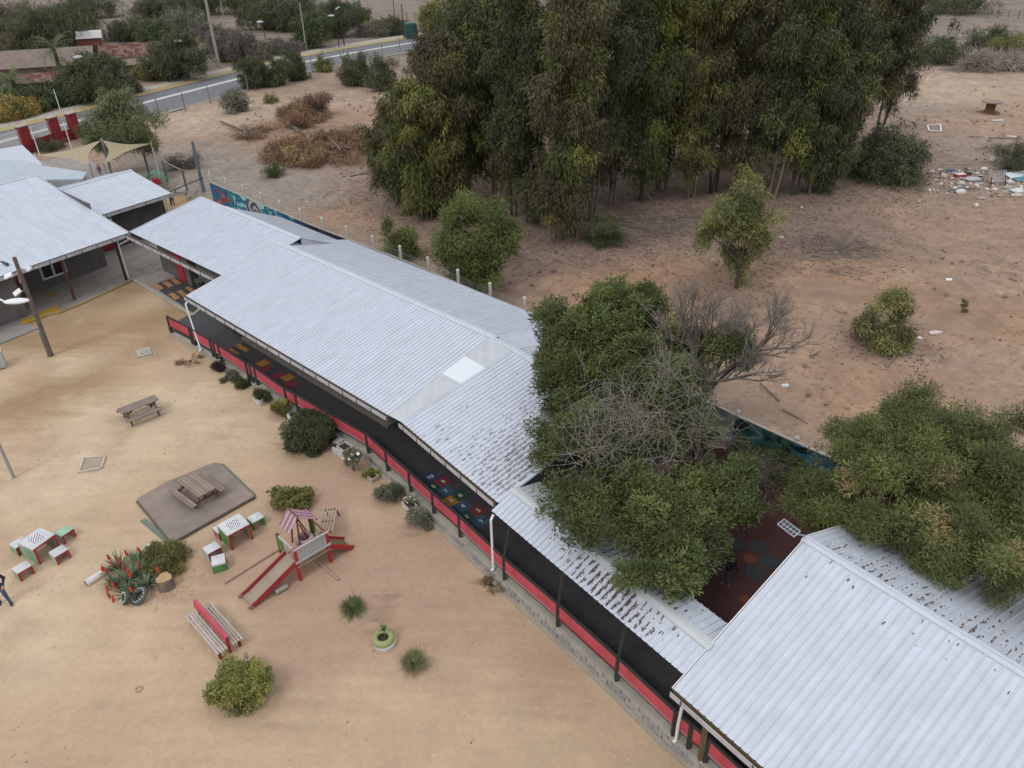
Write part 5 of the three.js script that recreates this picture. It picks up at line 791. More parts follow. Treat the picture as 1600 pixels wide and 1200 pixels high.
yardBush('yellow-green bush on a thin stem between the white planters', [-11.58, -0.28, -31.86], 0.42, 0.85, 'yellow', 'tiny', 55, 34, 16);
yardBush('big round dark green bush against the red railing', [-9.48, -0.32, -29.36], 1.12, 1.5, 'dark', 'tiny', 56, 150, 42, 1.15);
yardBush('yellow-green succulents filling the worn pale planter', [-6.38, -0.26, -26.77], 0.36, 0.34, 'yellow', 'succ', 57, 24, 14);
yardBush('grey lavender bush at the foot of the block wall', [-5.27, -0.4, -25.34], 0.52, 0.62, 'grey', 'herb', 58, 40, 20, 1.1);
yardBush('grey-green spreading bush next to the small white pot', [-4.02, -0.43, -23.8], 0.55, 0.52, 'grey', 'tiny', 59, 40, 18);
yardBush('yellow-green leafy bush behind the play tower roof', [-9.42, -0.36, -25.08], 0.74, 0.55, 'olive', 'succ', 60, 70, 16, 1.4);
yardBush('big loose yellow-green bush at the end of the white double bench', [-8.89, -0.46, -15.89], 0.98, 1.15, 'yellow', 'tiny', 61, 140, 12, 0.95, 0.34);
yardBush('low dull green ground-cover mound right of the red aloes', [-13.7, -0.36, -21.71], 0.95, 0.26, 'olive', 'herb', 62, 90, 16, 1.2);
yardBush('dark green low mound between the aloes and the stump', [-13.9, -0.36, -21.21], 0.5, 0.36, 'olive', 'herb', 63, 40, 16, 1.2);
yardBush('dry brown weeds at the foot of the block wall below the middle downpipe', [-0.9, -0.49, -20.31], 0.5, 0.14, 'dry', 'herb', 64, 14, 7);
yardBush('thin dry grass in the sand by the first downpipe', [-18.06, -0.17, -37.23], 0.8, 0.10, 'dry', 'herb', 65, 20, 5);
{ // rose with white flowers
  const p = [-7.22, -0.36, -27.3], t = thing('rose_bush', 'small rose tree with white flowers in front of the block wall', 'rose bush', p), rnd = rng(66); const k = new MB(); for (let i = 0; i < 7; i++) k.limb(bend(rnd, V(0, 0, 0), V((rnd() - 0.5) * 0.55, 0.55 + rnd() * 0.4, (rnd() - 0.5) * 0.55), 4, 0.1), 0.016, 0.007, 5); k.build('stem', M.twigDark, t);
  const sc = scatter(rnd, [[0, 0.75, 0, 0.42, 0.3, 0.42]], { tints: TINT.grey, clumps: 22, per: 10, rc: 0.14 }); leaves(t, 'foliage', S.tiny, sc.list); for (let i = 0; i < 9; i++) { const f = new MB(); const c = V((rnd() - 0.5) * 0.75, 0.75 + rnd() * 0.35, (rnd() - 0.5) * 0.7); for (let j = 0; j < 5; j++) f.at(new THREE.SphereGeometry(0.045, 7, 5), [c.x + Math.cos(j * 1.256) * 0.035, c.y, c.z + Math.sin(j * 1.256) * 0.035], [0.4, j, 0], [1, 0.45, 1]); f.build('flower', std(0.75, 0.74, 0.70, 0.8), t); }
}
function blades(parent, name, n, len, wid, spread, m, rnd, up = 0.6, c = V(0, 0, 0), curve = 0.5) { // curved tapering blades from one point
  const P = []; for (let i = 0; i < n; i++) {
    const a = rnd() * 6.283, el = up + (1 - up) * rnd(), d = V(Math.cos(a) * (1 - el * 0.75), el, Math.sin(a) * (1 - el * 0.75)).normalize(), L = len * (0.55 + 0.6 * rnd()), o = c.clone().add(V(Math.cos(a) * spread * rnd(), 0, Math.sin(a) * spread * rnd())), s = V(-Math.sin(a), 0, Math.cos(a));
    let q = o, v = d.clone(); const N = 4; for (let k = 0; k < N; k++) { const w0 = wid * (1 - k / N) / 2 + 0.001, w1 = wid * (1 - (k + 1) / N) / 2 + 0.001, e = q.clone().addScaledVector(v, L / N); const A = q.clone().addScaledVector(s, w0), B = q.clone().addScaledVector(s, -w0), C = e.clone().addScaledVector(s, -w1), D = e.clone().addScaledVector(s, w1), mid = q.clone().add(V(0, -w0 * 0.7, 0)), mid2 = e.clone().add(V(0, -w1 * 0.7, 0)); P.push(A, mid, mid2, A, mid2, D, mid, B, C, mid, C, mid2); q = e; v.y -= curve / N * (1 + rnd() * 0.6); v.normalize(); }
  } return new MB().tris(P).build(name, m, parent);
}
const grassG = std(0.15, 0.18, 0.065, 0.9), grassB = std(0.26, 0.21, 0.12, 0.9), grassD = std(0.10, 0.125, 0.05, 0.9);
for (const [p, lab, s, a, b] of [[[-5.93, -0.45, -19.37], 'dark green grass tuft left of the tyre planter', 71, grassD, grassG], [[-3.47, -0.5, -16.96], 'pale green grass tuft right below the tyre planter', 72, grassG, grassB]]) { const t = thing('grass_tuft', lab, 'grass tuft', p), rnd = rng(s); blades(t, 'blades', 260, 0.42, 0.028, 0.24, a, rnd, 0.4, V(-0.05, 0, -0.06), 1.2); blades(t, 'blades', 230, 0.40, 0.022, 0.34, b, rnd, 0.2, V(0.05, 0, 0.14), 1.5); blades(t, 'blades', 14, 0.75, 0.024, 0.12, a, rnd, 0.75, V(0.1, 0, -0.1), 0.5); }
{ const p = [-4.56, -0.18, -17.86], t = thing('seedling', 'little green seedling growing in the tyre planter', 'plant', p); blades(t, 'leaf', 26, 0.3, 0.045, 0.03, std(0.12, 0.17, 0.075, 0.8), rng(73), 0.45, V(0, 0.3, 0), 0.9); const k = new MB(); k.cyl([0, -0.2, 0], [0, 0.34, 0], 0.012, 0.01, 5); k.build('stem', grassG, t); }
{ const p = [-4.32, -0.26, -24.79], t = thing('spiky_plant', 'spiky pale green plant with small white flowers in the white trough', 'plant', p); blades(t, 'leaf', 60, 0.75, 0.035, 0.1, std(0.17, 0.20, 0.10, 0.8), rng(74), 0.45); const rnd = rng(75); for (let i = 0; i < 6; i++) { const f = new MB(); f.at(new THREE.SphereGeometry(0.04, 7, 5), [(rnd() - 0.5) * 0.6, 0.3 + rnd() * 0.3, (rnd() - 0.5) * 0.6], [0, 0, 0], [1, 0.6, 1]); f.build('flower', std(0.72, 0.70, 0.64, 0.8), t); } }
{ const p = [-10.75, -0.09, -31.33], t = thing('dry_stalks', 'dead grey stalks standing in the second white planter', 'plant', p), k = new MB(), rnd = rng(76); for (let i = 0; i < 24; i++) k.limb([V((rnd() - 0.5) * 0.4, 0, (rnd() - 0.5) * 0.3), V((rnd() - 0.5) * 0.6, 0.2 + rnd() * 0.15, (rnd() - 0.5) * 0.5), V((rnd() - 0.5) * 0.7, 0.3 + rnd() * 0.2, (rnd() - 0.5) * 0.6)], 0.012, 0.006, 4); k.build('stalks', M.twigDark, t); }
{ // aloes with red flower spikes
  const m1 = std(0.15, 0.20, 0.105, 0.55), m2 = std(0.20, 0.245, 0.14, 0.55), redF = std(0.46, 0.06, 0.03, 0.75), redG = std(0.33, 0.075, 0.045, 0.8), stemM = std(0.13, 0.10, 0.06, 0.9), rnd = rng(81);
  const spots = [[[-14.54, -0.36, -20.67], 0.95, 'in the middle of the aloe clump'], [[-15.23, -0.35, -21.33], 0.85, 'at the left back of the aloe clump'], [[-14.63, -0.35, -21.55], 0.8, 'at the back of the aloe clump beside the white log'], [[-14.97, -0.36, -20.48], 0.7, 'at the left front of the aloe clump'], [[-14.21, -0.36, -20.89], 0.8, 'at the right of the aloe clump'], [[-14.35, -0.37, -20.1], 0.6, 'just behind the small green tyre'], [[-13.81, -0.37, -20.46], 0.6, 'nearest the tree stump']];
  spots.forEach(([p, L, where], i) => { const t = thing('aloe', 'spiky green aloe ' + where, 'aloe', p, i, 'aloes of the flower bed'); blades(t, 'leaf', 64, L * 0.95, 0.09, 0.06, i % 2 ? m1 : m2, rnd, 0.24, V(0, 0.12, 0), 0.55); const k = new MB(); k.cyl([0, -0.05, 0], [0, 0.25, 0], 0.1, 0.09, 8); k.build('stem', stemM, t); });
  [[-15.44, 0.37, -21.29], [-15.16, 0.37, -20.92], [-15.42, 0.37, -20.7], [-15.24, 0.37, -20.6], [-14.94, 0.37, -21.08], [-14.64, 0.36, -20.72], [-14.37, 0.36, -20.52], [-14.23, 0.35, -20.36], [-14.42, 0.37, -21.64], [-14.13, 0.36, -20.87], [-13.31, 0.35, -20.6], [-14.64, 0.35, -19.87], [-14.8, 0.35, -19.71], [-14.59, 0.35, -19.38], [-14.37, 0.34, -19.2], [-13.93, 0.34, -19.67], [-14.84, 0.37, -21.48]].forEach((q, i) => { let best = null, bd = 9; for (const [p, , ] of spots) { const d = Math.hypot(p[0] - q[0], p[2] - q[2]); if (d < bd) { bd = d; best = p; } } const a = [...scene.children].filter((o) => /^aloe/.test(o.name)).find((o) => Math.abs(o.position.x - best[0]) < 1e-6); a.updateMatrixWorld(true); const w = a.worldToLocal(V(...q)), k = new MB(), b0 = V(w.x * 0.15, 0.1, w.z * 0.15); k.limb([b0, b0.clone().lerp(w, 0.6).add(V(0, 0.03, 0)), w], 0.014, 0.01, 5); const st = k.build('flower_stem', stemM, a); const f = new MB(), dir = V((rnd() - 0.5) * 0.3, 1, (rnd() - 0.5) * 0.3).normalize(); f.cyl(w.clone().addScaledVector(dir, -0.05), w.clone().addScaledVector(dir, 0.10), 0.055, 0.045, 8); f.cyl(w.clone().addScaledVector(dir, 0.10), w.clone().addScaledVector(dir, 0.26), 0.045, 0.006, 8); for (let j = 0; j < 12; j++) { const e = j * 2.4, y = -0.04 + j * 0.018; f.cyl(w.clone().addScaledVector(dir, y), w.clone().addScaledVector(dir, y - 0.05).add(V(Math.cos(e) * 0.065, 0, Math.sin(e) * 0.065)), 0.014, 0.01, 4); } f.build('flower', i % 4 === 1 ? redG : redF, st); });
}

// ------------------------------------------------------------------ boundary wall with mural
{
  const t = thing('boundary_wall', 'concrete panel wall with a painted sea mural and pale posts between school and field', 'wall');
  const L = [[-25.54, 1.8, -64.72], [-14.13, 1.8, -53.25], [-6.96, 1.8, -46.63], [0.44, 1.8, -39.06], [8.92, 1.8, -29.13], [12.05, 1.8, -25.83], [13.88, 1.8, -23.92]].map(A3); L.forEach((p) => (p.y = 0));
  const seaTex = (f) => { const t = tex(256, 1, f); t.repeat.set(1, 1); return t; };
  const sea = [0, 1, 2, 3, 4, 5, 6].map((b) => seaTex((u, v) => {
    const x = u * 2.9 + b * 2.9, y = v * 1.8, n = fbm(x * 1.3 + 3, y * 1.3, 801, 4), m = fbm(x * 3 + 9 * n, y * 3, 821, 4);
    let c = [0.10 + 0.12 * n, 0.25 + 0.25 * n, 0.42 + 0.2 * n];
    if (m > 0.52 && x > 3) c = [0.25, 0.60, 0.58]; if (m > 0.62 && x > 4) c = [0.66, 0.80, 0.80];
    const d = Math.hypot(x - 1.9 + 0.8 * Math.sin(y * 5), y - 0.8 + 0.4 * (m - 0.5)); if (d < 0.75 && m > 0.40) c = [0.62, 0.22, 0.17]; if (d < 0.6 && m > 0.58) c = [0.75, 0.5, 0.4];
    const r = Math.hypot(x - 7.4, (y - 0.9) * 1.2), s = Math.sin(r * 9 + Math.atan2(y - 0.9, x - 7.4) * 2 + 4 * n); if (r < 1.3) c = s > 0.2 ? [0.66, 0.68, 0.68] : [0.30, 0.30, 0.33];
    if (x > 13) { const k = clamp((x - 13) / 3); c = [mixf(c[0], 0.10, k), mixf(c[1], 0.13, k), mixf(c[2], 0.22, k)]; } if (x > 17) { c = m > 0.55 ? [0.18, 0.22, 0.30] : [0.07, 0.08, 0.12]; }
    return c;
  }));
  const deep = [0, 1, 2].map((b) => seaTex((u, v) => { const x = u * 2.9 + b * 2.9, y = v * 1.8, n = fbm(x * 1.2, y * 1.2, 841, 4), m = fbm(x * 2.5 + 4 * n, y * 2.5, 861, 4); let c = b < 1 ? [0.06 + 0.1 * n, 0.17 + 0.2 * n, 0.16 + 0.14 * n] : [0.10, 0.24 + 0.2 * n, 0.40 + 0.2 * n]; if (m > 0.58) c = [0.20, 0.36, 0.36]; if (m < 0.36) c = [0.05, 0.06, 0.09]; return c; }));
  const plain = std(0.36, 0.345, 0.33, 0.95, { map: T.mottle });
  const total = []; let acc = 0; for (let i = 0; i < L.length - 1; i++) { total.push(acc); acc += L[i].distanceTo(L[i + 1]); } total.push(acc);
  const at = (s) => { let i = 0; while (i < L.length - 2 && s > total[i + 1]) i++; return L[i].clone().lerp(L[i + 1], (s - total[i]) / (total[i + 1] - total[i])); };
  const n = Math.round(acc / 2.85), w = acc / n, sR = total[4], posts = [];
  for (let i = 0; i <= n; i++) {
    const p = at(Math.min(i * w, acc - 1e-4)); posts.push(p);
    const dd = at(Math.min(i * w + 0.2, acc - 1e-4)).sub(at(Math.max(0, Math.min(i * w, acc - 0.2) - 0.2))).normalize(), ph = i * w > sR - 2 ? 1.95 : 2.62, pb = p.clone().add(V(dd.z, 0, -dd.x).multiplyScalar(0.13)); const k = new MB(); k.beam(pb.clone().setY(-0.2), pb.clone().setY(ph), 0.17, 0.17); k.at(new THREE.CylinderGeometry(0.07, 0.11, 0.08, 8), pb.clone().setY(ph + 0.04)); k.build('post', std(0.54, 0.52, 0.48, 0.95), t);
    if (i === n) break;
    const q = at(Math.min((i + 1) * w, acc - 1e-4)), d = q.clone().sub(p).normalize(), a = p.clone().addScaledVector(d, 0.006), b = q.clone().addScaledVector(d, -0.006);
    const right = i * w > sR - 1.2, mat = i < 7 ? sea[i] : right ? deep[Math.min(2, Math.floor((i * w - sR + 1.2) / w) % 3)] : null;
    for (let r = 0; r < 3; r++) { const k2 = new MB(); k2.beam(a.clone().setY(0.3 + r * 0.6), b.clone().setY(0.3 + r * 0.6), 0.07, 0.592); k2.build('panel', plain, t); }
    if (mat) { const nn = V(-d.z, 0, d.x); if (nn.z < 0) nn.negate(); const m = new MB(), e = (v, y) => v.clone().addScaledVector(nn, 0.04).setY(y); m.quad(e(a, 0.02), e(b, 0.02), e(b, 1.79), e(a, 1.79), [[0, 0], [1, 0], [1, 1], [0, 1]]); m.build('mural', new THREE.MeshStandardMaterial({ map: mat, roughness: 0.8, side: THREE.DoubleSide }), t); }
    const c = new MB(); c.beam(a.clone().setY(1.825), b.clone().setY(1.825), 0.1, 0.05); c.build('coping', std(0.48, 0.455, 0.42, 0.95, { map: T.mottle }), t);
  }
  const wr = new MB(); for (const y of [1.98, 2.12, 2.26, 2.36]) for (let i = 0; i < posts.length - 1; i++) wr.cyl(posts[i].clone().setY(y), posts[i + 1].clone().setY(y), 0.008, 0.008, 3, true); wr.build('wire', M.steel, t);
}
// dark red play floor behind the walkway roof
{
  const f = struct('play_floor', polySheet([[4.64, 0, -23.8], [8.31, 0, -28.1], [13.56, 0, -27.55], [14.6, 0, -21.34], [10.61, 0, -17.74], [6.71, 0, -17.02], [3.68, 0, -20.27]], 0.045), std(0.105, 0.038, 0.032, 0.92, { map: T.rubber }));
  for (const [p, r, m] of [[[9.42, 0, -21.64], 0.36, 0], [[9.62, 0, -20.82], 0.42, 0], [[8.91, 0, -20.28], 0.38, 0], [[8.92, 0, -21], 0.24, 1], [[8.58, 0, -21.77], 0.36, 0], [[8.2, 0, -18.99], 0.2, 1]]) { const g = new THREE.CylinderGeometry(r, r, 0.006, 28); g.translate(p[0], 0.048, p[2]); mesh('painted_circle', g, m ? std(0.20, 0.07, 0.025, 0.9, { map: T.rubber }) : std(0.05, 0.06, 0.062, 0.9, { map: T.rubber }), f); }
}
fieldBush('dark leafy shrub at the foot of the right end of the mural', [10.48, 0, -26.38], 1.3, 1.3, 'dark', 'fine', 971, 26, 14); fieldBush('dark scraggy shrub under the blue end of the mural', [11.75, 0, -25.68], 1.0, 1.2, 'dark', 'fine', 972, 20, 14);
{ // solar lamp on the hall ridge
  const C = [[8.03, 5, -17.45], [8.24, 5.12, -17.54], [8.56, 5.12, -17.01], [8.35, 5, -16.89]].map(A3), c = C.reduce((s, p) => s.add(p), V(0, 0, 0)).multiplyScalar(0.25), t = thing('solar_lamp', 'small solar panel on an arm at the end of the near hall ridge', 'solar panel', c.toArray());
  const q = C.map((p) => p.clone().sub(c)), k = new MB(); for (let i = 0; i < 4; i++) k.beam(q[i], q[(i + 1) % 4], 0.028, 0.03); k.build('frame', M.steel, t);
  const N = 5; for (let i = 0; i < N; i++) for (let j = 0; j < 2; j++) { const P = (u, v) => q[0].clone().lerp(q[1], v).lerp(q[3].clone().lerp(q[2], v), u); const e = 0.012, b = new MB(); b.quad(P((i + 0.06) / N, (j + 0.06) / 2), P((i + 0.94) / N, (j + 0.06) / 2), P((i + 0.94) / N, (j + 0.94) / 2), P((i + 0.06) / N, (j + 0.94) / 2)); b.build('cell', std(0.03, 0.035, 0.045, 0.25), t); }
  const s = new MB(); s.quad(q[0].clone().setY(q[0].y - 0.012), q[1].clone().setY(q[1].y - 0.012), q[2].clone().setY(q[2].y - 0.012), q[3].clone().setY(q[3].y - 0.012)); s.build('back_sheet', M.white, t);
  const a = new MB(); a.cyl(q[2].clone().add(q[3]).multiplyScalar(0.5), FD.P(-0.05, 5.7, 4.72).sub(c), 0.03, 0.03, 8); a.build('arm', M.steel, t);
}
{ // fallen leaves on the roofs
  const flake = new MB().quad([-0.035, 0, -0.09], [0.035, 0, -0.07], [0.03, 0.012, 0.09], [-0.03, 0.01, 0.08]).geo(), rnd = rng(901);
  function litter(label, F, n, pick, yf) { const o = new THREE.InstancedMesh(flake, new THREE.MeshStandardMaterial({ roughness: 1, side: THREE.DoubleSide }), n), m = new THREE.Matrix4(), c = new THREE.Color(); o.name = numbered('fallen_leaves'); for (let i = 0; i < n; i++) { const [al, ru] = pick(); const al2 = (Math.floor(al / 0.235) + 0.08 + 0.5 * rnd() * rnd()) * 0.235, p = F.P(al2, ru, yf(ru) + 0.012 + rnd() * 0.02), sl = Math.atan((yf(ru + 0.1) - yf(ru)) / 0.1), s = 0.2 + rnd() * 0.34; const q = new THREE.Quaternion().setFromAxisAngle(UP, Math.atan2(F.n.x, F.n.z) + (rnd() - 0.5) * 0.5).multiply(new THREE.Quaternion().setFromAxisAngle(V(1, 0, 0), -sl)); m.compose(p, q, V(s * (0.6 + rnd() * 0.8), s, s * (0.7 + rnd() * 1.6))); o.setMatrixAt(i, m); const v = 0.6 + rnd() * 0.9; o.setColorAt(i, c.setRGB(0.095 * v, 0.058 * v, 0.046 * v)); } scene.add(o); tag(o, label, 'fallen leaves', null, 'stuff'); }
  const yB = (r) => r < 6.15 ? 2.7 + 0.222 * r : 4.065 - 0.25 * (r - 6.15);
  litter('dark fallen leaves lying thick on the roof beside the big tree', FB, 3600, () => { let al, ru; do { al = 1.5 + rnd() * 5.3; ru = 0.15 + rnd() * 5.5; } while (rnd() > Math.pow(clamp((al - 2.3) / 3.6), 3) * clamp(1.3 - Math.abs(ru - 3.2) / 3.0) + (ru < 0.9 ? 0.03 : 0.006)); return [al, ru]; }, yB);
  const yC = (r) => r < 1.55 ? 2.35 + 0.4 * r : 2.97 - 0.22 * (r - 1.55);
  litter('dark fallen leaves along the ribs of the narrow walkway roof', FD, 900, () => { let al, ru; do { al = -5.6 + rnd() * 4.8; ru = 0.55 + rnd() * 2.0; } while (rnd() > Math.exp(-Math.pow((al + 3.3) / 1.25, 2)) + 0.015 || Math.abs(ru - 1.55) < 0.2); return [al, ru]; }, yC);
  const yD = (r) => r < 5.72 ? 2.35 + 0.4 * r : 4.638 - 0.38 * (r - 5.72);
  litter('fallen leaves behind the ridge of the near hall', FD, 420, () => { let al, ru; do { al = 0.6 + rnd() * 7; ru = 5.95 + rnd() * 4; } while (rnd() > Math.exp(-(ru - 5.9) * 1.2) * (0.3 + 0.7 * Math.sin(al * 2.3) ** 2)); return [al, ru]; }, yD);
  litter('few stray leaves on the white front slope of the near hall', FD, 20, () => [0.8 + rnd() * 7, 4.7 + rnd() * 0.8], yD);
}
// ------------------------------------------------------------------ road
function ribbon(a, b, y) { const k = new MB(); for (let i = 0; i < a.length - 1; i++) { const f = (p) => V(p[0], y, p[2]); k.quad(f(b[i]), f(b[i + 1]), f(a[i + 1]), f(a[i])); } return k.geo(); }
{
  const S = [[-62.94, 0, -94.04], [-61.97, 0, -96.4], [-58.18, 0, -104.6], [-54.17, 0, -116.18], [-49.19, 0, -127.05], [-43.82, 0, -138.74], [-37.06, 0, -151.21], [-30.84, 0, -159.21], [-24.43, 0, -166.52], [-16.85, 0, -175.17], [-9.1, 0, -182.56], [1.46, 0, -191.44], [10.55, 0, -197.6]], K = [[-61.52, 0, -91.61], [-60.54, 0, -93.86], [-56.81, 0, -101.81], [-52.99, 0, -113.35], [-48.13, 0, -124.01], [-42.89, 0, -135.48], [-36.23, 0, -147.52], [-30.21, 0, -155.62], [-23.94, 0, -162.87], [-16.5, 0, -171.16], [-8.91, 0, -178.23], [1.42, 0, -186.72], [10.32, 0, -193.2]], A = [[-60.25, 0, -89.44], [-59.36, 0, -91.75], [-55.83, 0, -99.81], [-51.79, 0, -110.45], [-47.14, 0, -121.17], [-42.07, 0, -132.63], [-35.58, 0, -144.59], [-29.71, 0, -152.79], [-23.59, 0, -160.22], [-16.24, 0, -168.26], [-8.77, 0, -175.11], [1.39, 0, -183.31], [10.13, 0, -189.57]], W0 = [[-58.1, 0, -85.75], [-57.19, 0, -87.9], [-53.98, 0, -96.05], [-50, 0, -106.14], [-45.41, 0, -116.21], [-40.44, 0, -126.93], [-34.48, 0, -139.66], [-28.79, 0, -147.63], [-22.87, 0, -154.85], [-15.77, 0, -162.81], [-8.54, 0, -169.84], [1.34, 0, -177.89], [9.86, 0, -184.37]], W1 = [[-57.48, 0, -84.69], [-56.57, 0, -86.79], [-53.39, 0, -94.85], [-49.45, 0, -104.83], [-44.91, 0, -114.77], [-40, 0, -125.37], [-34.13, 0, -138.08], [-28.52, 0, -146.1], [-22.68, 0, -153.41], [-15.66, 0, -161.57], [-8.5, 0, -168.97], [1.33, 0, -177.05], [9.82, 0, -183.47]], N = [[-54.2, 0, -79.07], [-53.42, 0, -81.19], [-50.14, 0, -88.22], [-46.12, 0, -96.82], [-41.9, 0, -106.12], [-37.45, 0, -116.47], [-32.18, 0, -129.36], [-26.87, 0, -136.7], [-21.44, 0, -144.15], [-14.86, 0, -152.45], [-8.1, 0, -160.04], [1.26, 0, -169.81], [9.47, 0, -176.78]], E2 = [[-53.35, 0, -77.62], [-52.71, 0, -79.93], [-49.48, 0, -86.88], [-45.53, 0, -95.39], [-41.41, 0, -104.73], [-37.06, 0, -115.1], [-31.86, 0, -127.9], [-26.64, 0, -135.42], [-21.25, 0, -142.74], [-14.73, 0, -150.88], [-8.03, 0, -158.32], [1.24, 0, -167.9], [9.36, 0, -174.72]];
  struct('sidewalk', ribbon(S, K, 0.07), std(0.47, 0.43, 0.37, 0.95, { map: T.mottle }));
  const road = struct('road', ribbon(A, N, 0.03), std(0.195, 0.195, 0.205, 0.95, { map: T.mottle }));
  mesh('kerb', ribbon(K, A, 0.075), std(0.44, 0.34, 0.16, 0.9, { map: T.mottle }), road); mesh('centre_line', ribbon(W0, W1, 0.04), std(0.50, 0.50, 0.50, 0.8), road); mesh('edge_strip', ribbon(N, E2, 0.035), std(0.31, 0.275, 0.22, 0.95, { map: T.mottle }), road);
}
function pole(name, label, cat, b, h, r, m, extra, group) { const t = thing(name, label, cat, b, 0, group), k = new MB(); k.cyl([0, -0.1, 0], [0, h, 0], r, r * 0.75, 8); k.build('post', m, t); if (extra) extra(t); return t; }
const lampHead = (h, dx = -0.4) => (t) => { let k = new MB(); k.beam([0, h, 0], [dx, h + 0.05, 0], 0.07, 0.07); k.build('arm', M.black, t); k = new MB(); k.at(new THREE.SphereGeometry(0.5, 14, 6, 0, 7, 0, 1.6), [dx - 0.15, h - 0.05, 0], [0, 0, 0], [1.25, 0.55, 1.25]); k.build('lamp_shade', std(0.36, 0.37, 0.39, 0.5), t); };
pole('street_lamp', 'street lamp with grey shade before the wide dark tree at left', 'street lamp', [-56.4, 0, -109.33], 5.6, 0.08, M.black, lampHead(5.6, -0.3), 'street lamps along the road');
pole('street_lamp', 'street lamp with pale shade beside the olive tree by the road', 'street lamp', [-48.73, 0, -124.61], 5.4, 0.08, M.black, lampHead(5.4, -0.3), 'street lamps along the road');
pole('street_lamp', 'street lamp with pale shade left of the three roadside bushes', 'street lamp', [-42.66, 0, -147.51], 5.4, 0.09, M.black, lampHead(5.4, -0.3), 'street lamps along the road');
pole('street_lamp', 'street lamp with white shade farthest up the road at the dark trees', 'street lamp', [-31.36, 0, -155.36], 5.6, 0.1, M.black, lampHead(5.4, -0.6), 'street lamps along the road');
pole('utility_pole', 'tall pale wooden utility pole rising out of the picture by the road', 'utility pole', [-47.57, 0, -135.35], 12, 0.26, std(0.36, 0.33, 0.30, 0.95));
pole('utility_pole', 'thin leaning wooden pole left of the dark roadside trees', 'utility pole', [-36.77, 0, -152.06], 8, 0.13, std(0.33, 0.31, 0.27, 0.95));
pole('utility_pole', 'thin pale pole standing in the brown scrub by the top edge', 'utility pole', [-64.35, 0, -192.56], 7, 0.12, std(0.33, 0.31, 0.27, 0.95));
pole('light_pole', 'black pole with a tilted floodlight behind the street lamp', 'light pole', [-30.67, 0, -156.9], 6.6, 0.11, M.black, (t) => { const k = new MB(); k.box(0.9, 0.12, 0.6, [-0.4, 6.5, 0], [0.3, 0, 0.5]); k.build('floodlight', M.steel, t); });
pole('light_pole', 'thin dark pole at the top edge left of the green booth', 'light pole', [-25.76, 0, -195.43], 7, 0.12, M.pole); pole('light_pole', 'black pole right beside the green booth', 'light pole', [-20.44, 0, -166.93], 6, 0.12, M.black);
{ const t = thing('green_booth', 'dark green cabin standing on the pavement beside the road', 'booth', [-18.84, 0, -165.81], 0.3); let k = new MB(); k.box(2.3, 2.5, 2.0, [0, 1.25, 0]); k.build('body', std(0.03, 0.085, 0.08, 0.6), t); k = new MB(); k.box(2.1, 0.35, 1.8, [0, 2.67, 0]); k.build('roof', std(0.05, 0.12, 0.11, 0.6), t); k = new MB(); k.box(1.0, 2.0, 0.05, [0, 1.1, 1.02]); k.build('door', std(0.04, 0.105, 0.10, 0.6), t); }
[[[-43.18, 0, -98.36], 0], [[-41.22, 0, -101.8], 1], [[-39.48, 0, -106.28], 2], [[-36.84, 0, -114.64], 3], [[-30.76, 0, -128.91], 4], [[-26.48, 0, -137.56], 5], [[-21.33, 0, -141.64], 6], [[-19.23, 0, -149.29], 7]].forEach(([p, i]) => pole('fence_post', ['leftmost', 'second', 'third', 'fourth', 'fifth', 'sixth', 'seventh', 'farthest'][i] + ' grey fence post along the near side of the road, counted from the left', 'fence post', p, 2.3, 0.09, std(0.20, 0.19, 0.18, 0.95), null, 'fence posts along the road'));

// ------------------------------------------------------------------ houses beyond the road
function house(label, p, w, d, h, turn, roofM, wallM, o = {}) {
  const t = thing('house', label, 'house', p, turn); const rh = o.rise ?? d * 0.22, ov = 0.4; let k = new MB(); for (const s of [-1, 1]) { k = new MB(); k.box(w, h, 0.15, [0, h / 2, s * d / 2]); k.build('wall', wallM, t); k = new MB(); k.box(0.15, h, d - 0.16, [s * w / 2, h / 2, 0]); k.tris([V(s * w / 2, h, -d / 2), V(s * w / 2, h, d / 2), V(s * w / 2, h + rh * (o.mono ? 0.5 : 0.96), 0)]); k.build('wall', wallM, t); }
  const R = o.mono ? [[-1, 1]] : [[-1, 0], [0, 1]];
  for (const [a, b] of R) { k = new MB(); const y = (s) => o.mono ? h + 0.05 + rh * (1 - s) / 2 : h + 0.05 + rh * (1 - Math.abs(s)) - (Math.abs(s) ? 0.08 : 0); k.quad([-w / 2 - ov, y(a), a * (d / 2 + (a ? ov : 0))], [w / 2 + ov, y(a), a * (d / 2 + (a ? ov : 0))], [w / 2 + ov, y(b), b * (d / 2 + (b ? ov : 0))], [-w / 2 - ov, y(b), b * (d / 2 + (b ? ov : 0))], [[0, 0], [w, 0], [w, d / 2], [0, d / 2]]); const r = k.build('roof', roofM, t); }
  k = new MB(); k.box(0.9, 2, 0.06, [w * 0.1, 1, d / 2 + 0.09]); k.build('door', std(0.10, 0.06, 0.045, 0.8), t); for (const x of [-0.3, 0.32]) { k = new MB(); k.box(1.1, 1, 0.06, [x * w, 1.45, d / 2 + 0.09]); k.build('window', M.glass, t); }
  return t;
}
const RT = std(0.62, 0.62, 0.62, 0.95, { map: T.rust }), brownRoof = std(0.255, 0.195, 0.165, 0.95, { map: T.mottle }), mud = std(0.20, 0.155, 0.125, 0.95, { map: T.mottle });
house('long low house with a dull brown roof behind the left palm', [-72.28, 0, -125.25], 17, 8, 2.6, 0.35, brownRoof, mud, { rise: 1.9 });
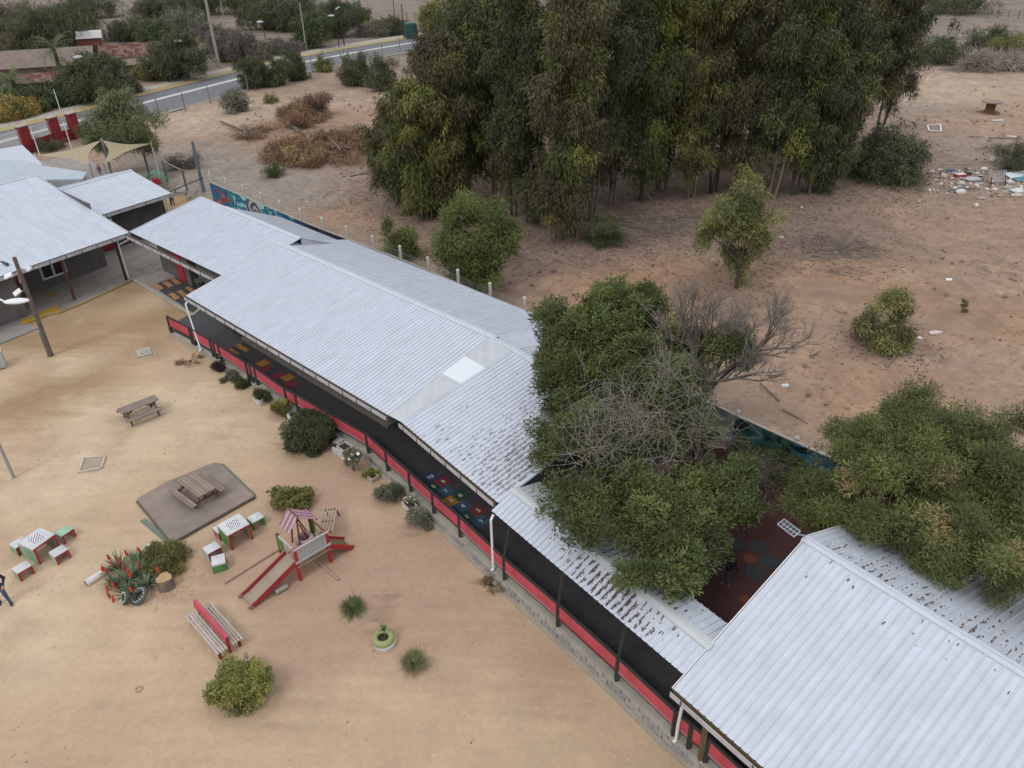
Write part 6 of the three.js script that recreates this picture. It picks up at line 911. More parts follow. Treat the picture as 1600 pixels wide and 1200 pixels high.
house('house with a rusty red metal roof among trees beyond the road', [-60.09, 0, -132.41], 8.5, 6.5, 2.6, 0.42, RT, std(0.15, 0.08, 0.06, 0.95, { map: T.mottle }), { rise: 1.6 });
house('small brick outbuilding with a pale roof behind the rusty roofed house', [-74.71, 0, -149.61], 3.4, 4, 3.2, 0.4, std(0.50, 0.48, 0.46, 0.9), std(0.22, 0.085, 0.055, 0.95, { map: T.mottle }), { mono: true, rise: 0.8 });
house('low shed with a rusty roof between the palm and the wide dark tree', [-64.8, 0, -112.6], 5, 3, 2.2, 0.35, RT, std(0.12, 0.09, 0.07, 0.95), { mono: true, rise: 0.7 });
house('small porch roof of rusty sheets in front of the red metal roof', [-57.48, 0, -126.52], 4.4, 2.4, 2.1, 0.42, brownRoof, std(0.13, 0.10, 0.085, 0.95), { mono: true, rise: 0.5 });
function farTree(label, p, r, h, kind, seed, clumps = 46, geo = 'gum', cat = 'tree') { return tree(cat === 'tree' ? 'tree' : 'bush', label, cat, p, { seed, r: 0.2, geo: S[geo], tints: TINT[kind], clumps: Math.round(clumps * 1.35), per: 20, rc: Math.max(0.6, r * 0.26), size: 1.25, limbs: 8, fork: [0, h * 0.3, 0], blobs: [[p[0], h * 0.62, p[2], r * 0.85, h * 0.38, r * 0.85], [p[0] + r * 0.3, h * 0.42, p[2] + r * 0.2, r * 0.8, h * 0.32, r * 0.8], [p[0] - r * 0.4, h * 0.36, p[2] + r * 0.1, r * 0.75, h * 0.3, r * 0.75]] }); }
[
  ['wide dark green tree by the road at left behind the street lamp', [-56.72, 0, -110.62], 4.9, 5.7, 'dark', 90], ['olive tree right of the rusty roofed house', [-50.05, 0, -125.27], 4.9, 6.8, 'far', 50], ['yellowish tree top just behind the olive tree beyond the road', [-51.58, 0, -133.93], 3.2, 6, 'gold', 30], ['light green round tree behind the rusty roofed house', [-66.32, 0, -158.66], 3.5, 4.8, 'farLit', 36],
  ['large dark conifer-like tree behind the brown roofed house', [-81.54, 0, -147.5], 6.6, 8.5, 'dark', 90], ['very dark tree in the upper left corner', [-91.85, 0, -153.74], 5.4, 6.2, 'dark', 60], ['dark tree spreading right of the large conifer-like one', [-86.51, 0, -167], 6.5, 7.6, 'dark', 70], ['dull olive tree at the top edge left of the dirt track', [-105.32, 0, -213.8], 8, 6, 'far', 50], ['grey-brown thicket tree at the upper left edge', [-120.67, 0, -202.93], 8, 4.5, 'scrub', 40],
  ['dark green tree by the dirt track at the top left', [-77.1, 0, -171.29], 5, 3.6, 'far', 40], ['dark shrubby tree right of the dirt track', [-86.39, 0, -210.94], 7.5, 5.5, 'far', 46], ['greyish tree above the light green round tree', [-69.05, 0, -182.12], 6, 4.2, 'grey', 40], ['dark tree at the top edge behind the utility pole', [-79.31, 0, -218.35], 8, 6.5, 'far', 50], ['dark tree at the top edge right of the utility pole', [-69.83, 0, -219.81], 8.5, 7.5, 'dark', 50],
  ['dark tree farthest left of the roadside group near the lamp', [-51.71, 0, -185.14], 6.5, 7, 'dark', 60], ['dark tree in the middle of the roadside group near the lamp', [-45.38, 0, -181.06], 6, 7, 'far', 54], ['round green tree against the black light pole', [-35.6, 0, -156.67], 3.8, 6.2, 'farLit', 60], ['dark tree behind the black light pole', [-34.65, 0, -169.68], 4.6, 6.4, 'dark', 60], ['flat-topped dark tree right of the black light pole', [-35.7, 0, -190.85], 5, 5, 'dark', 40],
  ['blue-grey tree beside the grove at the top edge', [-10.82, 0, -180.62], 3.8, 6.5, 'grey', 50], ['loose yellowish eucalyptus left of the blue-grey tree', [-13.93, 0, -163.39], 2.8, 7.5, 'olive', 46], ['dark tree at the top edge right of the grove', [102.11, 0, -192.53], 8, 4.6, 'far', 40],
].forEach(([lab, p, r, h, k, n], i) => farTree(lab, p, r, h, k, 700 + i, n));
[
  ['brown dry scrub mound behind the utility pole', [-45.62, 0, -141.57], 4.4, 4.6, 'scrub', 40], ['brown dry scrub left of the utility pole by the pavement', [-51.57, 0, -151.47], 3.4, 3, 'scrub', 30], ['pale brown scrub at the bend of the dirt track', [-59.25, 0, -169.06], 4.5, 2.6, 'scrub', 30], ['brown scrub between the street lamp and the dark trees', [-40.93, 0, -150.26], 4, 1.6, 'scrub', 24], ['brown scrub right of the light pole beyond the pavement', [-27.08, 0, -171.57], 5, 1.8, 'scrub', 24], ['low green bush left of the green booth', [-23.71, 0, -173.08], 3.6, 2.8, 'far', 24], ['low olive bush near the field fence beyond the road', [-26.58, 0, -177.49], 3, 2, 'olive', 18],
  ['golden hedge bush at the left edge by the pavement', [-62.73, 0, -99.17], 2.6, 2.4, 'gold', 36], ['golden hedge bush second from the left edge', [-62.09, 0, -101.26], 2.3, 2.3, 'gold', 32], ['green and yellow hedge bush beside the shed', [-61.67, 0, -104.19], 2.4, 2.6, 'farLit', 32], ['dull green bush at the left edge behind the golden hedge', [-68.93, 0, -109.55], 3, 3, 'far', 30], ['brown-green bush in front of the rusty roofed house', [-54.45, 0, -125.15], 2.4, 2.8, 'olive', 24], ['yellow-green bush right of the porch', [-52.84, 0, -128.26], 2.8, 2.4, 'farLit', 26], ['dark low bush at the foot of the wide dark tree', [-54.8, 0, -114.4], 2.6, 2.2, 'far', 24], ['orange-brown bush at the left edge near the brown roof', [-87.88, 0, -146.09], 4, 4, 'dry', 24], ['low pale bush in front of the wide dark tree', [-59.63, 0, -107.55], 2.2, 1.6, 'farLit', 18],
].forEach(([lab, p, r, h, k, n], i) => farTree(lab, p, r, h, k, 760 + i, n, 'gum', 'bush'));
function palm(label, p, h, seed) { const t = thing('palm_tree', label, 'palm tree', p), rnd = rng(seed); let k = new MB(); k.cyl([0, -0.1, 0], [0, h, 0], 0.35, 0.28, 9); k.build('trunk', M.bark, t); const m = [std(0.10, 0.13, 0.05, 0.8), std(0.13, 0.15, 0.06, 0.8)];
  for (let i = 0; i < 26; i++) { const a = i * 2.4, el = 0.1 + 0.9 * rnd(), L = 3.2 + rnd(), P = []; let q = V(0, h, 0), v = V(Math.cos(a) * (1 - el * 0.6), el, Math.sin(a) * (1 - el * 0.6)).normalize(); const s = V(-Math.sin(a), 0, Math.cos(a)); const N = 9; for (let j = 0; j < N; j++) { const e = q.clone().addScaledVector(v, L / N), w = 0.55 * Math.sin((j + 1) / (N + 1) * Math.PI) + 0.08; for (const sg of [-1, 1]) for (const o of [0, 0.5]) { const b0 = q.clone().lerp(e, o), tip = b0.clone().addScaledVector(s, sg * w).addScaledVector(v, 0.28).add(V(0, -0.12, 0)); P.push(b0, b0.clone().addScaledVector(v, 0.09), tip); } P.push(q.clone().addScaledVector(s, 0.03), q.clone().addScaledVector(s, -0.03), e); q = e; v.y -= 0.17; v.normalize(); } new MB().tris(P).build('frond', m[i % 2], t); } return t; }
palm('feathery palm at the left edge in front of the brown roof', [-64.64, 0, -105.98], 3.2, 1); palm('feathery palm between the brown roof and the wide dark tree', [-64.5, 0, -118.04], 5.2, 2);

// ------------------------------------------------------------------ gate, sails, little playground
{
  const t = thing('gate_wall', 'red pillared street wall with white bar grilles at the left', 'wall'); const P = [[-52.67, 0, -77.12], [-51.11, 0, -82.8], [-49.98, 0, -86.73], [-48.81, 0, -88.63]].map(A3), white = std(0.60, 0.60, 0.58, 0.7);
  P.slice(1).forEach((p, i) => { let k = new MB(); const tn = Math.atan2(-(P[3].z - P[1].z), P[3].x - P[1].x); k.box(1.05, 2.7, 0.6, [p.x, 1.35, p.z], [0, tn, 0]); k.build('pillar', M.redDark, t); k = new MB(); k.box(1.25, 0.12, 0.8, [p.x, 2.76, p.z], [0, tn, 0]); k.build('pillar_cap', std(0.40, 0.36, 0.30, 0.9), t); });
  for (let i = 0; i < 3; i++) { const a = P[i], b = P[i + 1], d = b.clone().sub(a).normalize(), p = a.clone().addScaledVector(d, i ? 0.53 : 0), q = b.clone().addScaledVector(d, -0.53), lo = i ? 1.1 : 0.25; let k = new MB(); k.beam(p.clone().setY(lo / 2), q.clone().setY(lo / 2), 0.25, lo); k.build('low_wall', i ? M.redDark : M.concreteGrey, t); k = new MB(); for (const y of [lo + 0.12, 2.35]) k.beam(p.clone().setY(y), q.clone().setY(y), 0.05, 0.05); k.build('rail', white, t); const n = Math.round(p.distanceTo(q) / 0.16), bg = boxGeo(0.035, 2.5 - lo, 0.035); for (let j = 1; j < n; j++) { const m = mesh('bar', bg, white, t); m.position.copy(p).lerp(q, j / n).setY(lo + (2.5 - lo) / 2 + 0.02); } }
}
function sail(label, C, hs) { const t = thing('shade_sail', label, 'shade sail', C[0]), o = V(...C[0]), q = C.map((p) => A3(p).sub(o)), c = q.reduce((s, p) => s.add(p), V(0, 0, 0)).multiplyScalar(1 / 3), n = 12, P = []; const f = (i, j) => { const u = i / n, v = j / n, w = 1 - u - v, p = V(0, 0, 0).addScaledVector(q[0], u).addScaledVector(q[1], v).addScaledVector(q[2], w); const pull = 1.3 * (u * v * (1 - w) + v * w * (1 - u) + u * w * (1 - v)) * (1 - 20 * u * v * w * 0.8); return p.lerp(c, clamp(pull, 0, 0.5)).add(V(0, -1.6 * u * v * w, 0)); };
  for (let i = 0; i < n; i++) for (let j = 0; j < n - i; j++) { P.push(f(i, j), f(i + 1, j), f(i, j + 1)); if (j < n - i - 1) P.push(f(i + 1, j), f(i + 1, j + 1), f(i, j + 1)); } new MB().tris(P).build('cloth', std(0.43, 0.36, 0.225, 0.9, { map: T.grain }), t);
  q.forEach((p, i) => { const k = new MB(); k.cyl([p.x, p.y + 0.15, p.z], [p.x, -o.y, p.z], 0.06, 0.07, 8); k.build('post', i ? M.steel : M.white, t); }); return t; }
sail('beige shade sail on the left, pointing to the red gate wall', [[-42.26, 3.2, -69.04], [-36.51, 4.2, -70.04], [-35.8, 3.2, -65.59]]); sail('beige shade sail on the right under the grey-green tree', [[-33.32, 3.2, -72.66], [-36.83, 4, -70.87], [-34.65, 3.2, -65.71]]);
tree('tree', 'grey-green bushy tree behind the two beige shade sails', 'tree', [-41.04, 0, -82.65], { seed: 901, r: 0.22, geo: S.gum, tints: TINT.sage, clumps: 130, per: 20, rc: 0.65, size: 0.75, loose: 0.2, limbs: 30, blobs: [[...[-36.41, 6.15, -75], 2.0, 1.6, 1.8], [...[-35.88, 4.51, -74.5], 3.0, 1.9, 2.4], [...[-37.82, 4.36, -74], 1.6, 1.9, 1.6], [...[-35.75, 3.14, -74], 2.6, 1.0, 2.0], [...[-38.55, 3.44, -73], 1.3, 0.9, 1.2]] });
fieldBush('small green bush right of the red gate pillar', [-46.72, 0, -86.78], 1.3, 2.8, 'green', 'fine', 902, 24, 14); fieldBush('low dark shrub at the foot of the red gate wall', [-49.45, 0, -83.73], 1.6, 1.1, 'far', 'fine', 903, 20, 12);
for (const [p, lab] of [[[-49.5, 0, -81.68], 'thin white leaning post in front of the red gate wall, left one'], [[-47.29, 0, -84.11], 'thin white leaning post in front of the red gate wall, right one'], [[-57.68, 0, -102.74], 'short pale post on the pavement beyond the road']]) pole('thin_post', lab, 'post', p, 2.8, 0.06, M.white);
pole('sports_pole', 'tall blue-grey steel pole between mural and play area', 'pole', [-27.66, 0, -68.22], 4.4, 0.17, std(0.13, 0.165, 0.20, 0.6));
{ const t = thing('play_fence', 'blue posts and rusty rail round the little playground', 'fence'), P = [[-34.82, 0, -73.83], [-32.02, 0, -71.18], [-29.01, 0, -67.92], [-27.53, 0, -67.84]].map(A3); P.slice(0, 3).forEach((p) => { const k = new MB(); k.beam(p, p.clone().setY(2.0), 0.14, 0.14); k.build('post', std(0.08, 0.115, 0.16, 0.7), t); }); for (let i = 0; i < 3; i++) { const k = new MB(); k.beam(P[i].clone().setY(1.95), P[i + 1].clone().setY(1.95), 0.07, 0.07); k.build('rail', std(0.33, 0.25, 0.19, 0.9), t); } const k = new MB(); const a = A3([-29.01, 0, -64.03]), b = A3([-27.42, 0, -68.2]); k.beam(a.setY(1.2), b.setY(1.2), 0.06, 0.06); k.beam(a.clone().setY(0), a.clone().setY(1.2), 0.06, 0.06); k.build('rail', M.black, t); }
{ const t = thing('climbing_frame', 'green tube climbing frame in the little playground', 'climbing frame', [-32.54, 0, -70.03]); const m = std(0.10, 0.33, 0.19, 0.6); for (let j = 0; j < 5; j++) { const pts = []; for (let i = 0; i <= 10; i++) { const a = i / 10 * Math.PI; pts.push([Math.cos(a) * 0.9, Math.sin(a) * 1.3, -0.6 + j * 0.3 + 0.15 * Math.sin(i)]); } const k = new MB(); k.limb(pts, 0.035, 0.035, 6); k.build('arch', m, t); } for (const a of [0.5, 1.57, 2.6]) { const k = new MB(); k.cyl([Math.cos(a) * 0.9, Math.sin(a) * 1.3, -0.6], [Math.cos(a) * 0.9, Math.sin(a) * 1.3, 0.6], 0.03, 0.03, 6); k.build('rung', m, t); } const k = new MB(); k.box(0.7, 0.5, 0.5, [0.1, 0.4, 0]); k.build('seat', M.red, t); }
for (const [p, lab, s] of [[[-29.19, 0, -66.83], 'grey tangled metal play frame, left one of two by the fence', 1], [[-27.59, 0, -65.32], 'grey tangled metal play frame, right one of two by the fence', 2]]) { const t = thing('metal_frame', lab, 'play frame', p), rnd = rng(910 + s); for (let i = 0; i < 6; i++) { const k = new MB(); k.limb(bend(rnd, V(-0.6 + rnd() * 0.3, rnd() * 0.3, (rnd() - 0.5) * 0.8), V(0.5 + rnd() * 0.2, rnd() * 1.1, (rnd() - 0.5) * 0.8), 5, 0.5), 0.035, 0.035, 5); k.build('tube', M.steel, t); } }
{ const t = thing('sandbox', 'patch of raised yellow play sand behind the roof corner', 'sandbox', [-28.3, 0, -64.67]); const k = new MB(); k.at(new THREE.CylinderGeometry(2.4, 2.6, 0.08, 20), [0, 0.06, 0], [0, 0, 0], [1, 1, 0.8]); k.build('sand', std(0.40, 0.28, 0.14, 1, { map: T.grain }), t); }
// ------------------------------------------------------------------ things lying on the field
function pile(label, p, r, h, seed, n, dx = 0) { const t = tree('brush_pile', label, 'brush pile', p, { seed, r: 0, geo: S.dead, tints: TINT.brown, clumps: n, per: 20, rc: 0.6, size: 1.05, carve: 0.3, floor: 0.05, leafName: 'dry_leaves', blobs: [[p[0], h * 0.25, p[2], r, h * 0.5, r * 1.2], [p[0] + dx, h * 0.2, p[2] + r * 0.8, r * 0.8, h * 0.4, r]] }); const rnd = rng(seed + 1); for (let i = 0; i < 4; i++) { const k = new MB(), a = rnd() * 6.283; k.limb(bend(rnd, V(Math.cos(a) * r * 0.4, 0.25 + rnd() * h * 0.5, Math.sin(a) * r), V(Math.cos(a + 2.4) * r, 0.1 + rnd() * h * 0.3, Math.sin(a + 2.4) * r), 4, 0.08), 0.12, 0.05, 6); k.build('branch', M.barkPale, t); } return t; }
pile('tall heap of cut branches with brown leaves nearest the road', [-24.56, 0, -96.24], 3.4, 3.2, 921, 110); pile('low heap of brown branches with pale cut logs', [-22.04, 0, -80.88], 4.2, 1.6, 923, 120, 1.5); pile('spread of yellow-brown branches against the grove', [-17.06, 0, -83.12], 4.8, 1.2, 925, 120); pile('thin scatter of dry branches left of the brush heaps', [-29.01, 0, -88.98], 2.6, 0.35, 927, 14);
for (const [a, b, r, lab] of [[[-25.79, 0.3, -83.87], [-22.81, 0.3, -82.34], 0.22, 'pale bare log on the brown branches'], [[-25.77, 0.3, -92.69], [-23.6, 0.3, -88.82], 0.2, 'short pale log by the tall brush heap'], [[-34.44, 0.2, -94.76], [-27.67, 0.2, -86.9], 0.1, 'long thin dead branch on the dirt left of the brush heaps'], [[-14.85, 0.1, -71.45], [-13.27, 0.1, -72.6], 0.13, 'dark charred branch on the dirt left of the grove']]) { const k = new MB(); k.cyl(a, b, r, r * 0.7, 8); tag(k.build('log', /charred|thin/.test(lab) ? M.twigDark : M.barkPale), lab, 'log'); }
{ const p = [73.27, 0, -121.27]; tree('brush_pile', 'heap of grey broken branches in the top right', 'brush pile', p, { seed: 929, r: 0, geo: S.stick, tints: [[0.33, 0.285, 0.25], [0.25, 0.21, 0.18], [0.40, 0.36, 0.32]], clumps: 70, per: 12, rc: 0.9, size: 1, floor: 0.1, leafName: 'branches', blobs: [[p[0] - 1, 0.8, p[2], 4.4, 1.0, 3.0], [p[0] + 4, 0.6, p[2], 3.6, 0.9, 2.6]] }); }
{ // dry sticks strewn over the field, nobody could count them
  const stick = new MB().limb([[-0.5, 0, 0], [-0.1, 0.04, 0.03], [0.5, 0, -0.03]], 0.016, 0.008, 3).geo(), rnd = rng(941), list = [];
  const spots = [[[23.02, 0, -52.25], 3.6, 520, 0.9], [[24.83, 0, -50.93], 2.2, 160, 0.8], [[11.26, 0, -57.25], 4.0, 520, 0.9], [[9.02, 0, -53.81], 2.6, 240, 0.8], [[22.65, 0, -47.61], 1.6, 70, 0.7], [[16.81, 0, -48.41], 2, 60, 0.6], [[33.09, 0, -47.69], 2.5, 90, 0.6], [[76.71, 0, -128.46], 5, 900, 1.8], [[67.72, 0, -120.74], 3, 200, 1.4], [[5.34, 0, -58.58], 5, 220, 0.8], [[-11.77, 0, -71.81], 4, 160, 0.9], [[-27.96, 0, -91.94], 6, 260, 1.0], [[23, 0, -38.82], 2, 60, 0.6], [[2.46, 0, -51.37], 3, 90, 0.6], [[26.28, 0, -47.99], 12, 160, 0.5], [[40.76, 0, -73.94], 9, 240, 0.8], [[-8.82, 0, -66.78], 5, 150, 0.9], [[15.3, 0, -57.34], 5, 200, 0.9], [[-13.42, 0, -67.04], 5, 120, 0.7]];
  for (const [p, r, n, s] of spots) for (let i = 0; i < n; i++) { const a = rnd() * 6.283, d = r * Math.sqrt(rnd()) * (0.4 + 0.6 * rnd()), x = p[0] + Math.cos(a) * d * 1.3, z = p[2] + Math.sin(a) * d, v = 0.6 + rnd() * 0.7; list.push([V(x, fieldH(x, z) + 0.03 + rnd() * (n > 400 ? 0.3 : 0.05), z), s * (0.5 + rnd()), rgb(0.27 * v, 0.225 * v, 0.195 * v), [(rnd() - 0.5) * 0.3, rnd() * 6.283, (rnd() - 0.5) * 0.5]]); }
  const o = leaves(scene, 'dry_sticks', stick, list, new THREE.MeshStandardMaterial({ roughness: 1 })); tag(o, 'grey dry sticks strewn over the dirt field and under the grove', 'dry sticks', null, 'stuff');
  const clod = new THREE.DodecahedronGeometry(0.09, 0), cl = []; for (let i = 0; i < 2600; i++) { const x = -30 + rnd() * 95, z = -28 - rnd() * 75; if (Math.min(runA(x, z), runD(x, z)) < 16.5) continue; const v = 0.7 + rnd() * 0.7, k = fbm(x * 0.2, z * 0.2, 951, 3); if (k < 0.45 && rnd() > 0.25) continue; cl.push([V(x, fieldH(x, z) + 0.01, z), 0.4 + rnd() * rnd() * 1.4, rgb(0.22 * v, 0.155 * v, 0.115 * v), [rnd() * 3, rnd() * 6, rnd() * 3]]); }
  const c = leaves(scene, 'dirt_clods', clod, cl, new THREE.MeshStandardMaterial({ roughness: 1 })); tag(c, 'loose clods and stones on the dirt field', 'clods', null, 'stuff');
  const tuft = new MB(); { const P = []; for (let i = 0; i < 26; i++) { const a = rnd() * 6.283, e = V(Math.cos(a) * 0.22 * rnd(), 0.16 + rnd() * 0.12, Math.sin(a) * 0.22 * rnd()), b = V(Math.cos(a) * 0.06, 0, Math.sin(a) * 0.06), s = V(-Math.sin(a) * 0.012, 0, Math.cos(a) * 0.012); P.push(b.clone().add(s), b.clone().sub(s), e.add(b)); } tuft.tris(P); }
  const tl = []; for (let i = 0; i < 1500; i++) { const x = -32 + rnd() * 98, z = -28 - rnd() * 80; if (Math.min(runA(x, z), runD(x, z)) < 16.5) continue; if (fbm(x * 0.15 + 7, z * 0.15, 961, 3) < 0.52) continue; const v = 0.7 + rnd() * 0.6; tl.push([V(x, fieldH(x, z), z), 0.6 + rnd() * 0.9, rgb(0.29 * v, 0.22 * v, 0.14 * v), [0, rnd() * 6, 0]]); }
  const g = leaves(scene, 'dry_grass', tuft.geo(), tl, new THREE.MeshStandardMaterial({ roughness: 1, side: THREE.DoubleSide })); tag(g, 'dry grass tufts on the dirt field', 'grass', null, 'stuff');
}
{ // leaf litter under the grove and scraps of rubbish
  const rnd = rng(945), fl = new MB().quad([-0.06, 0, -0.10], [0.06, 0.01, -0.08], [0.05, 0.02, 0.10], [-0.05, 0.01, 0.09]).geo(), list = [];
  for (const [p, r, n] of [[[5.8, 0, -64.18], 12, 2600], [[14.53, 0, -63.69], 12, 2600], [[22.12, 0, -61.6], 10, 1800], [[-1.88, 0, -62.08], 10, 1800], [[9.21, 0, -56.93], 9, 1400], [[22.8, 0, -51.64], 6, 700], [[3.96, 0, -53.15], 6, 800], [[31.85, 0, -70.19], 10, 1000], [[14.7, 0, -45.36], 3, 260], [[20.93, 0, -36.99], 2.6, 260], [[-8.82, 0, -66.78], 8, 700]]) for (let i = 0; i < n; i++) { const a = rnd() * 6.283, d = r * Math.pow(rnd(), 0.7), x = p[0] + Math.cos(a) * d * 1.2, z = p[2] + Math.sin(a) * d, v = 0.7 + rnd() * 0.65; list.push([V(x, fieldH(x, z) + 0.015 + rnd() * 0.02, z), 0.35 + rnd() * 0.65, rgb(0.19 * v, 0.13 * v, 0.105 * v), [(rnd() - 0.5) * 0.5, rnd() * 6.283, (rnd() - 0.5) * 0.5]]); }
  const o = leaves(scene, numbered('fallen_leaves'), fl, list, new THREE.MeshStandardMaterial({ roughness: 1, side: THREE.DoubleSide })); tag(o, 'brown fallen leaves under the eucalyptus grove', 'fallen leaves', null, 'stuff');
  const sc = []; for (let i = 0; i < 400; i++) { const q = i < 360 ? [[42.13, 0, -66.63], 7.5, 4.2] : [[32.48, 0, -56.46], 16, 14], a = rnd() * 6.283, d = Math.sqrt(rnd()), x = q[0][0] + Math.cos(a) * d * q[1], z = q[0][2] + Math.sin(a) * d * q[2], v = 0.35 + rnd() * 0.4, t = rnd(); sc.push([V(x, fieldH(x, z) + 0.03, z), (i < 360 ? 0.7 : 0.5) + rnd() * 1.6, t < 0.7 ? rgb(v, v * 0.97, v * 0.93) : t < 0.8 ? rgb(0.3, 0.06, 0.05) : t < 0.9 ? rgb(0.08, 0.12, 0.2) : rgb(0.06, 0.06, 0.06), [(rnd() - 0.5) * 0.8, rnd() * 6.283, (rnd() - 0.5) * 0.8]]); }
  const s = leaves(scene, 'rubbish_scraps', fl, sc, new THREE.MeshStandardMaterial({ roughness: 0.8, side: THREE.DoubleSide })); tag(s, 'small scraps of paper and plastic strewn round the rubbish', 'rubbish', null, 'stuff');
}
{ const rnd = rng(971), st = new THREE.DodecahedronGeometry(0.02, 0), list = []; for (let i = 0; i < 1500; i++) { const x = -34 + rnd() * 42, z = -50 + rnd() * 42, q = Math.min((x + 18.54) * 0.6903 - (z + 39.8) * 0.7235, (x - 4.39) * 0.78855 - (z + 13.69) * 0.61497); if (q > -1.4 || fbm(x * 0.5, z * 0.5, 981, 3) < 0.46) continue; const v = 0.5 + rnd() * 0.9; list.push([V(x, yardH(x, z) + 0.05 * (fbm(x * 1.1, z * 1.1, 391, 4) - 0.55) + 0.008, z), 0.5 + rnd() * 1.3, rgb(0.40 * v, 0.31 * v, 0.235 * v), [rnd() * 3, rnd() * 6, rnd() * 3]]); }
  const o = leaves(scene, 'pebbles', st, list, new THREE.MeshStandardMaterial({ roughness: 1 })); tag(o, 'small pebbles and crumbs scattered on the sandy yard', 'pebbles', null, 'stuff'); }
{ const t = thing('cable_spool', 'big wooden cable spool standing on the pale dirt', 'cable spool', [56.96, 0, -92.94]); let k = new MB(); k.at(new THREE.CylinderGeometry(1.15, 1.15, 0.12, 26), [0, 0.06, 0]); k.build('flange', M.oldWoodDark, t); k = new MB(); k.at(new THREE.CylinderGeometry(1.15, 1.15, 0.12, 26), [0, 1.32, 0]); k.build('flange', M.oldWood, t); for (let i = 0; i < 12; i++) { const a = i / 12 * 6.283; k = new MB(); k.box(0.24, 1.14, 0.05, [Math.cos(a) * 0.5, 0.69, Math.sin(a) * 0.5], [0, Math.PI / 2 - a, 0]); k.build('stave', M.oldWoodDark, t); } }
function lump(name, label, cat, p, s, m, seed, turn = 0) { const g = new THREE.IcosahedronGeometry(0.5, 3), q = g.attributes.position, v = V(0, 0, 0); for (let i = 0; i < q.count; i++) { v.fromBufferAttribute(q, i); const f = 0.75 + 0.5 * fbm(v.x * 3 + seed, v.y * 3 + v.z * 2.3, 970 + seed, 3); q.setXYZ(i, v.x * f * s[0], Math.max(-0.02, v.y * f * s[1] + s[1] * 0.3), v.z * f * s[2]); } g.computeVertexNormals(); const o = mesh(name, g, m); o.position.set(p[0], fieldH(p[0], p[2]), p[2]); o.rotation.y = turn; return tag(o, label, cat); }
const plast = std(0.62, 0.62, 0.61, 0.5), tw2 = std(0.44, 0.40, 0.34, 0.9, { map: T.mottle });
lump('rubbish_bag', 'white plastic bag nearest the red crate, in front of the grey tarp', 'bag', [38.72, 0, -63.73], [0.9, 0.45, 0.6], plast, 1); lump('rubbish_bag', 'small white bag left of the grey tarp', 'bag', [38.76, 0, -64.79], [0.5, 0.3, 0.4], plast, 2); lump('tarp', 'crumpled grey and white sheet right of the red crate', 'tarp', [41.44, 0, -67.05], [1.5, 0.4, 1.0], std(0.42, 0.44, 0.47, 0.8), 3); lump('rubbish_bag', 'black rubbish bag behind the crumpled sheet', 'bag', [41.88, 0, -68.78], [0.8, 0.35, 0.5], M.rubberBlack, 4); lump('tarp', 'dark grey tarp strip behind the white bag', 'tarp', [39.1, 0, -64.59], [1.0, 0.2, 0.5], std(0.14, 0.145, 0.15, 0.8), 5); lump('rubbish_bag', 'white bag by the bush at the top of the rubbish', 'bag', [46.53, 0, -72.9], [0.8, 0.5, 0.6], plast, 6); lump('rubbish_bag', 'round white bag alone below the rubbish', 'bag', [38.2, 0, -60.24], [0.35, 0.4, 0.35], plast, 7); lump('clothes_heap', 'heap of blue and dark clothes left of the red crate', 'clothes', [40.99, 0, -70.05], [0.9, 0.3, 0.6], std(0.09, 0.10, 0.17, 0.9), 8); lump('rubbish_bag', 'white sack in the middle of the rubbish', 'bag', [44.09, 0, -70.06], [0.7, 0.4, 0.5], plast, 9); lump('rubbish_bag', 'cream sack below the middle of the rubbish', 'bag', [39.85, 0, -62.46], [0.7, 0.25, 0.4], tw2, 10); lump('rubbish_bag', 'pale sack by the lower right of the rubbish', 'bag', [42.86, 0, -62.63], [0.9, 0.3, 0.5], std(0.50, 0.46, 0.42, 0.8), 11); lump('rubbish_bag', 'pinkish white slab-like sack right of the gum shrub', 'bag', [24.49, 0, -38.68], [0.85, 0.22, 0.35], std(0.60, 0.50, 0.50, 0.8), 12, 0.2); lump('rubbish_bag', 'small white paper bag right below the gum shrub', 'bag', [23.34, 0, -38.18], [0.35, 0.12, 0.3], plast, 13); lump('rubbish_bag', 'beige rag left of the wire panel', 'bag', [41.57, 0, -66.1], [1.0, 0.25, 0.6], tw2, 14);
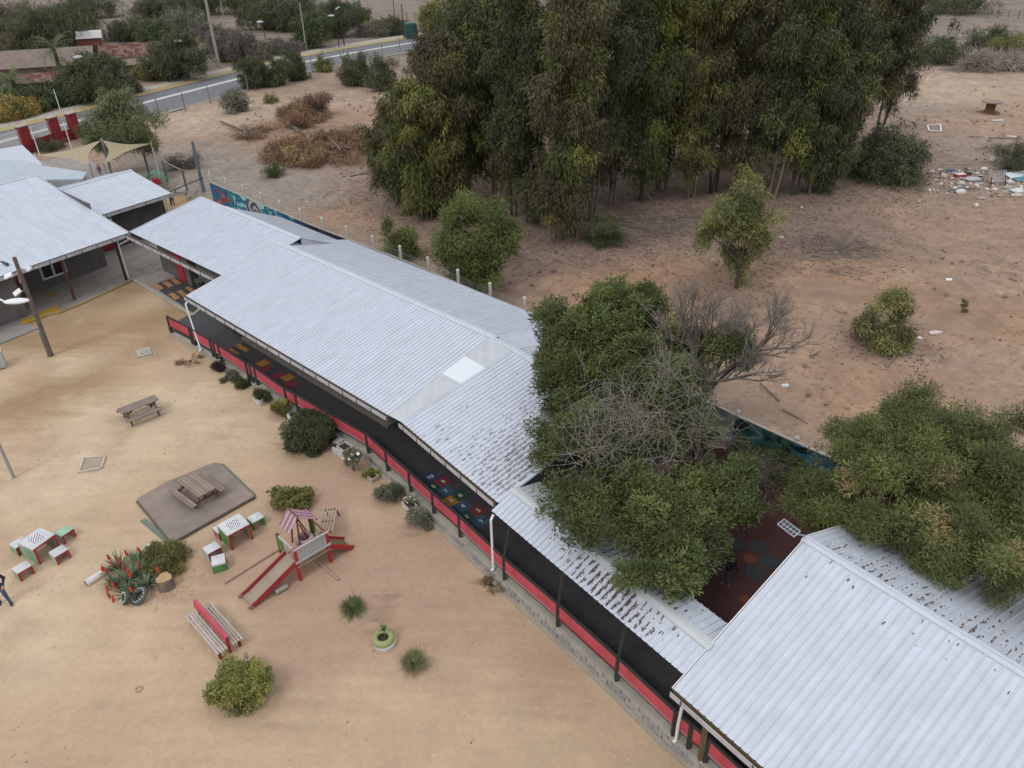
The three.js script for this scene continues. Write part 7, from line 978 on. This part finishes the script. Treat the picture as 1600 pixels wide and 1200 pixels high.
for (const [p, lab, w, h, d, m, turn, tilt] of [[[14.05, 0, -33.17], 'white block on the dirt behind the mural wall', 0.36, 0.14, 0.22, plast, 0.1, 0], [[43.53, 0, -64.88], 'cream slab in front of the wire panel', 1.1, 0.12, 0.6, tw2, 0.5, 0.05], [[43.69, 0, -63.8], 'white panel at the right frame edge below the teal board', 1.3, 0.1, 0.7, plast, 0.3, 0.12], [[46.23, 0, -68.12], 'large white sheet of metal at the right frame edge', 2.6, 0.05, 1.1, std(0.62, 0.66, 0.70, 0.4), 0.25, 0.22], [[45.86, 0, -66.98], 'teal board at the right frame edge', 1.6, 0.05, 0.7, std(0.07, 0.22, 0.25, 0.6), 0.25, 0.2], [[55.9, 0, -89.11], 'white board on the pale dirt near the spool', 1.3, 0.06, 0.35, plast, 0.1, 0], [[52.26, 0, -81.53], 'long grey plank right of the top of the rubbish', 2.8, 0.1, 0.25, M.oldWood, -0.15, 0], [[53.4, 0, -81.99], 'short white plank beside the long grey plank', 0.9, 0.08, 0.3, plast, -0.5, 0], [[49.8, 0, -82.24], 'thin pale plank left of the long grey plank', 1.5, 0.06, 0.14, M.oldWood, -0.3, 0], [[45.71, 0, -69.35], 'dark square screen casing above the wire panel', 0.5, 0.55, 0.4, M.black, 0.3, 0.2]]) { const k = new MB(); k.box(w, h, d, [0, h / 2 + 0.02 + Math.abs(tilt) * d * 0.4, 0], [tilt, 0, 0]); const o = k.build(/screen/.test(lab) ? 'screen_casing' : 'board', m); o.position.set(p[0], fieldH(p[0], p[2]), p[2]); o.rotation.y = turn; tag(o, lab, /screen/.test(lab) ? 'casing' : 'board'); }
{ const p = [39.14, 0, -67.96], t = thing('bucket', 'beige bucket lying on its side at the left of the rubbish', 'bucket', [p[0], 0.25, p[2]]); const k = new MB(); k.add(new THREE.CylinderGeometry(0.28, 0.22, 0.6, 16, 1, true), new THREE.Matrix4().makeRotationZ(1.3)); k.build('shell', std(0.48, 0.40, 0.31, 0.7), t); const b = new MB(); b.add(new THREE.CircleGeometry(0.22, 16), new THREE.Matrix4().makeRotationZ(1.3).multiply(new THREE.Matrix4().makeTranslation(0, -0.28, 0)).multiply(new THREE.Matrix4().makeRotationX(Math.PI / 2))); b.build('bottom', std(0.40, 0.33, 0.26, 0.7), t); }
{ const p = [40.81, 0, -68.05], t = thing('crate', 'red plastic crate with a white top among the rubbish', 'crate', p, 0.2); let k = new MB(); for (const s of [-1, 1]) { k.box(0.9, 0.36, 0.03, [0, 0.2, s * 0.3]); k.box(0.03, 0.36, 0.57, [s * 0.44, 0.2, 0]); } k.build('sides', std(0.36, 0.05, 0.045, 0.6), t); k = new MB(); k.box(0.86, 0.03, 0.56, [0, 0.37, 0]); k.build('lid', plast, t); }
{ const p = [42.79, 0, -65.65], t = thing('wire_panel', 'grey slatted panel propped on dark legs in the rubbish', 'panel', p, 0.15); for (let i = 0; i < 11; i++) { const k = new MB(); k.beam([-0.8 + i * 0.16, 0.25, 0.1], [-0.75 + i * 0.16, 1.25, -0.35], 0.06, 0.03); k.build('slat', std(0.38, 0.36, 0.34, 0.8), t); } for (const s of [-1, 1]) { const k = new MB(); k.beam([s * 0.7, 0, 0.25], [s * 0.68, 0.8, 0.0], 0.05, 0.05); k.build('leg', M.black, t); } const k = new MB(); k.beam([-0.85, 0.28, 0.12], [0.9, 0.28, 0.12], 0.05, 0.05); k.build('rail', M.black, t); }
{ const p = [44.04, 0, -65.77], t = thing('basin', 'white basin right of the wire panel', 'basin', p); const k = new MB(); k.at(new THREE.LatheGeometry([[0.02, 0.03], [0.26, 0.03], [0.36, 0.34], [0.32, 0.34], [0.24, 0.08]].map((q) => new THREE.Vector2(...q)), 18), [0, 0, 0]); k.build('bowl', plast, t); }
{ const C = [[47.03, 0, -87.31], [48.7, 0, -87.8], [47.24, 0, -84.66], [46.09, 0, -85.03]].map(A3), c = C.reduce((s, p) => s.add(p), V(0, 0, 0)).multiplyScalar(0.25), t = thing('white_frame', 'broken white window frame lying on the dirt', 'frame', c.toArray()); for (let i = 0; i < 4; i++) { const k = new MB(); k.beam(C[i].clone().sub(c).setY(0.06 + i * 0.004), C[(i + 1) % 4].clone().sub(c).setY(0.06 + i * 0.004), 0.16, 0.08); k.build('frame_side', plast, t); } }
for (const [a, b, r, lab] of [[[19.98, 0.06, -34.81], [21.05, 0.06, -36.16], 0.06, 'short stick on the dirt below the gum shrub'], [[13.29, 0.05, -31.1], [14.08, 0.05, -29.8], 0.035, 'long thin stick on the dirt near the blue end of the mural'], [[13.34, 0.05, -31.85], [12.9, 0.05, -33.57], 0.05, 'thin dark pole on the dirt under the bare tree'], [[16.42, 0.05, -36.27], [17.12, 0.05, -36.75], 0.06, 'short grey stick right of the bare tree'], [[31, 0.05, -51.25], [30.92, 0.05, -50.52], 0.07, 'small pale stick on the open dirt']]) { const k = new MB(); k.cyl(a, b, r, r * 0.8, 7); tag(k.build('stick', M.barkPale), lab, 'stick'); }
{ const t = thing('field_fence', 'wire fence with thin posts along the dry field beyond the road', 'fence'); const a = A3([-35.21, 0, -183.98]), b = A3([-11.14, 0, -210.5]); for (let i = 0; i <= 14; i++) { const p = a.clone().lerp(b, i / 14), k = new MB(); k.beam(p.clone().setY(-0.1), p.clone().setY(1.6), 0.14, 0.14); k.build('post', M.twigDark, t); } const k = new MB(); for (const y of [0.6, 1.1, 1.5]) k.beam(a.clone().setY(y), b.clone().setY(y), 0.03, 0.03); k.build('wire', M.twigDark, t); const a2 = A3([97.91, 0, -185.55]), b2 = A3([116.05, 0, -178.05]); const t2 = thing('field_fence', 'wire fence with thin posts at the top right edge', 'fence'); for (let i = 0; i <= 10; i++) { const p = a2.clone().lerp(b2, i / 10), k = new MB(); k.beam(p.clone().setY(-0.1), p.clone().setY(1.6), 0.12, 0.12); k.build('post', M.twigDark, t2); } const k2 = new MB(); for (const y of [0.6, 1.1, 1.5]) k2.beam(a2.clone().setY(y), b2.clone().setY(y), 0.03, 0.03); k2.build('wire', M.twigDark, t2); }

// ------------------------------------------------------------------ people
function person(label, base, turn, o) {
  const s = (o.h || 1.7) / 1.7, t = thing('person', label, 'person', base, turn);
  const C = { skin: [0.42, 0.25, 0.17], top: o.top, legs: o.legs, shoe: o.shoe };
  const J = { pel: [0, 0.93, 0], ch: [0, 1.27, 0.01], nk: [0, 1.43, 0.0], hd: [0, 1.57, 0.02], ...o.pose };
  const L = (sg) => sg < 0 ? 'l' : 'r';
  const D = { lhip: [-0.09, 0.9, 0], lkn: [-0.11, 0.49, 0.05], lan: [-0.12, 0.09, -0.02], rhip: [0.09, 0.9, 0], rkn: [0.12, 0.49, 0.03], ran: [0.14, 0.09, -0.02], lsh: [-0.185, 1.38, 0], lel: [-0.26, 1.11, -0.02], lwr: [-0.25, 0.88, 0.08], rsh: [0.185, 1.38, 0], rel: [0.26, 1.11, -0.02], rwr: [0.25, 0.88, 0.08], ...(o.pose || {}) };
  const P = { ...J, ...D }, B = [];
  const add = (a, b, r0, r1, c) => B.push([V(...(Array.isArray(a) ? a : P[a])), V(...(Array.isArray(b) ? b : P[b])), r0, r1, c]);
  add('pel', 'ch', 0.145, 0.165, C.top); add('ch', [P.ch[0], P.ch[1] + 0.1, P.ch[2]], 0.165, 0.12, C.top); add('nk', 'hd', 0.055, 0.055, C.skin);
  add([P.hd[0], P.hd[1] - 0.03, P.hd[2] + 0.01], [P.hd[0], P.hd[1] + 0.045, P.hd[2] - 0.01], 0.078, 0.092, C.skin); add([P.hd[0], P.hd[1] - 0.02, P.hd[2] + 0.085], [P.hd[0], P.hd[1], P.hd[2] + 0.10], 0.014, 0.008, C.skin); for (const sg of [-1, 1]) add([P.hd[0] + sg * 0.088, P.hd[1] - 0.01, P.hd[2]], [P.hd[0] + sg * 0.09, P.hd[1] + 0.02, P.hd[2]], 0.018, 0.018, C.skin);
  for (const sg of ['l', 'r']) { const x = sg === 'l' ? -1 : 1; add(sg + 'sh', sg + 'el', 0.062, 0.05, C.top); add(sg + 'el', sg + 'wr', 0.05, 0.036, o.sleeve === false ? C.skin : C.top); add(sg + 'hip', sg + 'kn', 0.092, 0.064, C.legs); add(sg + 'kn', sg + 'an', 0.064, 0.048, C.legs); const an = P[sg + 'an']; add([an[0], an[1] - 0.035, an[2] - 0.04], [an[0] + x * 0.02, an[1] - 0.05, an[2] + 0.15], 0.045, 0.038, C.shoe); const w = V(...P[sg + 'wr']), e = V(...P[sg + 'el']), d = w.clone().sub(e).normalize(), h = w.clone().addScaledVector(d, 0.08); add(w.toArray(), h.toArray(), 0.03, 0.034, C.skin); for (let f = 0; f < 4; f++) { const b = h.clone().add(V(0, 0, -0.027 + f * 0.018)); add(b.toArray(), b.clone().addScaledVector(d, 0.07 - Math.abs(f - 1.5) * 0.008).add(V(-x * 0.02, 0, 0)).toArray(), 0.010, 0.008, C.skin); } add(w.clone().addScaledVector(d, 0.03).add(V(0, 0, 0.03)).toArray(), w.clone().addScaledVector(d, 0.08).add(V(0, 0, 0.06)).toArray(), 0.011, 0.009, C.skin); }
  const n = 84, half = 0.93, mc = new MarchingCubes(n, new THREE.MeshStandardMaterial(), false, false, 60000), v = V(0, 0, 0), ab = V(0, 0, 0), pv = V(0, 0, 0);
  const dist = (x, y, z, b) => { pv.set(x - b[0].x, y - b[0].y, z - b[0].z); ab.copy(b[1]).sub(b[0]); const q = clamp(pv.dot(ab) / Math.max(1e-9, ab.lengthSq())); return pv.addScaledVector(ab, -q).length() - mixf(b[2], b[3], q); };
  for (let k = 0; k < n; k++) for (let j = 0; j < n; j++) for (let i = 0; i < n; i++) { const x = (i - n / 2) / (n / 2) * half, y = (j - n / 2) / (n / 2) * half + 0.88, z = (k - n / 2) / (n / 2) * half; let m = 0.3; if (Math.abs(x) < 0.6 && Math.abs(z) < 0.6) { m = 9; let e = 0; for (const b of B) { const q = dist(x, y, z, b); e += Math.exp(-q * 55); } m = -Math.log(Math.max(e, 1e-12)) / 55; } mc.field[i + j * n + k * n * n] = -m; }
  mc.isolation = 0; mc.update(); const cnt = mc.count, pos = new Float32Array(cnt * 3), nor = new Float32Array(cnt * 3), col = new Float32Array(cnt * 3);
  for (let i = 0; i < cnt; i++) { const x = mc.positionArray[i * 3] * half, y = mc.positionArray[i * 3 + 1] * half + 0.88, z = mc.positionArray[i * 3 + 2] * half; pos.set([x * s, y * s, z * s], i * 3); nor.set([mc.normalArray[i * 3], mc.normalArray[i * 3 + 1], mc.normalArray[i * 3 + 2]], i * 3); let best = 9, c = C.top; for (const b of B) { const q = dist(x, y, z, b); if (q < best) { best = q; c = b[4]; } } if (c === C.top && y < 0.90) c = C.legs; col.set(c, i * 3); }
  const g = new THREE.BufferGeometry(); g.setAttribute('position', new THREE.BufferAttribute(pos, 3)); g.setAttribute('normal', new THREE.BufferAttribute(nor, 3)); g.setAttribute('color', new THREE.BufferAttribute(col, 3)); mesh('body', g, new THREE.MeshStandardMaterial({ vertexColors: true, roughness: 0.85, side: THREE.DoubleSide }), t);
  const hd = V(...P.hd).multiplyScalar(s), k = new MB(); k.at(new THREE.SphereGeometry(0.108, 16, 10, 0, 7, 0, 1.75), hd.clone().add(V(0, 0.028, -0.018).multiplyScalar(s)), [-0.35, 0, 0], [0.95 * s, 1.0 * s, 1.05 * s]); k.build('hair', std(...(o.hair || [0.02, 0.015, 0.012]), 0.8), t);
  for (const sg of [-1, 1]) { const e = new MB(); e.at(new THREE.SphereGeometry(0.013 * s, 8, 6), hd.clone().add(V(sg * 0.034, 0.012, 0.088).multiplyScalar(s))); e.build('eye', M.dark, t); } const mth = new MB(); mth.box(0.045 * s, 0.01 * s, 0.012 * s, hd.clone().add(V(0, -0.052, 0.088).multiplyScalar(s)).toArray()); mth.build('mouth', std(0.28, 0.09, 0.08, 0.7), t); return t;
}
person('person in a dark navy jacket and blue jeans walking at the left edge', [-18.79, -0.33, -19.76], 0.55, { top: [0.03, 0.025, 0.045], legs: [0.06, 0.085, 0.17], shoe: [0.025, 0.02, 0.022], pose: { lkn: [-0.12, 0.49, -0.02], lan: [-0.15, 0.09, -0.13], rkn: [0.14, 0.49, 0.10], ran: [0.19, 0.09, 0.13], rel: [0.30, 1.12, -0.05], rwr: [0.22, 0.93, 0.12] } });
person('person in dark top and jeans standing under the courtyard tree on the red floor', [7.68, 0, -19.74], 2.6, { top: [0.02, 0.02, 0.024], legs: [0.07, 0.075, 0.13], shoe: [0.28, 0.21, 0.20], h: 1.6 });
person('child with dark hair and a pale purple top behind the roof corner', [-28.84, 0, -64.02], 0.4, { top: [0.24, 0.21, 0.29], legs: [0.06, 0.06, 0.09], shoe: [0.1, 0.1, 0.1], h: 1.3 });
person('child in a white top near the metal play frames', [-28.28, 0, -65.71], 1.4, { top: [0.55, 0.53, 0.50], legs: [0.25, 0.22, 0.20], shoe: [0.1, 0.1, 0.1], h: 1.3 });
person('child in a pink top by the white post under the shade sails', [-39.11, 0, -73.03], 1.0, { top: [0.50, 0.14, 0.25], legs: [0.45, 0.38, 0.40], shoe: [0.3, 0.3, 0.3], h: 1.25 });

renderer.render(scene, camera);
